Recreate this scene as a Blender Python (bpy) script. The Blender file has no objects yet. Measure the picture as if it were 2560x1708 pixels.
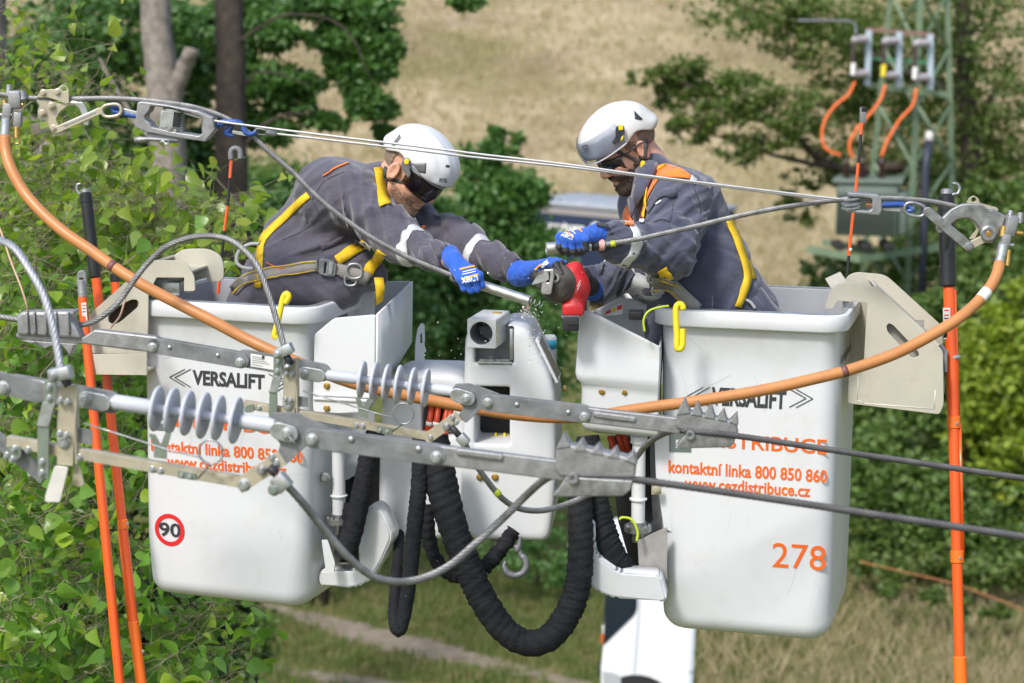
import bpy, bmesh, math, random
import numpy as np
from mathutils import Vector, Matrix, Quaternion

random.seed(7)
rng = np.random.default_rng(7)
R = math.radians
C = bpy.context.scene.collection
SC = bpy.context.scene

# ------------------------------------------------------------------ camera, light, exposure
EYE = Vector((0, 0, 9.5))
PITCH = R(-9.8)
LENS = 70.0
FPX = LENS / 36.0 * 2560
cam_d = bpy.data.cameras.new('camera')
cam = bpy.data.objects.new('camera', cam_d)
C.objects.link(cam)
cam.location = EYE
cam.rotation_euler = (R(90) + PITCH, 0, 0)
cam_d.lens = LENS
cam_d.sensor_width = 36.0
cam_d.clip_end = 2000
cam_d.dof.use_dof = True
cam_d.dof.focus_distance = 6.85
cam_d.dof.aperture_fstop = 3.1
SC.camera = cam

SUN_EL, SUN_AZ = R(50), R(-147)        # azimuth measured clockwise from +Y: behind the camera, to its left
wd = bpy.data.worlds.new('World')
SC.world = wd
wd.use_nodes = True
wn = wd.node_tree
bg = wn.nodes['Background']
sky = wn.nodes.new('ShaderNodeTexSky')
sky.sky_type = 'NISHITA'
sky.sun_disc = False
sky.sun_elevation = SUN_EL
sky.sun_rotation = SUN_AZ
sky.air_density = 1.2
sky.dust_density = 2.5
wn.links.new(sky.outputs[0], bg.inputs[0])
bg.inputs[1].default_value = 0.15
sl = bpy.data.lights.new('sun', 'SUN')
sl.energy = 2.5
sl.angle = R(10)
sl.color = (1.0, 0.965, 0.915)
sun = bpy.data.objects.new('sun', sl)
C.objects.link(sun)
sdir = Vector((math.sin(SUN_AZ) * math.cos(SUN_EL), math.cos(SUN_AZ) * math.cos(SUN_EL), math.sin(SUN_EL)))
sun.rotation_euler = sdir.to_track_quat('Z', 'Y').to_euler()
sun.location = (-20, -30, 40)
SC.view_settings.view_transform = 'Standard'
SC.view_settings.look = 'None'
SC.view_settings.exposure = 0.50
SC.view_settings.gamma = 1.0
SC.view_settings.use_curve_mapping = False
SC.render.engine = 'CYCLES'
try:
    SC.cycles.max_bounces = 8
    SC.cycles.transparent_max_bounces = 8
    SC.cycles.use_denoising = True
    SC.cycles.sample_clamp_indirect = 6.0
except Exception:
    pass

FWD = Vector((0, math.cos(PITCH), math.sin(PITCH)))
UPV = Vector((0, -math.sin(PITCH), math.cos(PITCH)))
RGT = Vector((1, 0, 0))

def at(x, y, d):
    """world position of a survey point: picture coordinates (2560 x 1708) and distance d along the view axis"""
    return EYE + FWD * d + RGT * ((x - 1280) / FPX * d) - UPV * ((y - 854) / FPX * d)

def ats(pts, d=None):
    return [at(p[0], p[1], p[2] if len(p) > 2 else d) for p in pts]

# ------------------------------------------------------------------ materials
def mat(name, col, rough=0.5, metal=0.0, noise=0.0, nscale=20.0, bump=0.0, bscale=60.0, dirt=None, dirt_amt=0.0,
        dscale=6.0, coat=0.0, spec=0.5, sheen=0.0, rvar=0.0):
    m = bpy.data.materials.new(name)
    m.use_nodes = True
    nt = m.node_tree
    b = nt.nodes['Principled BSDF']
    b.inputs['Base Color'].default_value = (*col, 1)
    b.inputs['Roughness'].default_value = rough
    b.inputs['Metallic'].default_value = metal
    b.inputs['Specular IOR Level'].default_value = spec
    if coat:
        b.inputs['Coat Weight'].default_value = coat
        b.inputs['Coat Roughness'].default_value = 0.15
    if sheen:
        b.inputs['Sheen Weight'].default_value = sheen
        b.inputs['Sheen Roughness'].default_value = 0.5
    tc = nt.nodes.new('ShaderNodeTexCoord')
    last = None
    if noise or rvar:
        n = nt.nodes.new('ShaderNodeTexNoise')
        n.inputs['Scale'].default_value = nscale
        n.inputs['Detail'].default_value = 6
        nt.links.new(tc.outputs['Object'], n.inputs['Vector'])
        if noise:
            hs = nt.nodes.new('ShaderNodeMapRange')
            hs.inputs['From Min'].default_value = 0.3
            hs.inputs['From Max'].default_value = 0.7
            hs.inputs['To Min'].default_value = 1 - noise
            hs.inputs['To Max'].default_value = 1 + noise
            nt.links.new(n.outputs['Fac'], hs.inputs['Value'])
            vm = nt.nodes.new('ShaderNodeVectorMath')
            vm.operation = 'SCALE'
            vm.inputs[0].default_value = col
            nt.links.new(hs.outputs[0], vm.inputs['Scale'])
            last = vm.outputs[0]
        if rvar:
            hr = nt.nodes.new('ShaderNodeMapRange')
            hr.inputs['From Min'].default_value = 0.3
            hr.inputs['From Max'].default_value = 0.7
            hr.inputs['To Min'].default_value = max(0.02, rough - rvar)
            hr.inputs['To Max'].default_value = min(1, rough + rvar)
            nt.links.new(n.outputs['Fac'], hr.inputs['Value'])
            nt.links.new(hr.outputs[0], b.inputs['Roughness'])
    if dirt:
        n2 = nt.nodes.new('ShaderNodeTexNoise')
        n2.inputs['Scale'].default_value = dscale
        n2.inputs['Detail'].default_value = 10
        n2.inputs['Roughness'].default_value = 0.72
        nt.links.new(tc.outputs['Object'], n2.inputs['Vector'])
        mr = nt.nodes.new('ShaderNodeMapRange')
        mr.inputs['From Min'].default_value = 0.52
        mr.inputs['From Max'].default_value = 0.72
        mr.inputs['To Max'].default_value = dirt_amt
        nt.links.new(n2.outputs['Fac'], mr.inputs['Value'])
        mx = nt.nodes.new('ShaderNodeMixRGB')
        mx.inputs['Color1'].default_value = (*col, 1)
        if last:
            nt.links.new(last, mx.inputs['Color1'])
        mx.inputs['Color2'].default_value = (*dirt, 1)
        nt.links.new(mr.outputs[0], mx.inputs['Fac'])
        last = mx.outputs[0]
    if last:
        nt.links.new(last, b.inputs['Base Color'])
    if bump:
        n3 = nt.nodes.new('ShaderNodeTexNoise')
        n3.inputs['Scale'].default_value = bscale
        n3.inputs['Detail'].default_value = 5
        nt.links.new(tc.outputs['Object'], n3.inputs['Vector'])
        bp = nt.nodes.new('ShaderNodeBump')
        bp.inputs['Strength'].default_value = bump
        bp.inputs['Distance'].default_value = 0.01
        nt.links.new(n3.outputs['Fac'], bp.inputs['Height'])
        nt.links.new(bp.outputs[0], b.inputs['Normal'])
    return m

def leaf_mat(name, cols, rough=0.45, trans=0.35):
    """leaf colour picked per leaf (mesh island and object) from a list of stops"""
    m = bpy.data.materials.new(name)
    m.use_nodes = True
    nt = m.node_tree
    b = nt.nodes['Principled BSDF']
    out = nt.nodes['Material Output']
    g = nt.nodes.new('ShaderNodeNewGeometry')
    oi = nt.nodes.new('ShaderNodeObjectInfo')
    ad = nt.nodes.new('ShaderNodeMath'); ad.operation = 'ADD'
    fr = nt.nodes.new('ShaderNodeMath'); fr.operation = 'FRACT'
    nt.links.new(g.outputs['Random Per Island'], ad.inputs[0])
    nt.links.new(oi.outputs['Random'], ad.inputs[1])
    nt.links.new(ad.outputs[0], fr.inputs[0])
    cr = nt.nodes.new('ShaderNodeValToRGB')
    els = cr.color_ramp.elements
    while len(els) < len(cols):
        els.new(0.5)
    for i, c in enumerate(cols):
        els[i].position = i / (len(cols) - 1)
        els[i].color = (*c, 1)
    nt.links.new(fr.outputs[0], cr.inputs[0])
    nt.links.new(cr.outputs[0], b.inputs['Base Color'])
    b.inputs['Roughness'].default_value = rough
    b.inputs['Specular IOR Level'].default_value = 0.4
    tr = nt.nodes.new('ShaderNodeBsdfTranslucent')
    br = nt.nodes.new('ShaderNodeVectorMath'); br.operation = 'MULTIPLY'
    br.inputs[1].default_value = (1.6, 1.7, 0.7)
    nt.links.new(cr.outputs[0], br.inputs[0])
    nt.links.new(br.outputs[0], tr.inputs[0])
    mx = nt.nodes.new('ShaderNodeMixShader')
    mx.inputs[0].default_value = trans
    nt.links.new(b.outputs[0], mx.inputs[1])
    nt.links.new(tr.outputs[0], mx.inputs[2])
    nt.links.new(mx.outputs[0], out.inputs[0])
    return m

# ------------------------------------------------------------------ objects
def tag(o, label=None, cat=None, group=None, kind=None):
    if label: o['label'] = label
    if cat: o['category'] = cat
    if group: o['group'] = group
    if kind: o['kind'] = kind
    return o

def thing(name, label, cat, loc, group=None):
    o = bpy.data.objects.new(name, None)
    C.objects.link(o)
    o.location = loc
    o.empty_display_size = 0.05
    return tag(o, label, cat, group)

def wloc(o):
    v = Vector(o.location)
    while o.parent:
        o = o.parent
        v += Vector(o.location)
    return v

def link(name, me, material, parent=None, smooth=None, angle=35):
    """link a mesh whose vertices are in world coordinates; its origin goes to its middle"""
    n = len(me.vertices)
    co = np.empty(n * 3, np.float32)
    me.vertices.foreach_get('co', co)
    co = co.reshape(-1, 3)
    c = (co.min(0) + co.max(0)) / 2 if n else np.zeros(3)
    me.vertices.foreach_set('co', (co - c).ravel())
    o = bpy.data.objects.new(name, me)
    C.objects.link(o)
    if material and not me.materials:
        me.materials.append(material)
    o.location = Vector(c.tolist())
    if parent:
        o.parent = parent
        o.location = Vector(c.tolist()) - wloc(parent)
    if smooth is True:
        me.shade_smooth()
    elif smooth == 'auto':
        me.shade_smooth()
        me.set_sharp_from_angle(angle=R(angle))
    me.update()
    return o

def unit(v):
    v = Vector(v)
    return v.normalized()

def frame(o, x, up):
    """matrix with x axis along x, z axis as near up as can be"""
    x = unit(x); up = unit(up)
    y = up.cross(x).normalized()
    z = x.cross(y)
    m = Matrix((x, y, z)).transposed().to_4x4()
    m.translation = Vector(o)
    return m

class MB:
    def __init__(s):
        s.v = []; s.f = []
    def add(s, vs, fs, M=None):
        n = len(s.v)
        s.v += [tuple(M @ Vector(v)) if M else tuple(v) for v in vs]
        s.f += [tuple(i + n for i in f) for f in fs]
        return s
    def box(s, size, M=None, c=(0, 0, 0), bev=0.0):
        bm = bmesh.new()
        bmesh.ops.create_cube(bm, size=1)
        for v in bm.verts:
            v.co = Vector((v.co.x * size[0] + c[0], v.co.y * size[1] + c[1], v.co.z * size[2] + c[2]))
        if bev:
            bmesh.ops.bevel(bm, geom=bm.edges[:], offset=min(bev, min(size) * 0.45), segments=2, affect='EDGES', profile=0.5)
        s.bm(bm, M)
        return s
    def bm(s, bm, M=None):
        bm.verts.index_update()
        s.add([v.co.copy() for v in bm.verts], [[v.index for v in f.verts] for f in bm.faces], M)
        bm.free()
        return s
    def tube(s, pts, r, seg=12, cap=True, lobes=0, lobe_amp=0.0, twist=0.0):
        """tube along pts (world), r a number or list; lobes + twist make stranded wire"""
        pts = [Vector(p) for p in pts]
        n = len(pts)
        rr = [r] * n if not hasattr(r, '__len__') else list(r)
        t0 = (pts[1] - pts[0]).normalized()
        a = t0.orthogonal().normalized()
        base = len(s.v)
        acc = 0.0
        for i in range(n):
            t = (pts[min(i + 1, n - 1)] - pts[max(i - 1, 0)])
            t = t.normalized() if t.length > 1e-9 else t0
            a = (a - t * a.dot(t)).normalized()
            b = t.cross(a)
            if i: acc += (pts[i] - pts[i - 1]).length
            ph = acc * twist
            for k in range(seg):
                th = 2 * math.pi * k / seg
                q = rr[i]
                if lobes:
                    q *= 1 - lobe_amp + lobe_amp * abs(math.sin(lobes * 0.5 * th)) ** 0.7 * 1.0
                s.v.append(tuple(pts[i] + (a * math.cos(th + ph) + b * math.sin(th + ph)) * q))
        for i in range(n - 1):
            for k in range(seg):
                k2 = (k + 1) % seg
                s.f.append((base + i * seg + k, base + i * seg + k2, base + (i + 1) * seg + k2, base + (i + 1) * seg + k))
        if cap:
            s.f.append(tuple(base + k for k in reversed(range(seg))))
            s.f.append(tuple(base + (n - 1) * seg + k for k in range(seg)))
        return s
    def lathe(s, prof, M, seg=20, cap=True):
        """prof: (radius, z) pairs turned round local z"""
        base = len(s.v)
        for r, z in prof:
            for k in range(seg):
                th = 2 * math.pi * k / seg
                s.v.append(tuple(M @ Vector((r * math.cos(th), r * math.sin(th), z))))
        n = len(prof)
        for i in range(n - 1):
            for k in range(seg):
                k2 = (k + 1) % seg
                s.f.append((base + i * seg + k, base + i * seg + k2, base + (i + 1) * seg + k2, base + (i + 1) * seg + k))
        if cap:
            s.f.append(tuple(base + k for k in reversed(range(seg))))
            s.f.append(tuple(base + (n - 1) * seg + k for k in range(seg)))
        return s
    def prism(s, poly, a, M=None, z0=0.0):
        """poly of (x, y) extruded from z0 to z0 + a in local z"""
        n = len(poly)
        vs = [(p[0], p[1], z0) for p in poly] + [(p[0], p[1], z0 + a) for p in poly]
        fs = [tuple(reversed(range(n))), tuple(range(n, 2 * n))]
        for i in range(n):
            j = (i + 1) % n
            fs.append((i, j, n + j, n + i))
        return s.add(vs, fs, M)
    def grid(s, rows, closed=False):
        """rows of equally many world points skinned with quads"""
        base = len(s.v); m = len(rows[0])
        for r in rows:
            s.v += [tuple(p) for p in r]
        for i in range(len(rows) - 1):
            for k in range(m if closed else m - 1):
                k2 = (k + 1) % m
                s.f.append((base + i * m + k, base + i * m + k2, base + (i + 1) * m + k2, base + (i + 1) * m + k))
        return s
    def mesh(s, name):
        me = bpy.data.meshes.new(name)
        me.from_pydata(s.v, [], s.f)
        bm = bmesh.new(); bm.from_mesh(me)
        bmesh.ops.recalc_face_normals(bm, faces=bm.faces[:])
        bm.to_mesh(me); bm.free()
        return me
    def build(s, name, m, parent=None, smooth='auto', angle=35):
        return link(name, s.mesh(name), m, parent, smooth, angle)

def bez(pts, n=8):
    """Catmull-Rom through pts"""
    P = [Vector(p) for p in pts]
    P = [P[0] * 2 - P[1]] + P + [P[-1] * 2 - P[-2]]
    out = []
    for i in range(1, len(P) - 2):
        p0, p1, p2, p3 = P[i - 1:i + 3]
        for k in range(n):
            t = k / n
            out.append(0.5 * ((2 * p1) + (p2 - p0) * t + (2 * p0 - 5 * p1 + 4 * p2 - p3) * t * t + (3 * p1 - p0 - 3 * p2 + p3) * t ** 3))
    out.append(P[-2].copy())
    return out

def resample(pts, step):
    P = [Vector(p) for p in pts]
    out = [P[0]]; need = step
    for a, b in zip(P, P[1:]):
        L = (b - a).length; pos = 0
        while L - pos >= need:
            pos += need
            out.append(a.lerp(b, pos / L)); need = step
        need -= L - pos
    out.append(P[-1])
    return out

def wire(pts, r, name, m, parent=None, strands=8, step=None, amp=0.26, lay=9.0, seg=None, n=8):
    P = resample(bez(pts, n), step or r * 0.8)
    mb = MB()
    mb.tube(P, r, seg or strands * 4, True, strands, amp, twist=1.0 / (r * lay / 6.283 * 1.4))
    return mb.build(name, m, parent, True)

def round_poly(poly, rad, n=4):
    """round the corners of a 2D polygon"""
    out = []
    N = len(poly)
    for i in range(N):
        p = Vector(poly[i][:2]); a = Vector(poly[i - 1][:2]); b = Vector(poly[(i + 1) % N][:2])
        r = poly[i][2] if len(poly[i]) > 2 else rad
        da = (a - p); db = (b - p)
        q = min(r, da.length * 0.48, db.length * 0.48)
        if q < 1e-5:
            out.append((p.x, p.y)); continue
        s = p + da.normalized() * q; e = p + db.normalized() * q
        for k in range(n + 1):
            t = k / n
            c = s * (1 - t) ** 2 + p * 2 * t * (1 - t) + e * t * t
            out.append((c.x, c.y))
    return out

def circ(cx, cy, r, n=20):
    return [(cx + r * math.cos(2 * math.pi * k / n), cy + r * math.sin(2 * math.pi * k / n)) for k in range(n)]

def plate_mesh(polys, thick, bev=0.0, M=None):
    """flat plate (local xy) with holes, thickness centred on z = 0; polys: outlines, holes by even-odd"""
    cu = bpy.data.curves.new('plate', 'CURVE')
    cu.dimensions = '2D'
    cu.fill_mode = 'BOTH'
    for poly in polys:
        sp = cu.splines.new('POLY')
        sp.points.add(len(poly) - 1)
        for i, p in enumerate(poly):
            sp.points[i].co = (p[0], p[1], 0, 1)
        sp.use_cyclic_u = True
    cu.extrude = max(thick / 2 - bev, 0.0)
    cu.bevel_depth = bev
    cu.bevel_resolution = 1
    cu.offset = -bev
    return curve_mesh(cu, M)

def curve_mesh(cu, M=None):
    o = bpy.data.objects.new('tmp', cu)
    C.objects.link(o)
    dg = bpy.context.evaluated_depsgraph_get()
    dg.update()
    me = bpy.data.meshes.new_from_object(o.evaluated_get(dg))
    bpy.data.objects.remove(o)
    bpy.data.curves.remove(cu)
    if M is not None:
        me.transform(M)
    me.materials.clear()
    return me

def text_mesh(body, size, M, thick=0.0012, bold=0.0, sx=1.0, align='LEFT', space=1.0, shear=0.0):
    cu = bpy.data.curves.new('text', 'FONT')
    cu.body = body
    cu.size = size
    cu.extrude = thick / 2
    cu.offset = bold
    cu.align_x = align
    cu.space_character = space
    cu.shear = shear
    cu.resolution_u = 3
    return curve_mesh(cu, M @ Matrix.Diagonal((sx, 1, 1, 1)))

# ------------------------------------------------------------------ smooth solids from distance fields
def vec(*a): return np.array(a, np.float32)

def sd_cone(P, a, b, ra, rb):
    a = np.asarray(a, np.float32); b = np.asarray(b, np.float32)
    ba = b - a; pa = P - a
    h = np.clip(pa @ ba / max(float(ba @ ba), 1e-9), 0, 1)
    return np.linalg.norm(pa - h[:, None] * ba, axis=1) - (ra + (rb - ra) * h)

def sd_ell(P, c, r, Rm=None):
    q = P - np.asarray(c, np.float32)
    if Rm is not None: q = q @ Rm
    r = np.asarray(r, np.float32)
    k0 = np.linalg.norm(q / r, axis=1)
    k1 = np.linalg.norm(q / (r * r), axis=1)
    return k0 * (k0 - 1) / np.maximum(k1, 1e-6)

def sd_box(P, c, h, rad=0.0, Rm=None):
    q = P - np.asarray(c, np.float32)
    if Rm is not None: q = q @ Rm
    d = np.abs(q) - (np.asarray(h, np.float32) - rad)
    return np.linalg.norm(np.maximum(d, 0), axis=1) + np.minimum(d.max(1), 0) - rad

def smin(a, b, k):
    h = np.maximum(k - np.abs(a - b), 0) / k
    return np.minimum(a, b) - h * h * k * 0.25

def smax(a, b, k): return -smin(-a, -b, k)

_nd = rng.normal(size=(3, 14, 3)).astype(np.float32)
_nd /= np.linalg.norm(_nd, axis=2, keepdims=True)
_np = rng.uniform(0, 6.28, (3, 14)).astype(np.float32)
def snoise(P, s, which=0):
    """cheap smooth 3D noise in about -1..1"""
    o = np.zeros(len(P), np.float32)
    for k in range(10):
        f = s * (0.6 + 0.09 * k)
        o += np.sin(P @ _nd[which, k] * f * 6.28 + _np[which, k] + 1.7 * np.sin(P @ _nd[which, (k + 5) % 14] * f * 3.1))
    return o / 4.0

def surface_nets(fun, lo, hi, h):
    lo = np.asarray(lo, np.float32); hi = np.asarray(hi, np.float32)
    n = np.ceil((hi - lo) / h).astype(int) + 2
    ax = [lo[i] + h * np.arange(n[i], dtype=np.float32) for i in range(3)]
    G = np.stack(np.meshgrid(*ax, indexing='ij'), -1).reshape(-1, 3)
    F = np.empty(len(G), np.float32)
    for s in range(0, len(G), 400000):
        F[s:s + 400000] = fun(G[s:s + 400000])
    F = F.reshape(n)
    ins = F < 0
    nx, ny, nz = n
    cs = np.zeros((nx - 1, ny - 1, nz - 1), np.int32)
    sl = lambda a, d: a[d[0]:nx - 1 + d[0], d[1]:ny - 1 + d[1], d[2]:nz - 1 + d[2]]
    corners = [(i, j, k) for i in (0, 1) for j in (0, 1) for k in (0, 1)]
    for d in corners: cs += sl(ins, d)
    act = (cs > 0) & (cs < 8)
    idx = np.full(act.shape, -1, np.int64)
    idx[act] = np.arange(act.sum())
    acc = np.zeros((act.sum(), 3), np.float32); cnt = np.zeros(act.sum(), np.float32)
    for d in corners:
        for a in range(3):
            if d[a]: continue
            e = list(d); e[a] = 1
            f0 = sl(F, d)[act]; f1 = sl(F, tuple(e))[act]
            m = (f0 < 0) != (f1 < 0)
            t = np.where(m, f0 / np.where(m, f0 - f1, 1), 0)
            p = np.zeros((len(f0), 3), np.float32); p[:] = d
            p[:, a] = t
            acc[m] += p[m]; cnt[m] += 1
    ijk = np.argwhere(act).astype(np.float32)
    V = lo + (ijk + acc / np.maximum(cnt, 1)[:, None]) * h
    quads = []
    for a in range(3):
        b, c = (a + 1) % 3, (a + 2) % 3
        s0 = [slice(1, -1)] * 3; s0[a] = slice(0, -1)
        s1 = [slice(1, -1)] * 3; s1[a] = slice(1, None)
        x0 = ins[tuple(s0)]; x1 = ins[tuple(s1)]
        ch = np.argwhere(x0 != x1)
        if not len(ch): continue
        fl = x0[tuple(ch.T)]
        base = ch.copy(); base[:, b] += 1; base[:, c] += 1
        def g(db, dc):
            q = base.copy(); q[:, b] += db; q[:, c] += dc
            q = np.minimum(q, np.array(idx.shape) - 1)
            return idx[tuple(q.T)]
        q = np.stack([g(-1, -1), g(0, -1), g(0, 0), g(-1, 0)], 1)
        q[~fl] = q[~fl][:, ::-1]
        quads.append(q)
    Q = np.concatenate(quads)
    Q = Q[(Q >= 0).all(1)]
    return V, Q

def np_mesh(name, V, Q):
    V = np.ascontiguousarray(V, np.float32); Q = np.ascontiguousarray(Q, np.int32)
    me = bpy.data.meshes.new(name)
    k = Q.shape[1]
    me.vertices.add(len(V)); me.vertices.foreach_set('co', V.ravel())
    me.loops.add(Q.size); me.loops.foreach_set('vertex_index', Q.ravel())
    me.polygons.add(len(Q))
    me.polygons.foreach_set('loop_start', np.arange(0, Q.size, k, dtype=np.int32))
    me.update(calc_edges=True)
    me.validate()
    return me

def solid(name, fun, lo, hi, h, m, parent=None, M=None, relax=0):
    """mesh of the region fun < 0 (local), moved by M into the world"""
    V, Q = surface_nets(fun, lo, hi, h)
    for _ in range(relax):
        acc = np.zeros_like(V); cnt = np.zeros(len(V), np.float32)
        for a, b in ((0, 1), (1, 2), (2, 3), (3, 0)):
            np.add.at(acc, Q[:, a], V[Q[:, b]]); np.add.at(cnt, Q[:, a], 1)
            np.add.at(acc, Q[:, b], V[Q[:, a]]); np.add.at(cnt, Q[:, b], 1)
        V = V * 0.4 + acc / np.maximum(cnt, 1)[:, None] * 0.6
    if M is not None:
        A = np.array(M.to_3x3(), np.float32); t = np.array(M.translation, np.float32)
        V = V @ A.T + t
    return link(name, np_mesh(name, V, Q), m, parent, True)
# ------------------------------------------------------------------ ground, hill, grass
def terrain(x, y):
    """ground height: flat by the line, a dry hillside rising beyond"""
    t = np.maximum(np.asarray(y, float) - 60, 0)
    z = 0.30 * t * np.clip(t / 12, 0, 1)
    z = z + 0.5 * np.sin(np.asarray(x) * 0.07 + 1) * np.clip(t / 20, 0, 1)
    return z + 0.07 * np.sin(np.asarray(x) * 0.9) * np.sin(np.asarray(y) * 0.7)

def ground_material():
    m = bpy.data.materials.new('meadow_ground')
    m.use_nodes = True
    nt = m.node_tree; b = nt.nodes['Principled BSDF']
    L = nt.links.new
    b.inputs['Roughness'].default_value = 0.95
    b.inputs['Specular IOR Level'].default_value = 0.1
    tc = nt.nodes.new('ShaderNodeTexCoord')
    def noise(s, det=8, ro=0.65, sc=(1, 1, 1)):
        mp = nt.nodes.new('ShaderNodeMapping'); mp.inputs['Scale'].default_value = sc
        n = nt.nodes.new('ShaderNodeTexNoise')
        n.inputs['Scale'].default_value = s; n.inputs['Detail'].default_value = det; n.inputs['Roughness'].default_value = ro
        L(tc.outputs['Object'], mp.inputs[0]); L(mp.outputs[0], n.inputs['Vector'])
        return n.outputs['Fac']
    def ramp(f, stops):
        r = nt.nodes.new('ShaderNodeValToRGB')
        e = r.color_ramp.elements
        while len(e) < len(stops): e.new(0.5)
        for i, (p, c) in enumerate(stops):
            e[i].position = p; e[i].color = (*c, 1) if len(c) == 3 else c
        L(f, r.inputs[0]); return r.outputs[0]
    def mix(f, a, c):
        x = nt.nodes.new('ShaderNodeMixRGB'); L(f, x.inputs[0]); L(a, x.inputs[1]); L(c, x.inputs[2]); return x.outputs[0]
    green = ramp(noise(1.6), [(0.3, (0.065, 0.10, 0.022)), (0.47, (0.12, 0.145, 0.04)), (0.60, (0.22, 0.19, 0.085)), (0.74, (0.09, 0.13, 0.03))])
    tan = ramp(noise(0.9, 10, 0.7), [(0.28, (0.29, 0.25, 0.145)), (0.45, (0.38, 0.315, 0.20)), (0.58, (0.46, 0.375, 0.245)), (0.74, (0.52, 0.42, 0.28))])
    olive = ramp(noise(0.12, 6, 0.6), [(0.42, (0, 0, 0)), (0.62, (0.85, 0.85, 0.85))])
    brown = ramp(noise(0.2, 5, 0.6, (1, 1.6, 1)), [(0.48, (0, 0, 0)), (0.66, (0.7, 0.7, 0.7))])
    brown_c = ramp(noise(1.5), [(0.3, (0.20, 0.155, 0.105)), (0.7, (0.32, 0.25, 0.17))])
    olive_c = ramp(noise(2.0), [(0.3, (0.11, 0.115, 0.04)), (0.7, (0.24, 0.21, 0.09))])
    hill = mix(brown, mix(olive, tan, olive_c), brown_c)
    at_ = nt.nodes.new('ShaderNodeAttribute'); at_.attribute_name = 'dry'
    tr_ = nt.nodes.new('ShaderNodeAttribute'); tr_.attribute_name = 'track'
    soil = ramp(noise(3.0, 9), [(0.3, (0.20, 0.165, 0.12)), (0.55, (0.31, 0.26, 0.20)), (0.75, (0.38, 0.33, 0.265))])
    c1 = mix(at_.outputs['Fac'], green, hill)
    tm = nt.nodes.new('ShaderNodeMath'); tm.operation = 'MULTIPLY_ADD'
    L(noise(2.2), tm.inputs[0]); tm.inputs[1].default_value = 1.6; 
    sb = nt.nodes.new('ShaderNodeMath'); sb.operation = 'SUBTRACT'; L(tr_.outputs['Fac'], sb.inputs[0]); sb.inputs[1].default_value = 0.95
    L(sb.outputs[0], tm.inputs[2])
    rr = ramp(tm.outputs[0], [(0.25, (0, 0, 0)), (0.6, (1, 1, 1))])
    c2 = mix(rr, c1, soil)
    L(c2, b.inputs['Base Color'])
    bp = nt.nodes.new('ShaderNodeBump'); bp.inputs['Strength'].default_value = 0.7; bp.inputs['Distance'].default_value = 0.15
    L(noise(5.0, 10, 0.75), bp.inputs['Height']); L(bp.outputs[0], b.inputs['Normal'])
    return m

def track_amount(x, y):
    """two dirt wheel tracks crossing the meadow"""
    a = at(560, 1668, 1); g = lambda px, py: EYE + (at(px, py, 1) - EYE) * (EYE.z / (EYE.z - at(px, py, 1).z))
    p, q = g(850, 1560), g(1560, 1740)
    p2, q2 = g(540, 1640), g(900, 1708)
    x = np.asarray(x, float); y = np.asarray(y, float)
    def dist(p, q):
        dx, dy = q.x - p.x, q.y - p.y
        L = math.hypot(dx, dy)
        return np.abs((x - p.x) * dy - (y - p.y) * dx) / L
    wob = 0.25 * np.sin(x * 1.3 + 0.5) + 0.15 * np.sin(y * 2.1)
    return np.maximum(np.clip(1.3 - np.abs(dist(p, q) + wob * 0.4) / 0.36, 0, 1), np.clip(1.15 - np.abs(dist(p2, q2) + wob * 0.4) / 0.36, 0, 1) * 0.9)

def build_ground():
    xs = np.concatenate([np.linspace(-260, -34, 14), np.linspace(-32, 32, 260), np.linspace(34, 260, 14)])
    ys = np.concatenate([np.linspace(-60, 18, 12), np.linspace(19, 62, 200), np.linspace(63, 120, 60), np.linspace(124, 420, 30)])
    X, Y = np.meshgrid(xs, ys)
    Z = terrain(X, Y)
    V = np.stack([X, Y, Z], -1).reshape(-1, 3)
    n, m = X.shape
    i = np.arange((n - 1) * (m - 1)); r, c = i // (m - 1), i % (m - 1)
    Q = np.stack([r * m + c, r * m + c + 1, (r + 1) * m + c + 1, (r + 1) * m + c], 1)
    me = np_mesh('ground', V, Q)
    for nm, val in (('dry', np.clip((Y - 56 + 3 * np.sin(X * 0.3)) / 12, 0, 1)), ('track', track_amount(X, Y))):
        a = me.attributes.new(nm, 'FLOAT', 'POINT')
        a.data.foreach_set('value', val.ravel().astype(np.float32))
    o = bpy.data.objects.new('ground', me)
    C.objects.link(o)
    me.materials.append(ground_material())
    me.shade_smooth()
    tag(o, 'meadow and dry hillside ground with dirt wheel tracks', 'ground', kind='structure')

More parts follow.
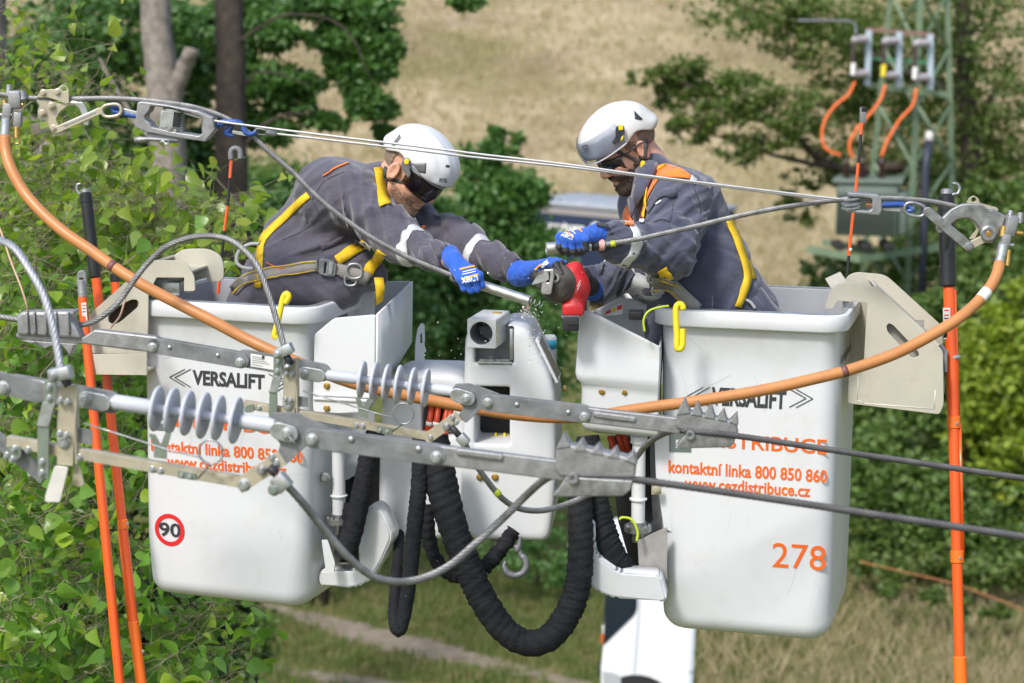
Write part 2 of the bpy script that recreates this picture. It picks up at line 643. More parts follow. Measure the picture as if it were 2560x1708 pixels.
def tufts(name, label, n, xr, yr, hgt, wid, m, keep=None, lean=0.35, blades=3):
    """grass blades as thin bent triangles standing on the ground"""
    # even on screen: density falls with distance squared
    y = 1 / (1 / yr[0] + rng.random(n * 2) * (1 / yr[1] - 1 / yr[0]))
    x = (rng.random(n * 2) - 0.5) * 2 * (y * 0.29) + 0
    ok = (x > xr[0]) & (x < xr[1])
    if keep is not None: ok &= keep(x, y)
    x, y = x[ok][:n], y[ok][:n]
    n = len(x); z = terrain(x, y)
    X = np.repeat(x, blades) + rng.normal(0, 0.06, n * blades); Y = np.repeat(y, blades) + rng.normal(0, 0.06, n * blades); Z = np.repeat(z, blades) - 0.02
    N = n * blades
    h = hgt * rng.uniform(0.5, 1.3, N) ; w = wid * rng.uniform(0.6, 1.4, N) * (0.5 + Y / 60)
    az = rng.uniform(0, 6.28, N); ln = lean * rng.uniform(0.2, 1.6, N) * h; la = rng.uniform(0, 6.28, N)
    bx, by = np.cos(az) * w / 2, np.sin(az) * w / 2
    V = np.empty((N, 5, 3), np.float32)
    V[:, 0] = np.stack([X - bx, Y - by, Z], 1); V[:, 1] = np.stack([X + bx, Y + by, Z], 1)
    mx, my = X + np.cos(la) * ln * 0.35, Y + np.sin(la) * ln * 0.35
    V[:, 2] = np.stack([mx + bx * 0.8, my + by * 0.8, Z + h * 0.6], 1); V[:, 3] = np.stack([mx - bx * 0.8, my - by * 0.8, Z + h * 0.6], 1)
    V[:, 4] = np.stack([X + np.cos(la) * ln, Y + np.sin(la) * ln, Z + h], 1)
    b = np.arange(N)[:, None] * 5
    T = np.concatenate([b + [0, 1, 2], b + [0, 2, 3], b + [3, 2, 4]])
    o = link(name, np_mesh(name, V.reshape(-1, 3), T), m)
    return tag(o, label, 'grass', kind='stuff')

# ------------------------------------------------------------------ trees
def rot_frames(n, up_bias=0.0):
    """n random rotation matrices (n,3,3); columns are leaf length, width, normal"""
    nrm = rng.normal(size=(n, 3)); nrm[:, 2] = np.abs(nrm[:, 2]) + up_bias
    nrm /= np.linalg.norm(nrm, axis=1, keepdims=True)
    t = rng.normal(size=(n, 3)); t[:, 2] -= 0.6
    t -= nrm * (t * nrm).sum(1, keepdims=True); t /= np.linalg.norm(t, axis=1, keepdims=True)
    w = np.cross(nrm, t)
    return np.stack([t, w, nrm], 2)

LEAF4 = np.array([(0, 0, 0), (0.45, 0.36, 0.06), (1, 0, -0.08), (0.45, -0.36, 0.06)], np.float32)
LEAF4_Q = np.array([(0, 1, 2), (0, 2, 3)])
# broad poplar leaf folded a little along its rib
LEAFP = np.array([(0, 0, 0), (0.04, 0.20, .06), (0.20, 0.40, .13), (0.42, 0.40, .12), (0.70, 0.22, .00), (1.0, 0, -.20),
                  (0.70, -0.22, .00), (0.42, -0.40, .12), (0.20, -0.40, .13), (0.04, -0.20, .06), (0.4, 0, 0), (0.72, 0, -.06)], np.float32)
LEAFP_T = np.array([(0, 1, 10), (1, 2, 10), (2, 3, 10), (3, 4, 11), (3, 11, 10), (4, 5, 11), (5, 6, 11), (6, 7, 11), (7, 10, 11), (7, 8, 10), (8, 9, 10), (9, 0, 10)])

def leaf_mesh(name, P, size, tmpl, tri, frames):
    n = len(P); k = len(tmpl)
    T3 = np.repeat(tmpl[None], n, 0) * np.stack([rng.uniform(0.85, 1.15, n), rng.uniform(0.75, 1.15, n), rng.uniform(-0.6, 1.9, n)], 1)[:, None, :]
    V = np.einsum('nij,nkj->nki', frames, T3) * np.asarray(size).reshape(-1, 1, 1) + P[:, None, :]
    T = (tri[None] + (np.arange(n) * k)[:, None, None]).reshape(-1, 3)
    return np_mesh(name, V.reshape(-1, 3), T)

def clump_points(clumps, n, sub=0.28, tight=0.42):
    """leaf positions gathered in sprays inside ellipsoid clumps (centre, radii, weight)"""
    W = np.array([c[2] for c in clumps], float); W /= W.sum()
    out = []
    for (c, r, w), f in zip(clumps, W):
        m = int(n * f)
        ns = max(6, m // 30)
        u = rng.normal(size=(ns, 3)); u /= np.linalg.norm(u, axis=1, keepdims=True)
        u *= (rng.uniform(0.15, 1.0, (ns, 1)) ** 0.5)
        S = np.array(c) + u * np.array(r)
        k = rng.integers(0, ns, m)
        sc = sub * 0.8 * min(r) * rng.uniform(0.4, 1.4, ns)
        out.append(S[k] + rng.normal(size=(m, 3)) * sc[k][:, None] * np.array([1.15, 1.15, tight * 1.3]))
    return np.concatenate(out)

def clump(x, y, d, rx, ry, w=1.0, rd=None):
    """ellipsoid clump from picture centre and picture radii at distance d"""
    c = at(x, y, d)
    return (tuple(c), (rx / FPX * d, (rd if rd else max(rx, ry) / FPX * d * 0.8), ry / FPX * d), w)

def limb(mb, pts, r0, r1, seg=8):
    P = bez(pts, 5)
    k = len(P)
    mb.tube([p + Vector(rng.normal(0, 0.01, 3).tolist()) for p in P], [r0 + (r1 - r0) * i / (k - 1) for i in range(k)], seg)

def tree(name, label, cat, base, clumps, n, size, lm, bm_, limbs, group=None, sub=0.28):
    t = thing(name, label, cat, base, group)
    mb = MB()
    for pts, r0, r1 in limbs: limb(mb, pts, r0, r1)
    if limbs: mb.build('trunk', bm_, t, True)
    P = clump_points(clumps, n, sub)
    P = P[P[:, 2] > terrain(P[:, 0], P[:, 1]) + 0.05 + 0.25 * rng.random(len(P)) ** 3]
    o = link('crown', leaf_mesh('crown', P, size * rng.uniform(0.6, 1.3, len(P)), LEAF4, LEAF4_Q, rot_frames(len(P), 0.4)), lm, t)
    o['kind'] = 'stuff'
    return t

M_BARK = mat('grey_bark', (0.20, 0.175, 0.15), 0.9, noise=0.4, nscale=9, bump=0.8, bscale=25)
M_DARKBARK = mat('dark_bark', (0.055, 0.042, 0.032), 0.95, noise=0.4, nscale=8, bump=0.9, bscale=20)
M_TWIG = mat('twig_bark', (0.21, 0.19, 0.12), 0.8, noise=0.3, nscale=30)
L_DARK = leaf_mat('dark_leaves', [(0.041, 0.102, 0.032), (0.078, 0.168, 0.045), (0.113, 0.225, 0.057), (0.057, 0.135, 0.045)], 0.5, 0.3)
L_MAPLE = leaf_mat('maple_leaves', [(0.055, 0.139, 0.037), (0.094, 0.205, 0.052), (0.139, 0.26, 0.074), (0.074, 0.167, 0.047)], 0.45, 0.32)
L_OAK = leaf_mat('oak_leaves', [(0.048, 0.098, 0.022), (0.084, 0.150, 0.030), (0.150, 0.221, 0.048), (0.066, 0.117, 0.024), (0.168, 0.195, 0.054), (0.060, 0.111, 0.024)], 0.5, 0.34)
L_MID = leaf_mat('thicket_leaves', [(0.054, 0.112, 0.027), (0.098, 0.174, 0.039), (0.165, 0.253, 0.068), (0.077, 0.136, 0.035)], 0.5, 0.32)
L_LIME = leaf_mat('lime_leaves', [(0.172, 0.251, 0.033), (0.251, 0.33, 0.039), (0.316, 0.369, 0.053), (0.132, 0.211, 0.029)], 0.5, 0.4)
L_POP = leaf_mat('poplar_leaves', [(0.079, 0.179, 0.030), (0.132, 0.277, 0.044), (0.198, 0.357, 0.059), (0.119, 0.251, 0.044), (0.317, 0.430, 0.051), (0.099, 0.214, 0.037), (0.158, 0.305, 0.059)], 0.30, 0.42)
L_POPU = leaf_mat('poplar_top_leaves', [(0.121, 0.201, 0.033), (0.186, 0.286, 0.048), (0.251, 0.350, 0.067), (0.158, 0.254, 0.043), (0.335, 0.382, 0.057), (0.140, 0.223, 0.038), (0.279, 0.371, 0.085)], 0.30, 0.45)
L_POPSHADE = leaf_mat('poplar_shaded_leaves', [(0.021, 0.050, 0.010), (0.037, 0.077, 0.014), (0.053, 0.101, 0.019), (0.029, 0.061, 0.010)], 0.32, 0.40)  # darkened copy of the poplar leaves, paints shade into the crown's gaps
M_GRASS = leaf_mat('grass_blades', [(0.075, 0.125, 0.026), (0.115, 0.165, 0.038), (0.18, 0.20, 0.065), (0.30, 0.255, 0.13)], 0.6, 0.3)
M_DRY = leaf_mat('dry_blades', [(0.36, 0.30, 0.19), (0.43, 0.35, 0.23), (0.49, 0.39, 0.265), (0.33, 0.30, 0.17), (0.46, 0.36, 0.245)], 0.7, 0.3)

def G(px, d):
    """ground point below picture column px at distance d"""
    x = (px - 1280) / FPX * d
    y = d * math.cos(PITCH)
    return Vector((x, y, float(terrain(x, y))))

def build_plants():
    # tall grey-trunked tree with a broken side branch
    d = 24
    tree('grey_trunk_tree', 'tall tree with a pale grey trunk and a broken side branch behind the hoist', 'tree', G(415, d),
         [clump(300, 60, 26, 200, 120), clump(470, 150, 27.5, 75, 170), clump(330, 380, 27, 150, 140), clump(480, 430, 28, 90, 120), clump(150, 150, 28, 200, 200), clump(620, 30, 28.5, 110, 45, .6), clump(80, 420, 28, 150, 150)],
         22000, 0.13, L_DARK, M_BARK,
         [([G(425, d), at(425, 700, d), at(420, 480, d), at(412, 260, d), at(395, 100, d), at(378, -120, d), at(360, -400, d)], 0.28, 0.15),
          ([at(424, 330, d), at(440, 230, d - .1), at(462, 165, d - .2), at(482, 122, d - .3)], 0.12, 0.085),
          ([at(420, 350, d), at(350, 320, d + .6), at(250, 150, d + 1)], 0.05, 0.02)])
    d = 25.2
    tree('dark_trunk_tree', 'tall tree with a dark trunk and drooping leafy branches above the left worker', 'tree', G(580, d),
         [clump(800, 10, 27, 120, 32), clump(900, 30, 27, 85, 50, 1.1), clump(850, 95, 27, 62, 40), clump(940, 110, 27, 52, 48), clump(880, 170, 27, 48, 38, .8), clump(955, 165, 27, 28, 28, .4), clump(900, 228, 27, 36, 36, .6),
          clump(842, 155, 27, 22, 38, .3), clump(945, 268, 27, 48, 26, .55), clump(895, 262, 27, 26, 24, .3), clump(1165, 4, 27, 40, 20, .22), clump(690, 88, 28, 95, 36, .7), clump(630, 70, 28, 50, 40, .4), clump(675, 205, 28, 112, 44, 1.1), clump(765, 212, 28, 52, 24, .4),
          clump(600, 185, 28, 60, 60, .6), clump(600, 310, 28, 60, 60, .6), clump(820, 302, 28, 60, 20, .25), clump(670, 325, 28, 80, 38, .6), clump(720, 262, 28, 70, 20, .35), clump(960, 330, 27.5, 24, 30, .15)],
         34000, 0.115, L_MAPLE, M_DARKBARK,
         [([G(585, d), at(582, 600, d), at(578, 300, d), at(575, 0, d), at(570, -400, d)], 0.22, 0.17),
          ([at(577, 120, d), at(700, 40, d - .5), at(850, 60, d - .8), at(930, 200, d - 1)], 0.022, 0.006),
          ([at(578, 250, d), at(660, 180, d), at(780, 215, d)], 0.022, 0.006), ([at(576, -40, d), at(760, -90, d), at(1000, -80, d), at(1165, -10, d)], 0.05, 0.008),
          ([at(578, 400, d), at(680, 300, d), at(790, 280, d)], 0.03, 0.008)], sub=0.3)
    # dark shrubs behind the left worker
    tree('dark_shrub', 'dark green bushes behind the left worker and the hoist cable', 'bush', G(760, 31),
         [clump(690, 590, 31, 140, 110), clump(860, 640, 31, 160, 130), clump(640, 780, 30, 160, 150), clump(900, 820, 31, 200, 150), clump(540, 540, 32, 110, 140), clump(1030, 570, 31, 90, 100), clump(700, 470, 31.5, 40, 26, .15), clump(850, 480, 31.5, 40, 22, .15)],
         28000, 0.13, L_DARK, M_DARKBARK, [([G(760, 31), at(750, 900, 31), at(720, 600, 31)], 0.10, 0.03), ([G(800, 31), at(840, 900, 31), at(880, 620, 31)], 0.08, 0.02)])
    tree('low_bush', 'dark low bush at the foot of the dark tree trunk below the left bucket', 'bush', G(560, 24.2),
         [clump(560, 1520, 24, 80, 110), clump(480, 1600, 24, 100, 110), clump(620, 1600, 23.8, 50, 70, .5), clump(400, 1480, 24.5, 120, 120), clump(560, 1680, 23.6, 90, 60, .6)],
         14000, 0.10, L_MID, M_DARKBARK, [([G(560, 24.2), at(555, 1560, 24.2)], 0.03, 0.01)])
    tree('leafy_bush', 'leafy green bush between the two workers', 'bush', G(1240, 33),
         [clump(1210, 400, 33, 60, 50, .4), clump(1230, 520, 33, 115, 100), clump(1300, 480, 33, 70, 60, .5), clump(1180, 640, 33, 130, 120, 1.2), clump(1300, 650, 33, 110, 120, 1.2), clump(1180, 820, 33, 140, 130, 1.1), clump(1330, 830, 32.5, 110, 120, 1),
          clump(1240, 340, 33, 14, 30, .06), clump(1290, 360, 33, 12, 30, .05), clump(1080, 760, 33.5, 120, 140), clump(1250, 960, 33, 180, 100, .8)],
         30000, 0.13, L_MAPLE, M_DARKBARK, [([G(1240, 33), at(1240, 900, 33), at(1230, 600, 33), at(1235, 400, 33)], 0.09, 0.012), ([at(1240, 900, 33), at(1300, 700, 33), at(1320, 500, 33)], 0.05, 0.01), ([at(1240, 950, 33), at(1150, 750, 33), at(1140, 600, 33)], 0.05, 0.01)])
    # oak on the right
    d = 38
    tree('oak_tree', 'spreading oak with gappy crown behind the lattice tower', 'tree', G(2440, d),
         [clump(1900, 20, d, 180, 80, 1), clump(2050, 90, d, 150, 100, 1), clump(1720, 200, d - 1, 90, 60, .5), clump(1640, 190, d - 1, 70, 35, .25), clump(1830, 240, d - 1, 130, 80, .9), clump(1960, 290, d - 1, 120, 90, .9), clump(1740, 320, d - 1, 80, 45, .35),
          clump(1850, 370, d - 1, 70, 50, .3), clump(2230, 80, d + 1, 190, 120, 1.2), clump(2440, 60, d, 180, 130, 1.3), clump(2480, 260, d, 140, 110, 1), clump(2200, 330, d + 1, 130, 110, .8), clump(2040, 420, d, 100, 60, .4), clump(2330, 420, d, 120, 110, .8), clump(2120, 230, d + 1, 100, 80, .6), clump(2300, 220, d + 2, 120, 110, 1.0), clump(2180, 160, d + 2, 90, 90, .7), clump(2440, 380, d + 1, 120, 90, .7), clump(2240, 450, d + 2, 120, 80, .7),
          clump(2520, 430, d, 100, 100, .7), clump(1990, 520, d, 60, 50, .25), clump(1690, 250, d - 1, 60, 30, .2)],
         38000, 0.105, L_OAK, M_DARKBARK,
         [([G(2440, d), at(2440, 700, d), at(2430, 400, d), at(2410, 100, d), at(2400, -200, d)], 0.26, 0.12), ([at(2432, 450, d), at(2250, 420, d), at(2090, 420, d - .5), at(1930, 300, d - 1), at(1700, 210, d - 1), at(1620, 180, d - 1)], 0.13, 0.02),
          ([at(2425, 250, d), at(2200, 150, d), at(1980, 60, d), at(1850, 10, d)], 0.11, 0.02), ([at(2090, 420, d - .5), at(1980, 400, d - 1), at(1850, 360, d - 1), at(1740, 320, d - 1)], 0.06, 0.012), ([at(2430, 330, d), at(2500, 200, d)], 0.08, 0.02)], sub=0.24)
    tree('thicket', 'dense green thicket at the right edge behind the orange pole', 'bush', G(2420, 35),
         [clump(2480, 560, 36.6, 160, 120, 1), clump(2330, 640, 36.6, 150, 130, .9), clump(2480, 720, 35.6, 150, 120), clump(2300, 830, 38.5, 150, 120), clump(2230, 950, 35.1, 130, 120), clump(2400, 930, 34.6, 150, 140, 1.1), clump(2520, 1080, 33.6, 130, 130), clump(2300, 1130, 34.1, 150, 120, 1.1),
          clump(2190, 1200, 33.6, 100, 100, .7), clump(2420, 1240, 33.1, 160, 110, 1), clump(2540, 1290, 32.6, 110, 100, .8), clump(2140, 740, 40, 90, 100, .5), clump(2080, 680, 40, 90, 60, .3), clump(2240, 700, 36.5, 26, 60, .2), clump(2390, 560, 36.5, 30, 60, .25), clump(2450, 480, 36.5, 50, 50, .35), clump(2350, 760, 34.6, 60, 40, .4), clump(2260, 900, 34, 50, 40, .4), clump(2380, 1050, 33.8, 60, 40, .5), clump(2450, 1150, 33.6, 50, 50, .5), clump(2210, 1100, 34, 40, 50, .4), clump(2230, 1330, 33.6, 120, 70, .7), clump(2380, 1350, 33.1, 140, 80, .9), clump(2520, 1400, 32.6, 120, 80, .8), clump(2150, 1080, 35.1, 70, 110, .5)],
         46000, 0.14, L_MID, M_DARKBARK, [([G(2380, 35), at(2370, 1000, 35), at(2350, 700, 35.5)], 0.12, 0.03), ([G(2480, 35), at(2490, 900, 35), at(2490, 600, 35.5)], 0.12, 0.03), ([G(2250, 35), at(2250, 1000, 35), at(2240, 900, 35)], 0.06, 0.02)])
    tree('lime_green_bush', 'bright yellow-green bush at the right edge below the orange cable', 'bush', G(2540, 32.6),
         [clump(2400, 820, 33.2, 26, 20, .15), clump(2420, 960, 33, 30, 22, .2), clump(2500, 780, 32.8, 40, 24, .25), clump(2560, 730, 32.8, 40, 30, .3), clump(2400, 1090, 33, 30, 26, .2), clump(2530, 860, 32.6, 100, 60, .9), clump(2480, 930, 32.6, 75, 60, .7), clump(2550, 980, 32.6, 110, 90, 1), clump(2460, 1030, 32.6, 60, 50, .5), clump(2540, 1120, 32.6, 90, 80, .6), clump(2450, 870, 32.6, 50, 30, .25), clump(2540, 1240, 32.6, 70, 90, .4), clump(2555, 1380, 32.6, 60, 90, .3)],
         9000, 0.16, L_LIME, M_DARKBARK, [([G(2540, 32.6), at(2550, 1250, 32.6), at(2540, 900, 32.6)], 0.03, 0.008)], sub=0.3)
    tree('bramble', 'low sprawling bramble and weeds at the foot of the thicket', 'bush', G(2290, 32),
         [clump(2180, 1330, 33.4, 60, 50), clump(2300, 1300, 33.6, 60, 60), clump(2390, 1350, 33.2, 60, 50, .8), clump(2150, 1400, 32, 50, 34, .5), clump(2240, 1420, 31.6, 60, 30, .5), clump(2340, 1400, 32, 40, 40, .5), clump(2440, 1430, 31.4, 70, 36, .6), clump(2540, 1440, 31, 60, 40, .6),
          clump(2210, 1470, 30.4, 30, 18, .2), clump(2330, 1490, 30, 36, 18, .2), clump(2400, 1520, 29.5, 30, 20, .2), clump(2500, 1530, 29.5, 40, 20, .2), clump(2280, 1380, 32.4, 20, 50, .3), clump(2480, 1370, 32.4, 24, 60, .4)],
         9000, 0.115, L_OAK, M_DARKBARK, [([G(2290, 32), at(2280, 1400, 32)], 0.02, 0.008)])
    tree('weedy_shrub', 'low sparse weedy shrub behind the lifting hook', 'bush', G(1345, 32),
         [clump(1340, 1330, 32, 90, 70), clump(1400, 1420, 31.5, 60, 60, .8), clump(1270, 1400, 31.5, 80, 50, .6), clump(1380, 1240, 32.5, 60, 60, .6)],
         2600, 0.085, L_MAPLE, M_DARKBARK, [([G(1345, 32), at(1345, 1350, 32)], 0.03, 0.01)])
    tree('far_hedge', 'dark hedge at the foot of the hillside beyond the trailer', 'bush', G(1000, 62),
         [clump(900, 560, 62, 200, 60), clump(1100, 570, 62, 150, 60), clump(640, 500, 60, 200, 120)], 9000, 0.22, L_MID, M_DARKBARK, [([G(1000, 62), at(1000, 600, 62)], 0.1, 0.03)])

def build_poplar():
    """poplar standing just behind the left bucket: long twigs with broad leaves"""
    base = G(-350, 11.5)
    t = thing('poplar_tree', 'poplar with broad glossy leaves at the left edge behind the left bucket', 'tree', base)
    wood = MB()
    limb(wood, [base, at(-340, 1800, 11.5), at(-260, 1200, 11.5), at(-150, 700, 11.8), at(-60, 300, 12), at(0, -200, 12)], 0.22, 0.09)
    limb(wood, [at(-200, 950, 11.6), at(60, 420, 12), at(200, 340, 12.2), at(330, 640, 12.4), at(340, 640, 12.4)][:3], 0.05, 0.03)
    limb(wood, [at(-150, 200, 12.5), at(130, 340, 12.6), at(225, 480, 11.3), at(270, 640, 12.9)], 0.07, 0.05)
    spots = []
    tw = MB()
    def twig(p0, p1, sag, n, r=0.0036, spread=0.11):
        mid = p0.lerp(p1, 0.5) + Vector((0, 0, sag))
        P = bez([p0, mid, p1], 6)
        P = [p + Vector(rng.normal(0, 0.012, 3).tolist()) for p in P]
        tw.tube(P, [r * (1 - 0.75 * i / (len(P) - 1)) for i in range(len(P))], 5)
        for k in range(n):
            f = (0.12 + 0.88 * (k + rng.random()) / n)
            i = min(int(f * (len(P) - 1)), len(P) - 2)
            q = P[i].lerp(P[i + 1], f * (len(P) - 1) - i)
            e = q + Vector((rng.normal(0, spread), rng.normal(0, spread), rng.normal(-0.02, spread * 0.8)))
            tw.tube([q, q.lerp(e, 0.5) + Vector((0, 0, 0.01)), e], 0.0012, 3, False)
            spots.append(e)
    U = lambda a, b: rng.uniform(a, b)
    # upper left: sparse, branches showing; leaves toward the tips
    for _ in range(27):
        x, y = U(-60, 260), U(60, 560)
        d = U(8.0, 10.2)
        twig(at(x - U(60, 240), y + U(40, 200), d + U(-.3, .6)), at(x + U(0, 140), y - U(20, 120), d), U(-.05, .06), int(U(14, 26)))
    for _ in range(22):
        x, y = U(60, 350), U(380, 560); d = U(8.2, 10.4)
        twig(at(x - 190, y + U(40, 120), d + .3), at(x + U(20, 100), y - U(0, 80), d), U(-.05, .05), int(U(14, 26)))
    # above the bucket rim
    for _ in range(44):
        x, y = U(250, 600), U(480, 650)
        y = max(y, 430 + max(0, (520 - x)) * 0.12); d = U(8.0, 9.8)
        twig(at(x - U(120, 220), y + U(40, 160), d + .3), at(x + U(10, 70), y - U(0, 60), d), U(-.04, .06), int(U(18, 32)))
    # dense left flank
    for _ in range(118):
        x, y = U(-60, 340), U(560, 1400); d = U(7.9, 10.2)
        twig(at(x - U(60, 200), y + U(40, 160), d + U(0, .5)), at(x + U(0, 80), y - U(0, 100), d), U(-.05, .06), int(U(18, 32)))
    # lower left, reaching under the bucket
    for _ in range(95):
        x = U(-60, 560); y = U(1330 + max(0, x - 250) * 0.55, 1760); d = U(7.8, 9.8)
        twig(at(x - U(80, 200), y + U(0, 120), d + U(0, .4)), at(x + U(0, 70), y - U(-20, 80), d), U(-.05, .05), int(U(18, 32)))
    near = []
    for x, y, x1, y1 in ((-60, 1600, 170, 1540), (-60, 1640, 140, 1470), (-40, 1690, 110, 1600), (-60, 1560, 60, 1480), (40, 1640, 230, 1500), (-60, 1720, 60, 1650), (70, 1560, 180, 1450)):
        twig(at(x, y, 7.6), at(x1, y1, 7.5), 0.02, 9, 0.005, 0.05)
    wood.build('trunk', M_BARK, t, True)
    tw.build('twigs', M_TWIG, t, True)
    P = np.array([tuple(p) for p in spots], np.float32)
    F = rot_frames(len(P), 0.25)
    size = rng.uniform(0.048, 0.088, len(P)) * np.where(P[:, 1] < 7.75, 1.25, 1.0)
    dist = P[:, 1]
    order = np.argsort(dist / size)
    shown = [i for i in order if 0 < (1280 + P[i, 0] / P[i, 1] * FPX) < 700][:300]
    rest = np.setdiff1d(np.arange(len(P)), shown)
    mes = []
    for k in (0.6, 1.3, -0.5, 1.8):
        me = np_mesh('leaf', LEAFP * np.array([0.075, 0.075 * (0.9 + 0.06 * k), 0.075 * k]), LEAFP_T)
        m2 = me.copy()
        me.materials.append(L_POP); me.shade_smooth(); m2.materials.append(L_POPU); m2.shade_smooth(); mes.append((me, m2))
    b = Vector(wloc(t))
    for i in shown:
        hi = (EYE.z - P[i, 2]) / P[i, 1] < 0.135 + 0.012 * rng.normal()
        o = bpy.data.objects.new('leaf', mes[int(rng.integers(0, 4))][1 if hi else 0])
        C.objects.link(o)
        o.parent = t
        M = Matrix(F[i].tolist()).to_4x4() @ Matrix.Scale(float(size[i] / 0.075), 4)
        M.translation = Vector(P[i].tolist()) - b
        o.matrix_local = M
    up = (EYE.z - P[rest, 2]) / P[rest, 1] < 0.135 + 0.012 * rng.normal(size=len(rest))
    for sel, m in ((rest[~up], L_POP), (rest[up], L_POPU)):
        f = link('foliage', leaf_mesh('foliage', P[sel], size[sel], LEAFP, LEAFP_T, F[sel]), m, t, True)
        f['kind'] = 'stuff'
    # deeper foliage of the same tree, its shade put into the leaf colour
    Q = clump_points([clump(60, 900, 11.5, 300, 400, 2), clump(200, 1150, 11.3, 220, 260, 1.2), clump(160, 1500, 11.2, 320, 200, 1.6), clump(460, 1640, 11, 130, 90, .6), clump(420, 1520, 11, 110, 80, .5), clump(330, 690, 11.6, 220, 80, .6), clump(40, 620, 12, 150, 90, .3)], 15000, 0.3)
    f2 = link('inner_foliage', leaf_mesh('inner_foliage', Q, rng.uniform(0.055, 0.09, len(Q)), LEAFP, LEAFP_T, rot_frames(len(Q), 0.3)), L_POPSHADE, t, True)
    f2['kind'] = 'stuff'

build_ground()
build_plants()
build_poplar()
off_track = lambda x, y: rng.random(len(x)) > track_amount(x, y) * 1.1
tufts('meadow_grass', 'short green and straw coloured grass on the meadow', 52000, (-14, 16), (22, 58), 0.16, 0.016, M_GRASS, off_track)
tufts('dry_grass', 'tall dry straw-coloured grass covering the hillside', 26000, (-40, 40), (58, 108), 0.34, 0.02, M_DRY, None, 0.6)
tufts('dead_grass', 'dry bleached grass at the foot of the bramble', 4200, (2.5, 12), (25, 33), 0.34, 0.012, M_DRY, None, 0.9)
# ------------------------------------------------------------------ survey planes
class Plane:
    """upright working plane through a point: local x along the plane, y up, z toward the viewer's side.
    a = yaw (right end nearer), lean = backward lean of the top"""
    def __init__(s, o, a=0.0, lean=0.0):
        a, l = R(a), R(lean)
        X = Vector((math.cos(a), -math.sin(a), 0)); N = Vector((-math.sin(a), -math.cos(a), 0))
        Z = Vector((0, 0, 1))
        Y2 = Z * math.cos(l) - N * math.sin(l)
        N2 = X.cross(Y2)
        s.M = Matrix((X, Y2, N2)).transposed().to_4x4()
        s.M.translation = Vector(o)
        s.I = s.M.inverted()
        s.o, s.n = Vector(o), N2
    def w(s, px, py):
        r = at(px, py, 1) - EYE
        t = (s.o - EYE).dot(s.n) / r.dot(s.n)
        return EYE + r * t
    def l(s, px, py):
        q = s.I @ s.w(px, py)
        return (q.x, q.y)
    def poly(s, pts):
        return [s.l(p[0], p[1]) + tuple(p[2:]) for p in pts]
    def T(s, x, y, z=0):
        return s.M @ Matrix.Translation((x, y, z))
    def off(s, dz):
        p = Plane.__new__(Plane)
        p.M = s.M @ Matrix.Translation((0, 0, dz)); p.I = p.M.inverted(); p.o = p.M.translation.copy(); p.n = s.n
        return p

def fit_text(body, box, pl, z=0.0, thick=0.0012, bold=0.0, shear=0.0, space=1.0, flip=False):
    """text mesh fitted to a local box (x0, y0, x1, y1) of a plane"""
    me = text_mesh(body, 1.0, Matrix(), 0.02, bold, 1.0, 'LEFT', space, shear)
    xs = [v.co.x for v in me.vertices]; ys = [v.co.y for v in me.vertices]
    x0, y0, x1, y1 = box
    sx = (x1 - x0) / (max(xs) - min(xs)); sy = (y1 - y0) / (max(ys) - min(ys))
    A = Matrix.Translation((x0, y0, z)) @ Matrix.Diagonal((sx, sy, thick / 0.02, 1)) @ Matrix.Translation((-min(xs), -min(ys), 0))
    if flip:
        A = Matrix.Translation((x0 + x1, y0 + y1, 0)) @ Matrix.Rotation(math.pi, 4, 'Z') @ A
    me.transform(pl.M @ A)
    return me

def px_box(pl, x0, y0, x1, y1):
    """local box of a line of lettering seen from x0 to x1, centred on the line through the picture box's middle"""
    ym = (y0 + y1) / 2
    c = pl.l((x0 + x1) / 2, ym)
    a = pl.l(x0, ym); b = pl.l(x1, ym)
    h = (y1 - y0) / FPX * 6.9 / 2
    return (a[0], c[1] - h, b[0], c[1] + h)

def join_meshes(name, meshes):
    V = []; F = []
    for me in meshes:
        n = len(V)
        V += [v.co.copy() for v in me.vertices]
        F += [[i + n for i in p.vertices] for p in me.polygons]
    me = bpy.data.meshes.new(name)
    me.from_pydata(V, [], F)
    return me

def plate(name, polys, thick, pl, m, parent=None, bev=0.001, dz=0.0):
    return link(name, plate_mesh(polys, thick, bev, pl.M @ Matrix.Translation((0, 0, dz))), m, parent, 'auto')

def bolt(mb, M, r=0.008, h=0.007, washer=True):
    """hex head on local z with washer"""
    if washer: mb.lathe([(r * 1.45, -0.001), (r * 1.45, 0.0015), (r * 1.35, 0.002)], M, 16)
    mb.prism([(r * math.cos(i * math.pi / 3), r * math.sin(i * math.pi / 3)) for i in range(6)], h, M, 0.002)
    mb.lathe([(r * 0.55, h + .002), (r * 0.5, h + 0.005)], M, 10)

# ------------------------------------------------------------------ materials of the machine and the line
M_WHITE = mat('white_gelcoat', (0.645, 0.665, 0.695), 0.32, noise=0.025, nscale=3, dirt=(0.44, 0.42, 0.37), dirt_amt=0.32, dscale=4, coat=0.25, bump=0.04, bscale=12)
M_WHITE2 = mat('white_plastic_cover', (0.65, 0.668, 0.692), 0.42, noise=0.03, nscale=4, dirt=(0.50, 0.47, 0.40), dirt_amt=0.3, dscale=7, bump=0.05, bscale=14)
M_LINER = mat('grey_liner', (0.33, 0.34, 0.37), 0.45, noise=0.1, nscale=10)
M_BEIGE = mat('beige_fibreglass', (0.50, 0.475, 0.395), 0.5, noise=0.06, nscale=7, dirt=(0.33, 0.28, 0.2), dirt_amt=0.4, dscale=8)
M_BLACKTXT = mat('black_vinyl', (0.035, 0.038, 0.045), 0.5)
M_ORANGETXT = mat('orange_vinyl', (0.80, 0.13, 0.01), 0.5)
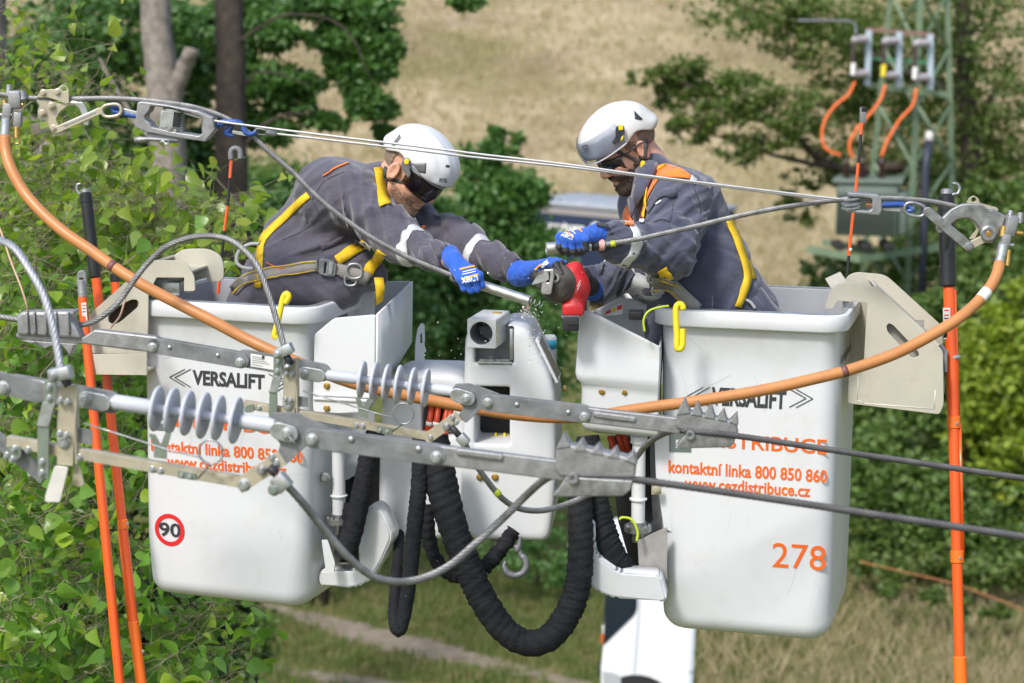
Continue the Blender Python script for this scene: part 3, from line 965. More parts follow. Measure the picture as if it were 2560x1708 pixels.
M_REDTXT = mat('red_vinyl', (0.68, 0.02, 0.025), 0.45)
M_WHITETXT = mat('white_vinyl', (0.82, 0.82, 0.82), 0.5)
M_GREYTXT = mat('grey_green_vinyl', (0.12, 0.15, 0.15), 0.5)
M_DARK = mat('dark_cavity', (0.02, 0.02, 0.022), 0.8)  # near-black, for painted shade in openings and for dark parts
M_RUBBER = mat('black_rubber', (0.022, 0.022, 0.025), 0.6, noise=0.3, nscale=30)
M_HOSE = mat('black_hose_fabric', (0.012, 0.013, 0.016), 0.85, noise=0.35, nscale=25, bump=0.5, bscale=90, spec=0.3)
M_STEEL = mat('galvanised_steel', (0.34, 0.35, 0.36), 0.42, 0.8, noise=0.25, nscale=30, dirt=(0.16, 0.15, 0.14), dirt_amt=0.5, dscale=40, rvar=0.12, bump=0.06, bscale=70)
M_ZINC = mat('bright_zinc', (0.48, 0.51, 0.52), 0.36, 0.75, noise=0.2, nscale=35, dirt=(0.2, 0.2, 0.2), dirt_amt=0.4, dscale=40, rvar=0.1)
M_DULL = mat('dull_galvanised', (0.215, 0.225, 0.235), 0.55, 0.5, noise=0.25, nscale=22, dirt=(0.30, 0.30, 0.29), dirt_amt=0.6, dscale=16, rvar=0.1, bump=0.08, bscale=60)
M_CAST = mat('cast_aluminium', (0.31, 0.315, 0.325), 0.5, 0.6, noise=0.2, nscale=25, dirt=(0.17, 0.16, 0.15), dirt_amt=0.5, dscale=30, rvar=0.1, bump=0.12, bscale=120)
M_YZINC = mat('yellow_zinc', (0.50, 0.46, 0.36), 0.42, 0.45, noise=0.2, nscale=16, dirt=(0.40, 0.30, 0.16), dirt_amt=0.75, dscale=14)
M_BRASS = mat('brass', (0.52, 0.34, 0.10), 0.38, 0.8, noise=0.15, nscale=30)
M_WIRE = mat('aluminium_wire', (0.235, 0.235, 0.235), 0.5, 0.6, noise=0.3, nscale=30)
M_WIREDARK = mat('weathered_wire', (0.085, 0.085, 0.09), 0.6, 0.4, noise=0.3, nscale=14)
M_CORANGE = mat('orange_cable_sheath', (0.50, 0.215, 0.075), 0.42, noise=0.07, nscale=8, dirt=(0.30, 0.15, 0.08), dirt_amt=0.65, dscale=13, spec=0.4, rvar=0.12)
M_POLE = mat('orange_pole', (0.83, 0.10, 0.01), 0.28, noise=0.05, nscale=6, coat=0.3)
M_POLE2 = mat('orange_collar', (0.85, 0.16, 0.012), 0.4)
M_YELLOW = mat('yellow_plastic', (0.78, 0.60, 0.015), 0.4, noise=0.05, nscale=10, dirt=(0.5, 0.4, 0.1), dirt_amt=0.3)
M_BLUEHK = mat('blue_hook_paint', (0.02, 0.075, 0.30), 0.32, noise=0.15, nscale=30, dirt=(0.35, 0.36, 0.4), dirt_amt=0.4, dscale=30)
M_LABEL = mat('label_foil', (0.72, 0.71, 0.69), 0.4)
M_INS = mat('grey_silicone', (0.47, 0.49, 0.54), 0.5, noise=0.05, nscale=10, dirt=(0.35, 0.32, 0.3), dirt_amt=0.25, dscale=12)
M_GREENYZ = mat('dark_zinc_bracket', (0.30, 0.36, 0.32), 0.4, 0.7, noise=0.15, nscale=16)
M_REDHOSE = mat('orange_hydraulic_hose', (0.48, 0.05, 0.012), 0.4)
M_YGREEN = mat('earth_wire_sheath', (0.45, 0.55, 0.03), 0.4)

# ------------------------------------------------------------------ buckets
def rrect(w, d, r, n=5):
    """rounded rectangle, counter-clockwise, centred"""
    out = []
    for cx, cy, a0 in ((w / 2 - r, -d / 2 + r, -90), (w / 2 - r, d / 2 - r, 0), (-w / 2 + r, d / 2 - r, 90), (-w / 2 + r, -d / 2 + r, 180)):
        for k in range(n + 1):
            t = R(a0 + 90 * k / n)
            out.append((cx + r * math.cos(t), cy + r * math.sin(t)))
    return out

class Bucket:
    def __init__(s, label, px, py, d, yaw, W, D, H, taper=0.03, shear=0.0):
        s.taper, s.shear = taper, shear
        s.O = at(px, py, d)               # top of the rim, middle of the front
        s.W, s.D, s.H = W, D, H
        s.lean = 0.018
        a = R(yaw)
        s.M = Matrix(((math.cos(a), math.sin(a), 0), (-math.sin(a), math.cos(a), 0), (0, 0, 1))).to_4x4()
        s.M.translation = s.O
        s.t = thing('bucket', label, 'lift bucket', s.M @ Vector((0, D / 2, -H)))
        p0 = s.M @ Vector((0, 0, -0.06))
        s.face = Plane(p0, yaw, -math.degrees(math.atan(s.lean / H)))
        s.face = s.face.off(0.0012)
        s.shell()
    def ring(s, z, grow, r=0.06, front=None):
        f = max(0, (-z - 0.06) / (s.H - 0.06))
        w = s.W - s.taper * f + 2 * grow; d = s.D - 0.03 * f + 2 * grow
        yc = s.lean * f + d / 2 - grow
        return [s.M @ Vector((x + s.shear * f, y + yc, z)) for x, y in rrect(w, d, max(0.01, r + max(grow, -0.05)))]
    def shell(s):
        H = s.H
        rows = []
        rows.append([s.M @ Vector((0, s.D / 2, -H))] * 24)
        for k in range(6, -1, -1):
            t = R(90 * k / 6)
            rows.append(s.ring(-H + 0.07 * (1 - math.sin(t)), -0.07 * (1 - math.cos(t)), 0.09))
        for z in (-0.8 * H, -0.6 * H, -0.4 * H, -0.2 * H): rows.append(s.ring(z, 0))
        for z, g in ((-0.064, 0), (-0.060, 0.003), (-0.057, 0.028), (-0.052, 0.031), (-0.012, 0.031), (-0.004, 0.028), (0, 0.020), (0, -0.004)):
            rows.append(s.ring(z, g))
        MB().grid(rows, True).build('shell', M_WHITE, s.t, 'auto', 40)
        rows = [s.ring(0.0006, -0.0045), s.ring(-0.004, -0.012), s.ring(-0.02, -0.013), s.ring(-H * 0.5, -0.014), s.ring(-H + 0.12, -0.02), [s.M @ Vector((0, s.D / 2, -H + 0.12))] * 24]
        MB().grid(rows, True).build('liner', M_LINER, s.t, 'auto', 40)
        mb = MB()
        rows = [s.ring(0.0012, 0.015), s.ring(0.003, 0.012), s.ring(0.003, -0.006), s.ring(0.0012, -0.009)]
        MB().grid(rows, True).build('rim_trim', M_ZINC, s.t, 'auto', 40)
    def text(s, name, body, box, m, **k):
        return link(name, fit_text(body, px_box(s.face, *box), s.face, **k), m, s.t)
    def shape(s, name, polys, m, thick=0.0012):
        return link(name, plate_mesh([s.face.poly(p) for p in polys], thick, 0, s.face.M), m, s.t)
    def strokes(s, name, lines, wpx, m):
        mb = MB()
        for ln in lines:
            for (x0, y0), (x1, y1) in zip(ln, ln[1:]):
                a = Vector(s.face.l(x0, y0)); b = Vector(s.face.l(x1, y1))
                t = (b - a).normalized(); n = Vector((-t.y, t.x)) * wpx / FPX * 6.9 / 2
                mb.prism([tuple(a + n), tuple(a - n), tuple(b - n), tuple(b + n)], 0.0012, s.face.M)
        return mb.build(name, m, s.t, False)

def ang(x0, y0, x1, y1, t):  # slanted helper: y along a sloping baseline
    return y0 + (y1 - y0) * (t - x0) / (x1 - x0)

BL = Bucket('left white lift bucket with the round speed sticker reading 90', 557, 757, 6.95, 19, 0.66, 0.56, 1.10, 0.01, -0.036)
BR = Bucket('right white lift bucket with the orange number 278', 1871, 779, 6.78, 16, 0.612, 0.62, 1.165, 0.012, 0.0)

def build_bucket_graphics():
    b = BL
    b.text('lettering', 'VERSALIFT', (482, 930, 662, 969), M_BLACKTXT, bold=0.035, shear=0.05)
    b.strokes('chevron', [[(462, 923), (424, 943), (462, 966)], [(477, 923), (437, 944), (477, 968)]], 1.8, M_BLACKTXT)
    b.strokes('chevron', [[(672, 935), (712, 957), (672, 980)], [(687, 936), (726, 958), (687, 981)]], 1.8, M_BLACKTXT)
    b.shape('logo', [[(378, 1040), (432, 1043), (432, 1078), (378, 1075)], [(392, 1050), (423, 1052), (423, 1060), (392, 1058)]], M_GREYTXT)
    b.text('lettering', 'DISTRIBUCE', (440, 1045, 752, 1080), M_ORANGETXT, bold=0.012)
    b.text('lettering', 'kontaktní linka 800 850 860', (378, 1112, 756, 1143), M_ORANGETXT, bold=0.02)
    b.text('lettering', 'www.cezdistribuce.cz', (418, 1150, 716, 1180), M_ORANGETXT, bold=0.02)
    c = b.face.l(424, 1325)
    link('sticker_ring', plate_mesh([circ(c[0], c[1], 0.0600, 40), circ(c[0], c[1], 0.0445, 40)], 0.0012, 0, b.face.M), M_REDTXT, b.t)
    b.text('lettering', '90', (398, 1306, 452, 1344), M_BLACKTXT, bold=0.02)
    b = BR
    b.text('lettering', 'VERSALIFT', (1779, 972, 1966, 1019), M_BLACKTXT, bold=0.035, shear=0.05)
    b.strokes('chevron', [[(1758, 968), (1717, 991), (1758, 1015)], [(1775, 968), (1731, 992), (1775, 1017)]], 1.8, M_BLACKTXT)
    b.strokes('chevron', [[(1973, 972), (2015, 996), (1973, 1018)], [(1990, 973), (2032, 997), (1990, 1019)]], 1.8, M_BLACKTXT)
    b.shape('logo', [[(1673, 1082), (1728, 1084), (1728, 1131), (1673, 1129)], [(1689, 1098), (1716, 1099), (1716, 1107), (1700, 1106), (1700, 1113), (1716, 1114), (1716, 1121), (1689, 1120)]], M_GREYTXT)
    b.text('lettering', 'DISTRIBUCE', (1762, 1090, 2068, 1127), M_ORANGETXT, bold=0.012)
    b.text('lettering', 'kontaktní linka 800 850 860', (1671, 1162, 2068, 1195), M_ORANGETXT, bold=0.02)
    b.text('lettering', 'www.cezdistribuce.cz', (1711, 1202, 2026, 1233), M_ORANGETXT, bold=0.02)
    b.text('lettering', '278', (1931, 1360, 2065, 1424), M_ORANGETXT, bold=0.0)
    for bk, seed in ((BL, 3), (BR, 5)):
        rs = random.Random(seed)
        mb = MB()
        for k in range(15):
            x = rs.uniform(-0.42, 0.42) * bk.W; y = rs.uniform(-0.98, -0.06) * bk.H + 0.06; L = rs.uniform(0.015, 0.16); an = rs.choice([rs.uniform(70, 110), rs.uniform(-60, 40)])
            P = [Vector((x + L * f * math.cos(R(an)) + 0.01 * math.sin(f * 3) * L * 6, max(-bk.H + 0.16, y + L * f * math.sin(R(an))), 0)) for f in (0, .35, .7, 1)]
            w = rs.uniform(0.0002, 0.0005)
            for a, c in zip(P, P[1:]):
                t_ = (c - a)
                if t_.length < 1e-4: continue
                t_.normalize(); n_ = Vector((-t_.y, t_.x, 0)) * w
                mb.add([bk.face.M @ v for v in (a + n_, c + n_, c - n_, a - n_)], [(0, 1, 2, 3)])
        mb.build('scratches', mat('scratch_grey_%d' % seed, (0.42, 0.41, 0.39), 0.6), bk.t, False)['kind'] = 'stuff'
    # small print on the right-hand side wall
    sp = Plane(b.M @ Vector((b.W / 2 - 0.006, 0.1, -0.5)), 9 - 90, 0)
    X = sp.M.to_3x3() @ Vector((1, 0, 0))
    sgn = 1 if X.y > 0 else -1
    for body, z, m, h, x0, x1 in (('www.kdejinde.cz', -0.86, M_REDTXT, 0.028, 0.06, 0.40), ('kdejinde', -0.20, M_BLACKTXT, 0.05, 0.10, 0.42), ('jinde', -0.30, M_ORANGETXT, 0.05, 0.30, 0.45)):
        me = text_mesh(body, 1, Matrix(), 0.02, 0.01)
        xs = [v.co.x for v in me.vertices]; ys = [v.co.y for v in me.vertices]
        A = Matrix.Diagonal(((x1 - x0) / (max(xs) - min(xs)), h / (max(ys) - min(ys)), 0.06, 1)) @ Matrix.Translation((-min(xs), -min(ys), 0))
        f = max(0, (-z - 0.06) / (b.H - 0.06))
        Ms = b.M @ Matrix.Translation((b.W / 2 - 0.015 * f + 0.0012, x0 + b.lean * f, z)) @ Matrix(((0, 0, 1, 0), (1, 0, 0, 0), (0, 1, 0, 0), (0, 0, 0, 1)))
        me.transform(Ms @ A)
        link('lettering', me, m, b.t)

# ------------------------------------------------------------------ tool trays between the buckets
def build_trays():
    # right tray: pressed tub, wider above a step
    t = thing('tool_tray', 'white tool tray bolted to the left side of the right bucket', 'tool tray', at(1540, 1090, 6.85))
    pl = Plane(at(1540, 930, 6.80), 6)
    top = [(1447, 772), (1449, 778), (1580, 797), (1648, 866)]
    def tub(rows, dep, m):
        mb = MB(); g = []
        for xl, xr, yl, yr, inset in rows:
            a = Vector((*pl.l(xl, yl), 0)); c = Vector((*pl.l(xr, yr), 0))
            q = []
            r = 0.03
            # left side back -> rounded corner -> front -> right side back
            q.append(Vector((a.x + 0.012, a.y + 0.012, -dep + 0.0)))
            q.append(Vector((a.x, a.y, -r - inset)))
            for k in range(1, 5):
                th = R(90 * k / 5)
                q.append(Vector((a.x + r * (1 - math.cos(th)), a.y, -r * (1 - math.sin(th)) - inset)))
            for k in range(1, 7):
                f = k / 6
                q.append(Vector((a.x + r + (c.x - a.x - r) * f, a.y + (c.y - a.y) * f, -inset)))
            q.append(Vector((c.x + 0.004, c.y, -0.02 - inset)))
            q.append(Vector((c.x + 0.004, c.y, -dep)))
            g.append([pl.M @ v for v in q])
        mb.grid(g)
        return mb
    rows = [(1447, 1648, 774, 868, 0.0), (1446, 1648, 790, 872, 0.004), (1441, 1648, 880, 905, 0.002), (1437, 1646, 934, 950, 0.0), (1440, 1645, 950, 966, 0.001), (1449, 1644, 962, 982, 0.016), (1452, 1643, 980, 1000, 0.020), (1450, 1643, 1040, 1062, 0.020), (1452, 1642, 1068, 1088, 0.022), (1461, 1640, 1082, 1097, 0.035), (1480, 1638, 1092, 1103, 0.06)]
    mb = tub(rows, 0.30, M_WHITE2)
    me = mb.mesh('tub')
    o = link('tub', me, M_WHITE2, t, 'auto', 50)
    md = o.modifiers.new('thickness', 'SOLIDIFY'); md.thickness = 0.006; md.offset = -1
    # inner back wall, leaflet and bracket
    bp = Plane(at(1560, 780, 7.10), 6)
    plate('back_wall', [bp.poly([(1460, 790), (1548, 745), (1665, 752), (1668, 960), (1460, 960)])], 0.008, bp, M_WHITE2, t, 0.002)
    lp = Plane(at(1530, 775, 7.02), 6).off(0.002)
    s = plate('warning_label', [lp.poly([(1505, 783), (1556, 758), (1556, 786), (1520, 790)])], 0.002, lp, M_WHITETXT, t, 0)
    plate('warning_band', [lp.poly([(1514, 780), (1527, 773), (1527, 782), (1514, 786)])], 0.002, lp, M_REDTXT, t, 0, 0.002)
    plate('warning_band', [lp.poly([(1529, 772), (1541, 767), (1541, 778), (1529, 781)])], 0.002, lp, M_YELLOW, t, 0, 0.002)
    plate('warning_band', [lp.poly([(1543, 766), (1555, 761), (1555, 772), (1543, 776)])], 0.002, lp, M_REDTXT, t, 0, 0.002)
    for x, y in ((1504, 982), (1561, 983)):
        k = MB(); bolt(k, pl.T(*pl.l(x, y), -0.021), 0.0085, 0.006); k.build('bolt', M_BRASS, t)
    bm_ = MB(); bm_.box((0.05, 0.03, 0.05), Plane(at(1590, 787, 7.0), 6).M, bev=0.004); bm_.build('control_box', M_RUBBER, t)
    wire(ats([(1612, 830), (1609, 800), (1622, 778), (1650, 768), (1672, 765)], 6.72), 0.004, 'earth_lead', M_YGREEN, t, 6, 0.006, 0.05)
    # left tray: lower one, slanted towards its top left corner
    t = thing('tool_tray', 'white tool tray bolted to the right side of the left bucket', 'tool tray', at(860, 1040, 7.0))
    pl2 = Plane(at(870, 920, 6.85), 14)
    front = round_poly(pl2.poly([(787, 836), (836, 795), (940, 786), (938, 985), (915, 1030), (850, 1034), (784, 1030), (783, 1010)]), 0.012)
    plate('front_wall', [front], 0.012, pl2, M_WHITE2, t, 0.004)
    # right flank and back wall
    mb = MB()
    A = [pl2.w(940, 786), pl2.w(939, 940), pl2.w(915, 1030)]
    bk = [at(1027, 704, 7.38), at(1025, 855, 7.38), at(960, 960, 7.3)]
    mb.grid([[a, (a * 2 + b) / 3, (a + b * 2) / 3, b] for a, b in zip(A, bk)])
    o = mb.build('flank', M_WHITE2, t, True); md = o.modifiers.new('thickness', 'SOLIDIFY'); md.thickness = 0.008
    b2 = Plane(at(960, 760, 7.42), 8)
    plate('back_wall', [round_poly(b2.poly([(800, 720), (905, 704), (1027, 703), (1026, 850), (900, 900), (800, 880)]), 0.01)], 0.008, b2, M_WHITE2, t, 0.002)
    in_ = Plane(at(920, 740, 7.2), 20)
    plate('inner_wall', [round_poly(in_.poly([(845, 752), (912, 700), (937, 703), (938, 800), (845, 800)]), 0.008)], 0.008, in_, M_WHITE2, t, 0.002)
    mb = MB()
    g = []
    for y, z in ((975, 0.008), (984, 0.016), (992, 0.008)): pass
    for y0, dz in ((990, 0.008), (1000, 0.009)):
        a, b = pl2.l(785, y0), pl2.l(935, y0 - 4)
        mb.box((b[0] - a[0], 0.012, 0.012), pl2.T((a[0] + b[0]) / 2, (a[1] + b[1]) / 2, dz), bev=0.005)
    mb.build('rib', M_WHITE2, t)
    for x, y in ((819, 964), (819, 1020)):
        k = MB(); bolt(k, pl2.T(*pl2.l(x, y), 0.007), 0.0085, 0.006); k.build('bolt', M_BRASS, t)

# ------------------------------------------------------------------ stick holders on the outer rims
def build_holders():
    def holder(label, px, front, notchslot, back, sl, d0, d1, yaw):
        t = thing('stick_holder', label, 'holder', at(*px, (d0 + d1) / 2))
        pf = Plane(at(*px, d0), yaw); pb = Plane(at(*px, d1), yaw)
        plate('side_plate', [round_poly(pf.poly(front), 0.012)] + [round_poly(pf.poly(q), 0.03, 6) for q in notchslot], 0.008, pf, M_BEIGE, t, 0.0015)
        plate('side_plate', [round_poly(pb.poly(back), 0.02)], 0.008, pb, M_BEIGE, t, 0.0015)
        for (a, b) in sl:
            p, q = pf.w(*a[0]), pf.w(*a[1])
            r_, s_ = p - pf.n * (pf.o - pb.o).dot(pf.n), q - pf.n * (pf.o - pb.o).dot(pf.n)
            mb = MB(); n = (q - p).cross(r_ - p).normalized() * 0.008
            mb.add([p, q, s_, r_, p + n, q + n, s_ + n, r_ + n], [(0, 1, 2, 3), (7, 6, 5, 4), (0, 4, 5, 1), (1, 5, 6, 2), (2, 6, 7, 3), (3, 7, 4, 0)])
            mb.build(b, M_BEIGE, t, False)
        return t, pf, pb
    t, pf, pb = holder('beige stick holder hooked over the right rim of the right bucket', (2220, 900),
        [(2061, 772, .01), (2067, 752), (2075, 726), (2094, 709), (2119, 706), (2169, 713), (2190, 718), (2345, 864), (2357, 877), (2359, 1010), (2349, 1036), (2119, 1008), (2122, 930), (2158, 930, .004), (2168, 757, .004), (2094, 752, .004), (2082, 773, .01)],
        [[(2216, 814), (2222, 808), (2232, 812), (2296, 880), (2298, 890), (2286, 895), (2278, 893), (2218, 828)]],
        [(2104, 720), (2118, 690), (2140, 680), (2206, 686), (2222, 694), (2355, 815), (2362, 990), (2120, 980), (2110, 800)],
        [(((2190, 722), (2345, 866)), 'sloping_panel'), (((2080, 726), (2119, 708)), 'cross_panel')], 6.86, 7.10, 4)
    mb = MB()
    for z, y in ((0.0055, 0), ): 
        L = [(2145, 938), (2143, 1000), (2160, 1008), (2335, 1022), (2338, 975)]
        for a, b in zip(L, L[1:]):
            mb.tube([pf.w(*a) + pf.n * 0.004, pf.w(*b) + pf.n * 0.004], 0.0016, 6)
    mb.build('weld_bead', mat('pale_sealant', (0.72, 0.70, 0.63), 0.5), t, True)
    ip = Plane(at(2255, 850, 6.872), 4)
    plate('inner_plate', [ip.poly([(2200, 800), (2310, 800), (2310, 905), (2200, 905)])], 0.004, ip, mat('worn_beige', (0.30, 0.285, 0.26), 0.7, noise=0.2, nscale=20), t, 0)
    c = MB(); c.box((0.03, 0.02, 0.035), Plane(at(2358, 880, 6.95), 0).M, bev=0.004); c.tube(ats([(2350, 862), (2362, 880), (2362, 930)], 6.93), 0.009, 8); c.build('clip', M_STEEL, t)
    # left
    t, pf, pb = holder('beige stick holder with a low box hooked over the left rim of the left bucket', (330, 800), 
        [(211, 858), (219, 792), (232, 779), (372, 655), (386, 651), (448, 651), (470, 662), (487, 692), (489, 728), (461, 728, .002), (461, 694, .002), (392, 694, .002), (372, 735, .004), (370, 884), (212, 884)],
        [[(271, 790), (290, 770), (330, 748), (347, 750), (347, 766), (300, 806), (284, 812), (272, 806)]],
        [(240, 770), (420, 650), (455, 624), (478, 622), (522, 622), (552, 638), (560, 662), (560, 702), (520, 706), (515, 690), (300, 800), (240, 850)],
        [(((372, 657), (232, 781)), 'sloping_panel'), (((390, 690), (461, 690)), 'cross_panel')], 7.02, 7.27, 12)
    bp = Plane(at(290, 912, 6.99), 12)
    plate('box_front', [bp.poly([(211, 886), (368, 884), (368, 938), (213, 936)])], 0.008, bp, M_BEIGE, t, 0.0015)
    mb = MB(); mb.box((0.20, 0.006, 0.20), bp.T(*bp.l(290, 930), -0.11)); mb.box((0.006, 0.07, 0.21), bp.T(*bp.l(212, 911), -0.11)); mb.build('box_base', M_BEIGE, t)
    k = MB(); bolt(k, bp.T(*bp.l(224, 882), 0.004), 0.007, 0.005); k.build('bolt', M_YZINC, t)
    ip = Plane(at(310, 780, 7.12), 12)
    plate('inner_plate', [ip.poly([(262, 740), (352, 740), (352, 820), (262, 820)])], 0.004, ip, mat('dark_brown', (0.12, 0.085, 0.07), 0.7, noise=0.3, nscale=20), t, 0)  # plain dark brown sheet behind the slot
    # galvanised shelf seen through the notch
    mb = MB(); mb.box((0.12, 0.16, 0.05), Plane(at(430, 715, 7.12), 12).M @ Matrix.Rotation(R(90), 4, 'X'), bev=0.004)
    mb.build('clamp_block', M_ZINC, t)

# ------------------------------------------------------------------ boom head between the buckets
def convex(P2, poly, k=0.03):
    """signed distance-ish of a convex polygon (counter-clockwise)"""
    d = None
    n = len(poly)
    for i in range(n):
        a = poly[i]; b = poly[(i + 1) % n]
        dx, dy = b[0] - a[0], b[1] - a[1]; L = math.hypot(dx, dy)
        e = ((P2[:, 0] - a[0]) * dy - (P2[:, 1] - a[1]) * dx) / L
        d = e if d is None else smax(d, e, k)
    return d

def ccw(poly):
    s = sum(poly[i - 1][0] * poly[i][1] - poly[i][0] * poly[i - 1][1] for i in range(len(poly)))
    return poly if s > 0 else poly[::-1]

def cover(name, pl, poly, depth, cuts, m, parent, h=0.006, edge=0.03, extra=None):
    poly = ccw(pl.poly(poly))
    def f(P):
        d = convex(P[:, :2], poly, edge)
        d = smax(d, np.abs(P[:, 2] + depth / 2) - depth / 2, edge)
        for (x0, y0, x1, y1, z0, z1) in cuts:
            a = pl.l(x0, y1); b = pl.l(x1, y0)
            c = ((a[0] + b[0]) / 2, (a[1] + b[1]) / 2, (z0 + z1) / 2)
            d = smax(d, -sd_box(P, c, (abs(b[0] - a[0]) / 2, abs(b[1] - a[1]) / 2, (z1 - z0) / 2), 0.006), 0.006)
        if extra: d = extra(P, d)
        return d
    xs = [p[0] for p in poly]; ys = [p[1] for p in poly]
    return solid(name, f, (min(xs) - .02, min(ys) - .02, -depth - .02), (max(xs) + .02, max(ys) + .02, .02), h, m, parent, pl.M)

def hose(name, label, pts, r, group=None, m=None, d=6.9, wr=0.06, cat='hose'):
    P = resample(bez(ats(pts, d), 8), 0.006)
    n = len(P)
    rr = np.interp(np.linspace(0, 1, n), np.linspace(0, 1, len(r)), r) if hasattr(r, '__len__') else np.full(n, r)
    seg = 20
    t = np.arange(n)
    ph = rng.uniform(0, 6.28, 6)
    a = None
    mb = MB()
    base = 0
    rows = []
    acc = 0
    for i in range(n):
        T = (P[min(i + 1, n - 1)] - P[max(i - 1, 0)]).normalized()
        a = (a - T * a.dot(T)).normalized() if a else T.orthogonal().normalized()
        b = T.cross(a)
        if i: acc += (P[i] - P[i - 1]).length
        row = []
        for k in range(seg):
            th = 2 * math.pi * k / seg
            w = (0.55 + 0.45 * math.sin(acc * 11 + ph[2])) * 0.9 * math.sin(acc * 330 + 3.0 * math.sin(th * 2 + acc * 9 + ph[5])) + 0.5 * math.sin(acc * 190 + 2.2 * math.sin(th + ph[0]) + 1.5 * math.sin(acc * 23 + ph[1])) + 0.35 * math.sin(acc * 97 + 1.7 * math.sin(2 * th + ph[2]) + ph[3]) + 0.3 * math.sin(th * 2 + acc * 14 + ph[4])
            row.append(P[i] + (a * math.cos(th) + b * math.sin(th)) * float(rr[i]) * (1 + wr * w))
        rows.append(row)
    mb.grid(rows, True)
    mb.f.append(tuple(range(seg))); mb.f.append(tuple(range((n - 1) * seg, n * seg)))
    o = mb.build(name, m or M_HOSE, None, True)
    return tag(o, label, cat, group)

def build_boom_head():
    t = thing('boom_head', 'white boom head with square socket tube between the two buckets', 'boom head', at(1230, 1340, 7.15))
    pl = Plane(at(1270, 1060, 7.0), 5)
    def top_dip(P, d):
        a = pl.l(1240, 815)
        return smax(d, -sd_box(P, (a[0], a[1] + 0.004, -0.12), (0.028, 0.012, 0.3), 0.008), 0.012)
    cover('main_cover', pl, [(1178, 816), (1318, 818), (1388, 965), (1394, 1240), (1372, 1356), (1174, 1352), (1148, 1290), (1162, 830)], 0.34,
          [(1187, 968, 1274, 1110, -0.25, 0.05), (1187, 820, 1284, 908, -0.10, 0.05)], M_WHITE2, t, 0.006, 0.032, top_dip)
    cp = pl.off(-0.19)
    plate('cavity_shade', [cp.poly([(1180, 960), (1280, 960), (1280, 1120), (1180, 1120)])], 0.004, cp, M_DARK, t, 0)  # black sheet standing for the shade inside the opening
    cp = pl.off(-0.06)
    plate('socket_frame', [cp.poly([(1184, 816), (1290, 816), (1290, 912), (1184, 912)])], 0.004, cp, M_DULL, t, 0)
    # side window in the sloping flank
    mb = MB()
    a, b = pl.l(1334, 858), pl.l(1386, 962)
    dv = Vector((b[0] - a[0], b[1] - a[1], 0)).normalized()
    nv = Vector((-dv.y, dv.x, 0))
    if nv.x < 0: nv = -nv
    Mf = pl.M @ Matrix((dv, Vector((0, 0, -1)), nv)).transposed().to_4x4()
    Mf.translation = pl.M @ Vector(((a[0] + b[0]) / 2 + 0.006, (a[1] + b[1]) / 2, -0.12))
    mb.box((0.17, 0.16, 0.012), Mf, bev=0.004); mb.build('flank_frame', M_WHITE2, t)
    mb = MB(); mb.box((0.15, 0.13, 0.014), Mf, bev=0.002); mb.build('flank_window', mat('smoked_panel', (0.10, 0.09, 0.08), 0.4), t)
    # square tube with round bore
    sp = Plane(at(1204, 834, 6.88), 14)
    c = sp.l(1204, 834)
    sq = [(c[0] + x, c[1] + y) for x, y in ((-.052, -.052), (.052, -.052), (.052, .052), (-.052, .052))]
    plate('socket_tube', [round_poly(sq, 0.010), circ(c[0] - .002, c[1], 0.040, 32)], 0.20, sp, M_WHITE2, t, 0.003, -0.10)
    mb = MB(); mb.lathe([(0.0398, -0.004), (0.0398, -0.19)], sp.T(c[0] - .002, c[1], 0), 32, False); mb.build('bore_lining', mat('grey_bore', (0.20, 0.205, 0.21), 0.5), t, True)
    plate('bore_end', [circ(c[0], c[1], 0.041)], 0.004, sp, M_DARK, t, 0, -0.18)
    mb = MB(); mb.box((0.001, 0.062, 0.008), sp.T(c[0] + 0.0528, c[1] - .004, -0.02)); mb.build('yellow_label', M_YELLOW, t)
    mb = MB()
    for dx in (-0.03, 0.036):
        mb.box((0.05, 0.008, 0.008), pl.T(*pl.l(1235 + dx * 600, 900), 0.004))
    mb.box((0.012, 0.11, 0.02), pl.T(*pl.l(1278, 862), -0.01), bev=0.003)
    mb.box((0.12, 0.012, 0.02), pl.T(*pl.l(1238, 908), -0.006), bev=0.003)
    mb.build('socket_rail', M_ZINC, t)
    # left cover with the hose opening
    p2 = Plane(at(1060, 1120, 7.12), 8)
    cover('side_cover', p2, [(957, 955), (985, 932), (1150, 936), (1166, 952), (1168, 1220), (1150, 1335), (1080, 1360), (978, 1358), (944, 1310), (940, 1140)], 0.30,
          [(1052, 990, 1132, 1092, -0.2, 0.05)], M_WHITE2, t, 0.006, 0.035)
    cp = p2.off(-0.16)
    plate('cavity_shade', [cp.poly([(1040, 980), (1145, 980), (1145, 1105), (1040, 1105)])], 0.004, cp, M_DARK, t, 0)  # shade of the hose opening painted as a black sheet
    for x0, x1, y in ((1068, 1082, 1000), (1085, 1100, 985), (1103, 1125, 990), (1112, 1135, 1000)):
        mb = MB(); P = bez([at(x0 - 6, 1100, 7.16), at((x0 + x1) / 2, 1045, 7.14), at(x1, y - 10, 7.2)], 6)
        mb.tube(P, 0.0115, 12); o = mb.build('hydraulic_hose', M_REDHOSE, t, True)
        mb = MB(); mb.tube([P[4], P[5]], 0.0119, 12); mb.build('hose_label', M_LABEL, o, True)
    mb = MB()
    for k in range(5):
        mb.lathe([(0.014, 0), (0.017, .004), (0.014, .010)], Matrix.Translation(at(1225 + k * 11, 1098 - (k % 2) * 6, 7.16)) @ Matrix.Rotation(R(90), 4, 'Y'), 12)
    mb.build('yellow_coil', M_YELLOW, t, True)
    # black sheet painting the shade in the gap between the covers
    gp = Plane(at(1155, 1200, 7.25), 5)
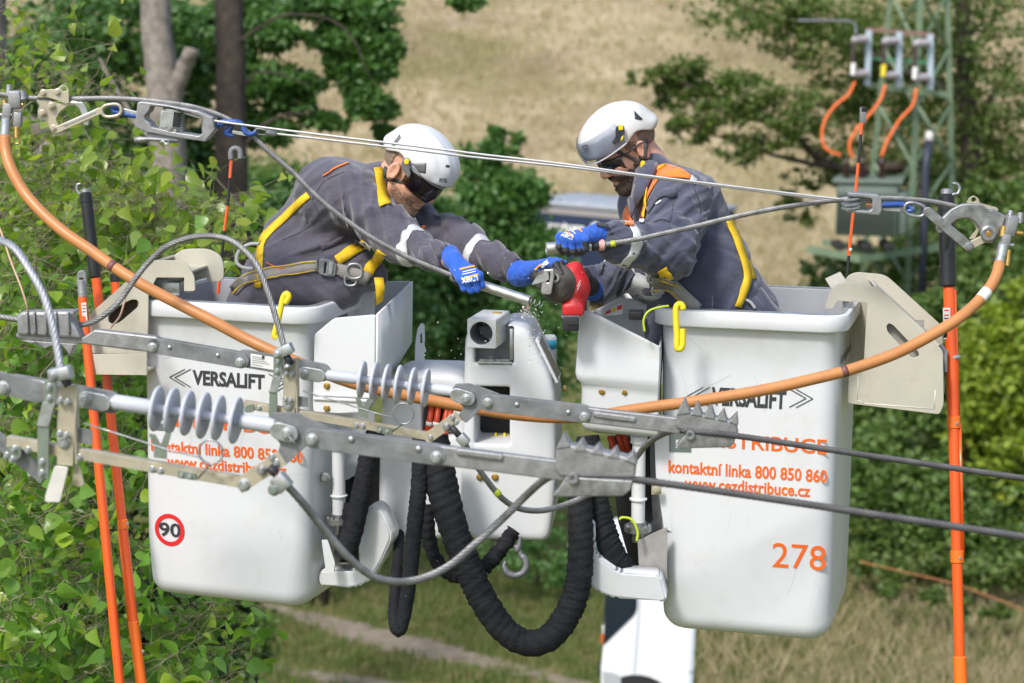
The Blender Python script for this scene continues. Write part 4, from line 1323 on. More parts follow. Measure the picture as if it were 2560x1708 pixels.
    plate('gap_shade', [gp.poly([(1120, 940), (1190, 940), (1190, 1310), (1120, 1310)])], 0.02, gp, M_DARK, t, 0)
    # fin on top
    fp = Plane(at(1054, 860, 7.25), -30)
    plate('fin', [round_poly(fp.poly([(1037, 905), (1038, 860), (1044, 822), (1054, 807), (1061, 812), (1062, 850), (1060, 862), (1066, 878), (1058, 885), (1063, 905)]), 0.006), fp.poly([(1050, 835), (1055, 833), (1056, 858), (1050, 858)])], 0.006, fp, M_WHITE2, t, 0.001)
    for x, y in ((1238, 1193), (1200, 1193)):
        k = MB(); bolt(k, pl.T(*pl.l(x, y), 0.001), 0.009, 0.006); k.build('bolt', M_BRASS, t)
    for x, y in ((1405, 992), (1390, 1255)):
        k = MB(); k.box((0.012, 0.018, 0.03), pl.T(*pl.l(x, y), -0.15), bev=0.002); k.build('latch', M_BRASS, t)
    k = MB(); k.box((0.03, 0.008, 0.02), pl.T(*pl.l(1240, 789), -0.05), bev=0.002); k.build('latch', M_BRASS, t)
    k = MB(); k.lathe([(0.022, 0), (0.026, 0.01), (0.026, 0.09), (0.018, 0.10)], Matrix.Translation(at(1374, 905, 7.3)), 20); k.build('filler_cap', M_WHITE2, t, True)
    k = MB(); k.lathe([(0.0265, 0.05), (0.0265, 0.085)], Matrix.Translation(at(1374, 905, 7.3)), 20); k.build('blue_cap_band', mat('cyan_band', (0.05, 0.4, 0.6), 0.4), t, True)

    # bucket carriers: pivot post, foot and guard
    def carrier(label, x, y0, y1, d, guard, gd, yaw, plates):
        c = thing('bucket_carrier', label, 'bucket bracket', at(x, y1 + 60, d))
        b = at(x, y1, d); tp = at(x, y0, d); H = (tp - b).length
        M = Matrix.Translation(b)
        mb = MB(); mb.lathe([(0.024, 0.0), (0.024, H * 0.28), (0.031, H * 0.285), (0.031, H * 0.30), (0.024, H * 0.31), (0.023, H * 0.92), (0.03, H * 0.925), (0.03, H)], M, 24)
        mb.build('pivot_post', M_WHITE2, c, 'auto')
        mb = MB(); mb.lathe([(0.03, 0.012), (0.03, 0.0), (0.048, -0.002), (0.048, -0.022), (0.02, -0.024), (0.02, -0.06)], M, 24)
        mb.build('foot_flange', M_STEEL, c, 'auto')
        for k in range(5):
            th = R(200 + k * 36)
            q = MB(); bolt(q, M @ Matrix.Translation((0.04 * math.cos(th), 0.04 * math.sin(th), -0.002)), 0.006, 0.005); q.build('bolt', M_STEEL, c)
        gp = Plane(at(guard[0][0], guard[0][1], gd), yaw)
        poly = round_poly(gp.poly(guard), 0.02)
        plate('guard', [poly], 0.010, gp, M_WHITE2, c, 0.004)
        # returned edge of the guard
        mb = MB()
        q = [gp.M @ Vector((p[0], p[1], 0)) for p in poly]
        n = len(q); rows = [q[int(n * f0 / 100) % n] for f0 in range(0, 100)]
        mb.grid([[p, p - gp.n * 0.09] for p in rows[:]])
        o = mb.build('guard_return', M_WHITE2, c, 'auto'); md = o.modifiers.new('thickness', 'SOLIDIFY'); md.thickness = 0.006; md.offset = 1
        for nm, pp, dd, m, th in plates:
            q = Plane(at(pp[0][0], pp[0][1], dd), yaw)
            plate(nm, [q.poly(pp)], th, q, m, c, 0.001)
        return c
    c = carrier('white pivot post and guard carrying the left bucket', 848, 1105, 1292, 7.12,
            [(899, 1306), (901, 1418), (886, 1428), (805, 1428), (801, 1444), (803, 1462), (887, 1466), (923, 1450), (952, 1400), (978, 1340), (952, 1282), (935, 1268), (910, 1280)], 7.05, 14,
            [('side_plate', [(784, 1030), (938, 1030), (935, 1130), (900, 1180), (868, 1200), (833, 1180), (812, 1350), (770, 1480), (765, 1250)], 7.2, M_WHITE2, 0.01),
             ('lower_plate', [(805, 1350), (820, 1350), (838, 1405), (836, 1430), (815, 1428)], 7.02, M_WHITE2, 0.008),
             ('dark_panel', [(820, 1190), (960, 1120), (985, 1300), (905, 1420), (825, 1410)], 7.28, M_DARK, 0.02)])  # last entry: plain near-black sheet behind the post
    k = MB(); bolt(k, Plane(at(812, 1194, 7.06), 14).M, 0.013, 0.006); k.box((0.042, 0.036, 0.004), Plane(at(812, 1194, 7.07), 14).M); k.build('mount_bolt', M_STEEL, c)
    c = carrier('white pivot post and curved guard carrying the right bucket', 1595, 1085, 1312, 6.98,
            [(1471, 1304), (1456, 1316), (1454, 1418), (1470, 1454), (1506, 1482), (1536, 1491), (1655, 1502), (1664, 1496), (1651, 1446), (1642, 1440), (1546, 1433), (1490, 1392), (1484, 1362), (1484, 1310)], 6.86, 6,
            [('hanger_plate', [(1625, 1070), (1668, 1100), (1672, 1440), (1655, 1440), (1590, 1350), (1600, 1345), (1632, 1300), (1625, 1150)], 7.02, M_DULL, 0.01),
             ('side_plate', [(1636, 1090), (1680, 1090), (1680, 1330), (1660, 1320), (1640, 1190)], 6.95, M_WHITE2, 0.01),
             ('lower_plate', [(1594, 1350), (1668, 1318), (1668, 1450), (1612, 1440), (1598, 1430)], 6.96, mat('dull_bracket', (0.30, 0.29, 0.28), 0.6, noise=0.2), 0.01),
             ('dark_panel', [(1520, 1090), (1668, 1090), (1668, 1500), (1600, 1490), (1545, 1300)], 7.2, M_DARK, 0.02)])  # last entry: near-black sheet filling the area behind post and brackets
    k = MB(); bolt(k, Plane(at(1641, 1225, 6.94), 6).M, 0.011, 0.006); k.box((0.034, 0.034, 0.004), Plane(at(1641, 1225, 6.945), 6).M); k.build('mount_bolt', M_YZINC, c)
    for q0, q1 in (((1525, 1090), (1540, 1140)), ((1545, 1085), (1560, 1130)), ((1560, 1085), (1570, 1128))):
        mb = MB(); mb.tube([at(*q0, 7.12), at(*q1, 7.12)], 0.012, 10); mb.build('hydraulic_hose', M_REDHOSE, c, True)
    wire(ats([(1548, 1300), (1556, 1294), (1580, 1300), (1594, 1330), (1592, 1352)], 6.9), 0.005, 'earth_lead', M_YGREEN, c, 6, 0.006, 0.05)
    g = 'fabric-sleeved hydraulic hoses of the boom head'
    hose('sleeved_hose', 'thick black fabric-sleeved hose hanging in the deepest U below the boom head', [(1085, 1090), (1103, 1205), (1128, 1302), (1164, 1404), (1209, 1502), (1266, 1580), (1324, 1608), (1378, 1590), (1424, 1525), (1447, 1445), (1452, 1343), (1448, 1220), (1440, 1130)], [.050, .056, .052, .048, .048, .047, .047, .046, .045, .042, .040], g, d=6.85)
    hose('sleeved_hose', 'black fabric-sleeved hose curving into the right bucket carrier guard', [(1470, 1090), (1480, 1200), (1504, 1316, 6.93), (1536, 1396, 6.95), (1574, 1440, 7.0), (1600, 1462, 7.06)], [.040, .046, .048, .046, .04], g, d=6.92)
    hose('sleeved_hose', 'thin black sleeved hose folded in a narrow loop left of the big U hose', [(1052, 1080), (1048, 1208), (1036, 1322), (1026, 1429), (1014, 1515), (1002, 1568), (991, 1572), (985, 1520, 6.86), (992, 1429, 6.98), (998, 1350, 7.15), (1000, 1300, 7.28)], [.030, .029, .028, .027, .025, .02, .02, .018, .018], g, d=6.83, wr=0.05)
    hose('sleeved_hose', 'black sleeved hose curving down beside the left pivot post', [(940, 1080), (922, 1135), (904, 1230), (884, 1320), (862, 1398)], [.034, .034, .036, .036], g, d=6.98, wr=0.05)
    hose('sleeved_hose', 'short black wrinkled hose looping from behind the big hose to the boom head underside', [(1066, 1262), (1070, 1330), (1088, 1396), (1128, 1436), (1170, 1440), (1217, 1412), (1260, 1362), (1285, 1325)], .026, g, d=7.0, wr=0.14)
    hose('sleeved_hose', 'thick black hose stub entering the left carrier behind the white guard', [(880, 1260), (868, 1330), (855, 1390)], .03, g, d=7.1)
    # lifting hook
    h = thing('lifting_hook', 'galvanised lifting hook hanging under the boom head', 'hook', at(1290, 1440, 7.0))
    mb = MB(); P = bez(ats([(1300, 1342), (1297, 1370), (1302, 1386), (1313, 1400), (1315, 1418), (1304, 1434), (1286, 1439), (1268, 1432), (1260, 1416), (1264, 1402)], 7.0), 6)
    n = len(P); mb.tube(P, [0.010 if i < n * .25 else (0.0125 if i < n * .8 else 0.0125 - 0.008 * (i - n * .8) / (n * .2)) for i in range(n)], 12)
    mb.build('hook', M_DULL, h, True)
    mb = MB(); mb.lathe([(0.012, 0), (0.014, .004), (0.014, .02), (0.012, 0.024)], Matrix.Translation(at(1293, 1378, 7.0)), 16); mb.build('swivel', M_DULL, h, True)

def build_rim_hooks():
    for label, pts, d in (('yellow plastic hook hanging over the front rim of the left bucket', [(712, 760), (722, 742), (716, 734), (708, 745), (700, 780), (692, 815), (686, 838), (692, 846)], 6.72),
                          ('yellow plastic hook hanging over the front rim of the right bucket', [(1708, 775), (1706, 764), (1698, 760), (1690, 770), (1690, 800), (1692, 840), (1692, 868), (1698, 874), (1706, 864), (1707, 822)], 6.66)):
        mb = MB(); P = resample(bez(ats(pts, d), 6), 0.006); mb.tube(P, 0.0105, 12)
        tag(mb.build('rim_hook', M_YELLOW, None, True), label, 'hook', 'yellow hooks on the bucket rims')

build_bucket_graphics()
build_trays()
build_holders()
build_boom_head()
build_rim_hooks()
# ------------------------------------------------------------------ line fittings
def bar_poly(a, b, h, round_ends=True, n=8):
    """rounded bar outline in 2D from a to b"""
    a, b = Vector(a), Vector(b)
    t = (b - a).normalized(); nn = Vector((-t.y, t.x))
    out = []
    for c, s in ((b, 1), (a, -1)):
        for k in range(n + 1):
            th = R(90 - 180 * k / n)
            q = c + (t * math.cos(th) * s + nn * math.sin(th) * s) * h / 2
            out.append((q.x, q.y))
    return out

def bar(name, pl, p0, p1, hpx, d, m, parent, thick=0.008, bev=0.0015, dz=0.0, holes=()):
    a, b = pl.l(*p0), pl.l(*p1)
    return plate(name, [bar_poly(a, b, hpx / FPX * d)] + [circ(*pl.l(*h[:2]), h[2] / FPX * d) for h in holes], thick, pl, m, parent, bev, dz)

def rect_bar(name, pl, p0, p1, hpx, d, m, parent, thick=0.01, dz=0.0, bev=0.001):
    a, b = Vector(pl.l(*p0)), Vector(pl.l(*p1))
    t = (b - a).normalized(); n = Vector((-t.y, t.x)) * hpx / FPX * d / 2
    return plate(name, [[tuple(a + n), tuple(a - n), tuple(b - n), tuple(b + n)]], thick, pl, m, parent, bev, dz)

def bolts(pl, pts, parent, m=None, r=0.008, dz=0.006, name='bolt', h=0.007):
    for x, y in pts:
        k = MB(); bolt(k, pl.T(*pl.l(x, y), dz), r, h)
        k.build(name, m or M_ZINC, parent)

def rivets(pl, pts, parent, r=0.007, dz=0.004):
    for x, y in pts:
        k = MB(); k.lathe([(r, 0), (r * .95, r * .35), (r * .6, r * .62), (r * .1, r * .7)], pl.T(*pl.l(x, y), dz), 14)
        k.build('rivet', M_ZINC, parent, True)

def along(a, b):
    """matrix with local z from a to b, at a"""
    v = Vector(b) - Vector(a)
    M = v.to_track_quat('Z', 'Y').to_matrix().to_4x4()
    M.translation = Vector(a)
    return M

def insulator(pl, t, tube0, tube1, sheds, d, rs, rc, rt):
    a, b = pl.w(*tube0), pl.w(*tube1)
    M = along(a, b); L = (b - a).length
    Mi = M.inverted()
    zs = [(Mi @ pl.w(*s)).z for s in sheds]
    mb = MB(); e0 = zs[0] - 0.012; e1 = zs[-1] + 0.012
    mb.lathe([(rt * .9, 0), (rt, 0.004), (rt, e0 - 0.006), (rc, e0 + .006), (rc, e1), (rt * .96, e1 + .008), (rt * .96, L - 0.003), (rt * .8, L)], M, 24)
    core = mb.build('insulator_core', M_INS, t, 'auto')
    for i, z in enumerate(zs):
        q = MB()
        k = rs * (1 + 0.03 * (i % 2))
        q.lathe([(rc * .98, z - 0.010), (rc * 1.5, z - 0.006), (k * .6, z - 0.003), (k, z + 0.002), (k + .0025, z + 0.005), (k + .0025, z + 0.008), (k, z + 0.011), (k * .6, z + 0.008), (rc * 1.4, z + 0.003), (rc * .98, z + 0.006)], M, 40, False)
        q.build('shed', M_INS, t, 'auto', 50)
    return M

def toothed_clamp(name, t, pl, body, teeth, keeper, eyes, d, m, thick=0.045):
    """bolted dead-end clamp: ribbed cast body with pointed ribs on top and a keeper below"""
    o = plate(name, [round_poly(pl.poly(body), 0.006)], thick, pl, m, t, 0.006)
    for tip, b0, b1 in teeth:
        p = [pl.l(*b0), pl.l(*b1), pl.l(*tip)]
        plate('clamp_rib', [round_poly(p, 0.002)], thick * 1.12, pl, m, o, 0.003)
    plate('keeper', [round_poly(pl.poly(keeper), 0.004)], thick * 1.25, pl, M_STEEL, o, 0.003)
    for e in eyes:
        plate('keeper_lug', [circ(*pl.l(*e), 0.014, 16), circ(*pl.l(*e), 0.006, 12)], 0.012, pl, M_STEEL, o, 0.001, thick * 0.72)
    return o

def spring_horn(t, pl, tip, joint, c, rpx, post, d, m):
    P = [pl.w(*tip), pl.w(*joint)]
    cc = pl.w(*c); X = pl.M.to_3x3() @ Vector((1, 0, 0)); Y = pl.M.to_3x3() @ Vector((0, 1, 0))
    r = rpx / FPX * d
    j = pl.w(*joint) - cc
    a0 = math.atan2(j.dot(Y), j.dot(X))
    ring = [cc + (X * math.cos(a0 + th) + Y * math.sin(a0 + th)) * r + pl.n * 0.004 * th / 6.28 for th in [2 * math.pi * k / 24 for k in range(29)]]
    mb = MB(); mb.tube([P[0]] + [P[0].lerp(P[1], k / 4) for k in range(1, 4)] + ring + [pl.w(*post)], 0.0024, 8)
    mb.build('spring_wire', M_STEEL, t, True)

M_TAN = mat('tan_wire', (0.55, 0.36, 0.25), 0.6)
M_SHINY = mat('bright_sleeve', (0.60, 0.60, 0.60), 0.34, 0.85, noise=0.08, nscale=25, rvar=0.1)

def build_second_fitting():
    d = 6.1
    pl = Plane(at(1000, 960, d), 8)
    t = thing('insulator_fitting', 'grey insulator fitting in front of both buckets, the farther and smaller of the two', 'insulator string', at(1000, 990, d))
    # left clamp: ribbed trough with a long tapering arm
    cl = pl
    plate('dead_end_clamp', [round_poly(cl.poly([(44, 832), (50, 828), (120, 838), (210, 842), (240, 822), (395, 840), (410, 855), (404, 872), (385, 880), (330, 874), (220, 860), (60, 848), (42, 842)]), 0.006)], 0.030, cl, M_CAST, t, 0.006)
    o = plate('clamp_body', [round_poly(cl.poly([(50, 836), (48, 790), (60, 776), (100, 775), (130, 776), (160, 774), (196, 774), (186, 786), (186, 800), (200, 818), (210, 845)]), 0.008)], 0.055, cl, M_CAST, t, 0.01)
    for x in (62, 80, 108, 134, 164):
        mb = MB(); P = [cl.w(x + 14, 775) + cl.n * 0.030, cl.w(x + 16, 800) + cl.n * 0.034, cl.w(x + 18, 832) + cl.n * 0.030]
        mb.tube(bez(P, 4), 0.004, 8); mb.build('clamp_rib', M_CAST, o, True)
    plate('keeper', [round_poly(cl.poly([(60, 848), (200, 858), (190, 862), (180, 886), (170, 872), (158, 858), (128, 864), (118, 870), (95, 852), (84, 858)]), 0.002)], 0.04, cl, M_CAST, t, 0.002)
    for dz in (-0.012, 0.012):
        bar('strap', pl, (392, 863), (606, 900), 40, d, M_DULL, t, 0.006, 0.001, dz)
    bolts(pl, [(385, 867), (604, 905)], t, r=0.011, dz=0.017)
    rivets(pl, [(428, 866), (548, 886)], t, 0.007, 0.016)
    bar('label_strap', pl, (612, 896), (806, 931), 46, d, M_DULL, t, 0.008, 0.001, 0.0)
    plate('rating_label', [pl.poly([(628, 883), (690, 893), (690, 925), (628, 915)])], 0.0015, pl, M_LABEL, t, 0, 0.006)
    for k in range(5):
        rect_bar('label_print', pl, (632, 890 + k * 5), (655 + (k * 7) % 25, 894 + k * 5.3), 1.3, d, M_GREYTXT, t, 0.0006, 0.0072, 0)
    rect_bar('label_print', pl, (656, 892), (663, 893), 9, d, M_BLACKTXT, t, 0.0006, 0.0072, 0)
    # clevis
    bar('clevis', pl, (765, 931), (800, 937), 34, d, M_ZINC, t, 0.010, 0.002, 0.016)
    bar('clevis', pl, (765, 931), (800, 937), 34, d, M_ZINC, t, 0.010, 0.002, -0.016)
    bolts(pl, [(764, 931)], t, r=0.010, dz=0.022)
    mb = MB(); mb.lathe([(0.014, 0), (0.014, 0.03), (0.0125, 0.034)], along(pl.w(797, 936), pl.w(822, 941)), 18); mb.build('ferrule', M_ZINC, t, 'auto')
    insulator(pl, t, (818, 938), (1134, 979), [(900, 947), (931, 950), (961, 955), (991, 960), (1026, 965), (1059, 970)], d, 0.056, 0.0125, 0.0175)
    mb = MB(); mb.lathe([(0.014, 0), (0.014, 0.03)], along(pl.w(1130, 979), pl.w(1150, 984)), 18); mb.build('ferrule', M_ZINC, t, 'auto')
    bar('clevis', pl, (1145, 986), (1172, 994), 36, d, M_ZINC, t, 0.010, 0.002, 0.014)
    bolts(pl, [(1168, 994)], t, r=0.010, dz=0.020)
    plate('yoke_plate', [round_poly(pl.poly([(1137, 960), (1172, 958), (1215, 972), (1250, 985), (1250, 1015), (1205, 1022), (1165, 1058), (1145, 1040), (1160, 1018), (1135, 995)]), 0.006)], 0.008, pl, M_DULL, t, 0.001)
    for dz in (-0.011, 0.011):
        bar('strap', pl, (1222, 1006), (1458, 1034), 43, d, M_DULL, t, 0.006, 0.001, dz)
    bolts(pl, [(1221, 1005), (1462, 1041)], t, r=0.011, dz=0.016)
    rivets(pl, [(1294, 1009), (1422, 1028)], t, 0.0075, 0.015)
    p2 = pl
    bar('clamp_arm', p2, (1462, 1036), (1700, 1064), 40, d, M_CAST, t, 0.022, 0.004, 0.0)
    bar('arm_rib', p2, (1490, 1034), (1584, 1046), 14, d, M_CAST, t, 0.014, 0.004, 0.012)
    toothed_clamp('dead_end_clamp', t, p2, [(1690, 1062), (1692, 1034), (1700, 1020), (1840, 1052), (1846, 1082), (1842, 1090), (1700, 1072)],
                  [((1712, 994), (1692, 1034), (1728, 1030)), ((1745, 1003), (1728, 1034), (1758, 1038)), ((1779, 1012), (1760, 1040), (1790, 1045)), ((1810, 1021), (1792, 1046), (1820, 1052)), ((1843, 1030), (1822, 1052), (1846, 1060))],
                  [(1690, 1112), (1700, 1100), (1716, 1080), (1840, 1088), (1836, 1104), (1826, 1114), (1700, 1117)], [(1727, 1082)], d, M_CAST)
    # arcing frame below
    bar_ = Plane(at(850, 1050, d - 0.05), 8)
    for q0, q1 in (((611, 1010), (1082, 1092)),):
        rect_bar('support_bar', bar_, q0, q1, 19, d, M_YZINC, t, 0.024)
    bolts(bar_, [(650, 1019), (750, 1036), (893, 1062), (909, 1064), (953, 1072), (971, 1075)], t, r=0.006, dz=0.013)
    plate('lug', [round_poly(bar_.poly([(618, 1010), (638, 1006), (640, 1028), (614, 1030)]), 0.01)], 0.004, bar_, M_GREENYZ, t, 0.001, 0.016)
    plate('lug', [bar_.poly([(945, 1062), (982, 1068), (982, 1084), (945, 1079)])], 0.003, bar_, M_GREENYZ, t, 0.0005, 0.015)
    plate('hanger', [bar_.poly([(714, 898), (748, 896), (741, 1042), (711, 1040)])], 0.006, bar_, M_YZINC, t, 0.001, 0.02)
    mb = MB(); mb.box((0.005, 0.18, 0.03), bar_.T(*bar_.l(745, 968), 0.006)); mb.build('hanger_flange', M_YZINC, t)
    plate('green_bracket', [bar_.poly([(690, 885), (713, 890), (712, 935), (699, 975), (700, 1042), (678, 1042), (680, 975), (690, 930)])], 0.006, bar_, M_GREENYZ, t, 0.001, 0.028)
    plate('bent_tab', [bar_.poly([(690, 935), (710, 938), (700, 976), (680, 975)])], 0.004, bar_, M_ZINC, t, 0.0005, 0.034)
    bolts(bar_, [(701, 900), (699, 924), (723, 929), (736, 931), (720, 994), (732, 996)], t, r=0.006, dz=0.031)
    bolts(bar_, [(725, 1012)], t, r=0.011, dz=0.022)
    mb = MB(); mb.lathe([(0.008, 0), (0.008, 0.05)], along(bar_.w(716, 918) + bar_.n * 0.02, bar_.w(735, 905) + bar_.n * 0.07), 12); mb.build('stud', M_ZINC, t, True)
    plate('side_tab', [bar_.poly([(743, 990), (770, 994), (770, 1018), (741, 1016)])], 0.003, bar_, M_DULL, t, 0.0005)
    plate('vee_bracket', [bar_.poly([(888, 993), (900, 995), (908, 1015), (920, 995), (932, 1000), (922, 1022), (920, 1046), (895, 1042), (896, 1022)])], 0.004, bar_, M_GREENYZ, t, 0.0005)
    spring_horn(t, bar_.off(0.05), (757, 977), (984, 1047), (1009, 1034), 26, (982, 1078), d, M_STEEL)
    rect_bar('diagonal_bar', bar_, (1066, 1096), (1150, 1036), 27, d, M_YZINC, t, 0.008, 0.02)
    bolts(bar_, [(1080, 1090), (1135, 1040), (1144, 1052)], t, r=0.006, dz=0.024)
    bolts(bar_, [(1121, 1063)], t, M_STEEL, r=0.009, dz=0.026, h=0.014)
    # cable connector block on top of the hanger
    mb = MB(); cp = bar_.off(0.04)
    mb.box((0.055, 0.032, 0.035), frame(cp.w(711, 877), cp.w(730, 868) - cp.w(690, 886), cp.n), bev=0.004); mb.build('connector', M_ZINC, t)
    bolts(cp, [(697, 884)], t, r=0.008, dz=0.018)
    mb = MB(); mb.tube([cp.w(713, 884), cp.w(728, 912)], 0.011, 12); mb.build('shrink_sleeve', M_RUBBER, t, True)
    mb = MB(); mb.tube([cp.w(1128, 1066), cp.w(1150, 1092)], 0.010, 12); mb.build('shrink_sleeve', M_RUBBER, t, True)
    mb = MB(); mb.box((0.035, 0.03, 0.03), frame(cp.w(1158, 1100), cp.w(1170, 1115) - cp.w(1150, 1092), cp.n), bev=0.004); mb.build('connector', M_ZINC, t)
    # wires
    w = lambda n, l, c, p, r, m, **k: tag(wire(p, r, n, m, None, **k), l, c)
    w('conductor', 'dark conductor leaving the farther clamp at the right edge', 'power line', ats([(1700, 1076, 5.98), (1842, 1090, 5.95), (2050, 1121, 5.92), (2300, 1158, 5.88), (2700, 1217, 5.82)]), 0.0098, M_WIREDARK, step=0.012)
    w('jumper_cable', 'grey jumper wire with green tape looping below the farther insulator fitting', 'cable', ats([(1718, 1071, 5.99), (1668, 1081, 6.04), (1620, 1108, 6.2), (1585, 1150, 6.3), (1530, 1205, 6.35), (1466, 1239, 6.32), (1407, 1264, 6.3), (1351, 1277, 6.25), (1296, 1271, 6.2), (1255, 1246, 6.15), (1220, 1205, 6.12), (1188, 1158, 6.1), (1160, 1105, 6.06)]), 0.0098, M_WIRE)
    w('jumper_cable', 'stranded jumper wire arching over the left bucket rim to the farther fitting', 'cable', ats([(-40, 785, 6.28), (48, 800, 6.26), (130, 812, 6.25), (205, 812, 6.23), (250, 795, 6.2), (295, 757, 6.2), (344, 689, 6.2), (375, 652, 6.2), (414, 618, 6.18), (468, 596, 6.15), (518, 590, 6.12), (572, 599, 6.1), (613, 628, 6.08), (645, 668, 6.06), (669, 728, 6.04), (690, 795, 6.03), (712, 872, 6.02)]), 0.0095, M_WIRE)
    k = MB(); k.tube(bez(ats([(1238, 1226, 6.135), (1247, 1237, 6.142)]), 3), 0.0115, 16); k.build('marker_tape', M_YGREEN, None, True)
    tag(bpy.data.objects['marker_tape'], 'yellow-green tape wound on the grey jumper loop', 'tape')
    tag(wire(ats([(-20, 545, 6.3), (0, 573, 6.3), (25, 647, 6.25), (54, 722, 6.2), (68, 772, 6.2), (66, 800, 6.25)]), 0.0032, 'thin_wire', M_TAN, None, 6), 'thin tan wire dropping into the left clamp of the farther fitting', 'wire')
    tag(wire(ats([(315, 740, 6.9), (300, 790, 6.7), (276, 820, 6.5)]), 0.0035, 'thin_wire', M_TAN, None, 6), 'thin tan wire crossing the left stick holder slot', 'wire')

def build_front_fitting():
    d = 5.12
    pl = Plane(at(700, 1080, d), 8)
    t = thing('insulator_fitting', 'grey insulator fitting nearest the viewer, crossing low in front of the left bucket', 'insulator string', at(700, 1110, d))
    bar('strap', pl, (-40, 945), (95, 978), 56, d, M_DULL, t, 0.008, 0.001, 0.006)
    bolts(pl, [(12, 968)], t, r=0.013, dz=0.012)
    bar('label_strap', pl, (40, 964), (275, 1006), 58, d, M_DULL, t, 0.008, 0.001, -0.004)
    plate('rating_label', [pl.poly([(46, 940), (122, 955), (121, 994), (46, 978)])], 0.0015, pl, M_LABEL, t, 0, 0.003)
    for k in range(5):
        rect_bar('label_print', pl, (52, 951 + k * 6), (80 + (k * 9) % 32, 957 + k * 6), 1.6, d, M_GREYTXT, t, 0.0006, 0.0042, 0)
    rect_bar('label_print', pl, (77, 956), (83, 957), 9, d, M_BLACKTXT, t, 0.0006, 0.0042, 0)
    for dz in (0.016, -0.016):
        bar('clevis', pl, (221, 996), (262, 1004), 44, d, M_ZINC, t, 0.010, 0.002, dz)
    bolts(pl, [(221, 996)], t, r=0.012, dz=0.022)
    mb = MB(); mb.lathe([(0.016, 0), (0.016, 0.03)], along(pl.w(258, 1003), pl.w(288, 1008)), 18); mb.build('ferrule', M_ZINC, t, 'auto')
    insulator(pl, t, (284, 1005), (688, 1066), [(386, 1015), (424, 1022), (463, 1029), (503, 1035), (540, 1042), (584, 1048)], d, 0.057, 0.0125, 0.0205)
    mb = MB(); mb.lathe([(0.016, 0), (0.016, 0.03)], along(pl.w(680, 1064), pl.w(705, 1072)), 18); mb.build('ferrule', M_ZINC, t, 'auto')
    bar('clevis', pl, (700, 1074), (728, 1082), 44, d, M_ZINC, t, 0.012, 0.002, 0.014)
    bolts(pl, [(722, 1080)], t, r=0.011, dz=0.021)
    mb = MB(); mb.tube([pl.w(728, 1084) + pl.n * .03, pl.w(748, 1104) + pl.n * .035], 0.0035, 8); mb.build('split_pin', M_DULL, t, True)
    plate('yoke_plate', [round_poly(pl.poly([(680, 1032), (732, 1030), (770, 1046), (815, 1064), (835, 1082), (830, 1110), (770, 1112), (718, 1160), (692, 1138), (702, 1110), (680, 1084)]), 0.006)], 0.008, pl, M_DULL, t, 0.001)
    for dz in (-0.011, 0.011):
        bar('strap', pl, (785, 1094), (1092, 1136), 50, d, M_DULL, t, 0.006, 0.001, dz)
    bolts(pl, [(784, 1096), (1094, 1140)], t, r=0.011, dz=0.016, h=0.012)
    rivets(pl, [(881, 1095), (1049, 1119)], t, 0.0085, 0.015)
    bar('clamp_arm', pl, (1094, 1136), (1410, 1176), 50, d, M_CAST, t, 0.022, 0.004, 0.0)
    bar('arm_rib', pl, (1150, 1126), (1252, 1139), 18, d, M_CAST, t, 0.016, 0.005, 0.012)
    toothed_clamp('dead_end_clamp', t, pl, [(1390, 1170), (1392, 1120), (1404, 1102), (1580, 1140), (1592, 1150), (1588, 1190), (1400, 1186)],
                  [((1411, 1080), (1392, 1118), (1430, 1112)), ((1456, 1094), (1434, 1122), (1470, 1124)), ((1498, 1107), (1476, 1128), (1512, 1134)), ((1541, 1116), (1518, 1138), (1552, 1142)), ((1585, 1126), (1560, 1146), (1594, 1158))],
                  [(1384, 1232), (1400, 1216), (1418, 1186), (1584, 1196), (1580, 1218), (1560, 1234), (1392, 1236)], [(1436, 1188)], d, M_CAST)
    # arcing frame
    br = Plane(at(330, 1140, d - 0.05), 8)
    rect_bar('support_bar', br, (21, 1102), (610, 1205), 27, d, M_YZINC, t, 0.026)
    bolts(br, [(75, 1122), (203, 1141), (385, 1171), (405, 1175), (459, 1184), (480, 1187)], t, r=0.0065, dz=0.014)
    plate('lug', [round_poly(br.poly([(32, 1108), (58, 1112), (60, 1138), (42, 1150), (20, 1140), (24, 1122)]), 0.008)], 0.004, br, M_GREENYZ, t, 0.001, 0.017)
    bolts(br, [(43, 1119), (24, 1135), (38, 1145)], t, r=0.0065, dz=0.02)
    plate('lug', [br.poly([(449, 1172), (494, 1180), (494, 1198), (449, 1191)])], 0.003, br, M_GREENYZ, t, 0.0005, 0.016)
    rect_bar('grey_brace', br, (-60, 1060), (108, 1196), 40, d, M_DULL, t, 0.006, -0.012)
    plate('hanger', [br.poly([(152, 962), (202, 958), (190, 1160), (150, 1158)])], 0.006, br, M_YZINC, t, 0.001, 0.020)
    mb = MB(); mb.box((0.005, 0.20, 0.03), br.T(*br.l(194, 1060), 0.006)); mb.build('hanger_flange', M_YZINC, t)
    plate('white_tab', [round_poly(br.poly([(150, 1156), (184, 1160), (163, 1247), (126, 1246), (126, 1232)]), 0.006)], 0.005, br, mat('whitened_zinc', (0.68, 0.66, 0.62), 0.5, 0.3, noise=0.1), t, 0.001, 0.036)
    plate('dark_tab', [round_poly(br.poly([(186, 1160), (200, 1165), (212, 1212), (200, 1218), (180, 1212)]), 0.006)], 0.005, br, M_YZINC, t, 0.001, 0.0)
    plate('green_bracket', [br.poly([(122, 945), (152, 950), (150, 1002), (134, 1060), (133, 1192), (106, 1188), (105, 1060), (120, 1000)])], 0.006, br, M_GREENYZ, t, 0.001, 0.030)
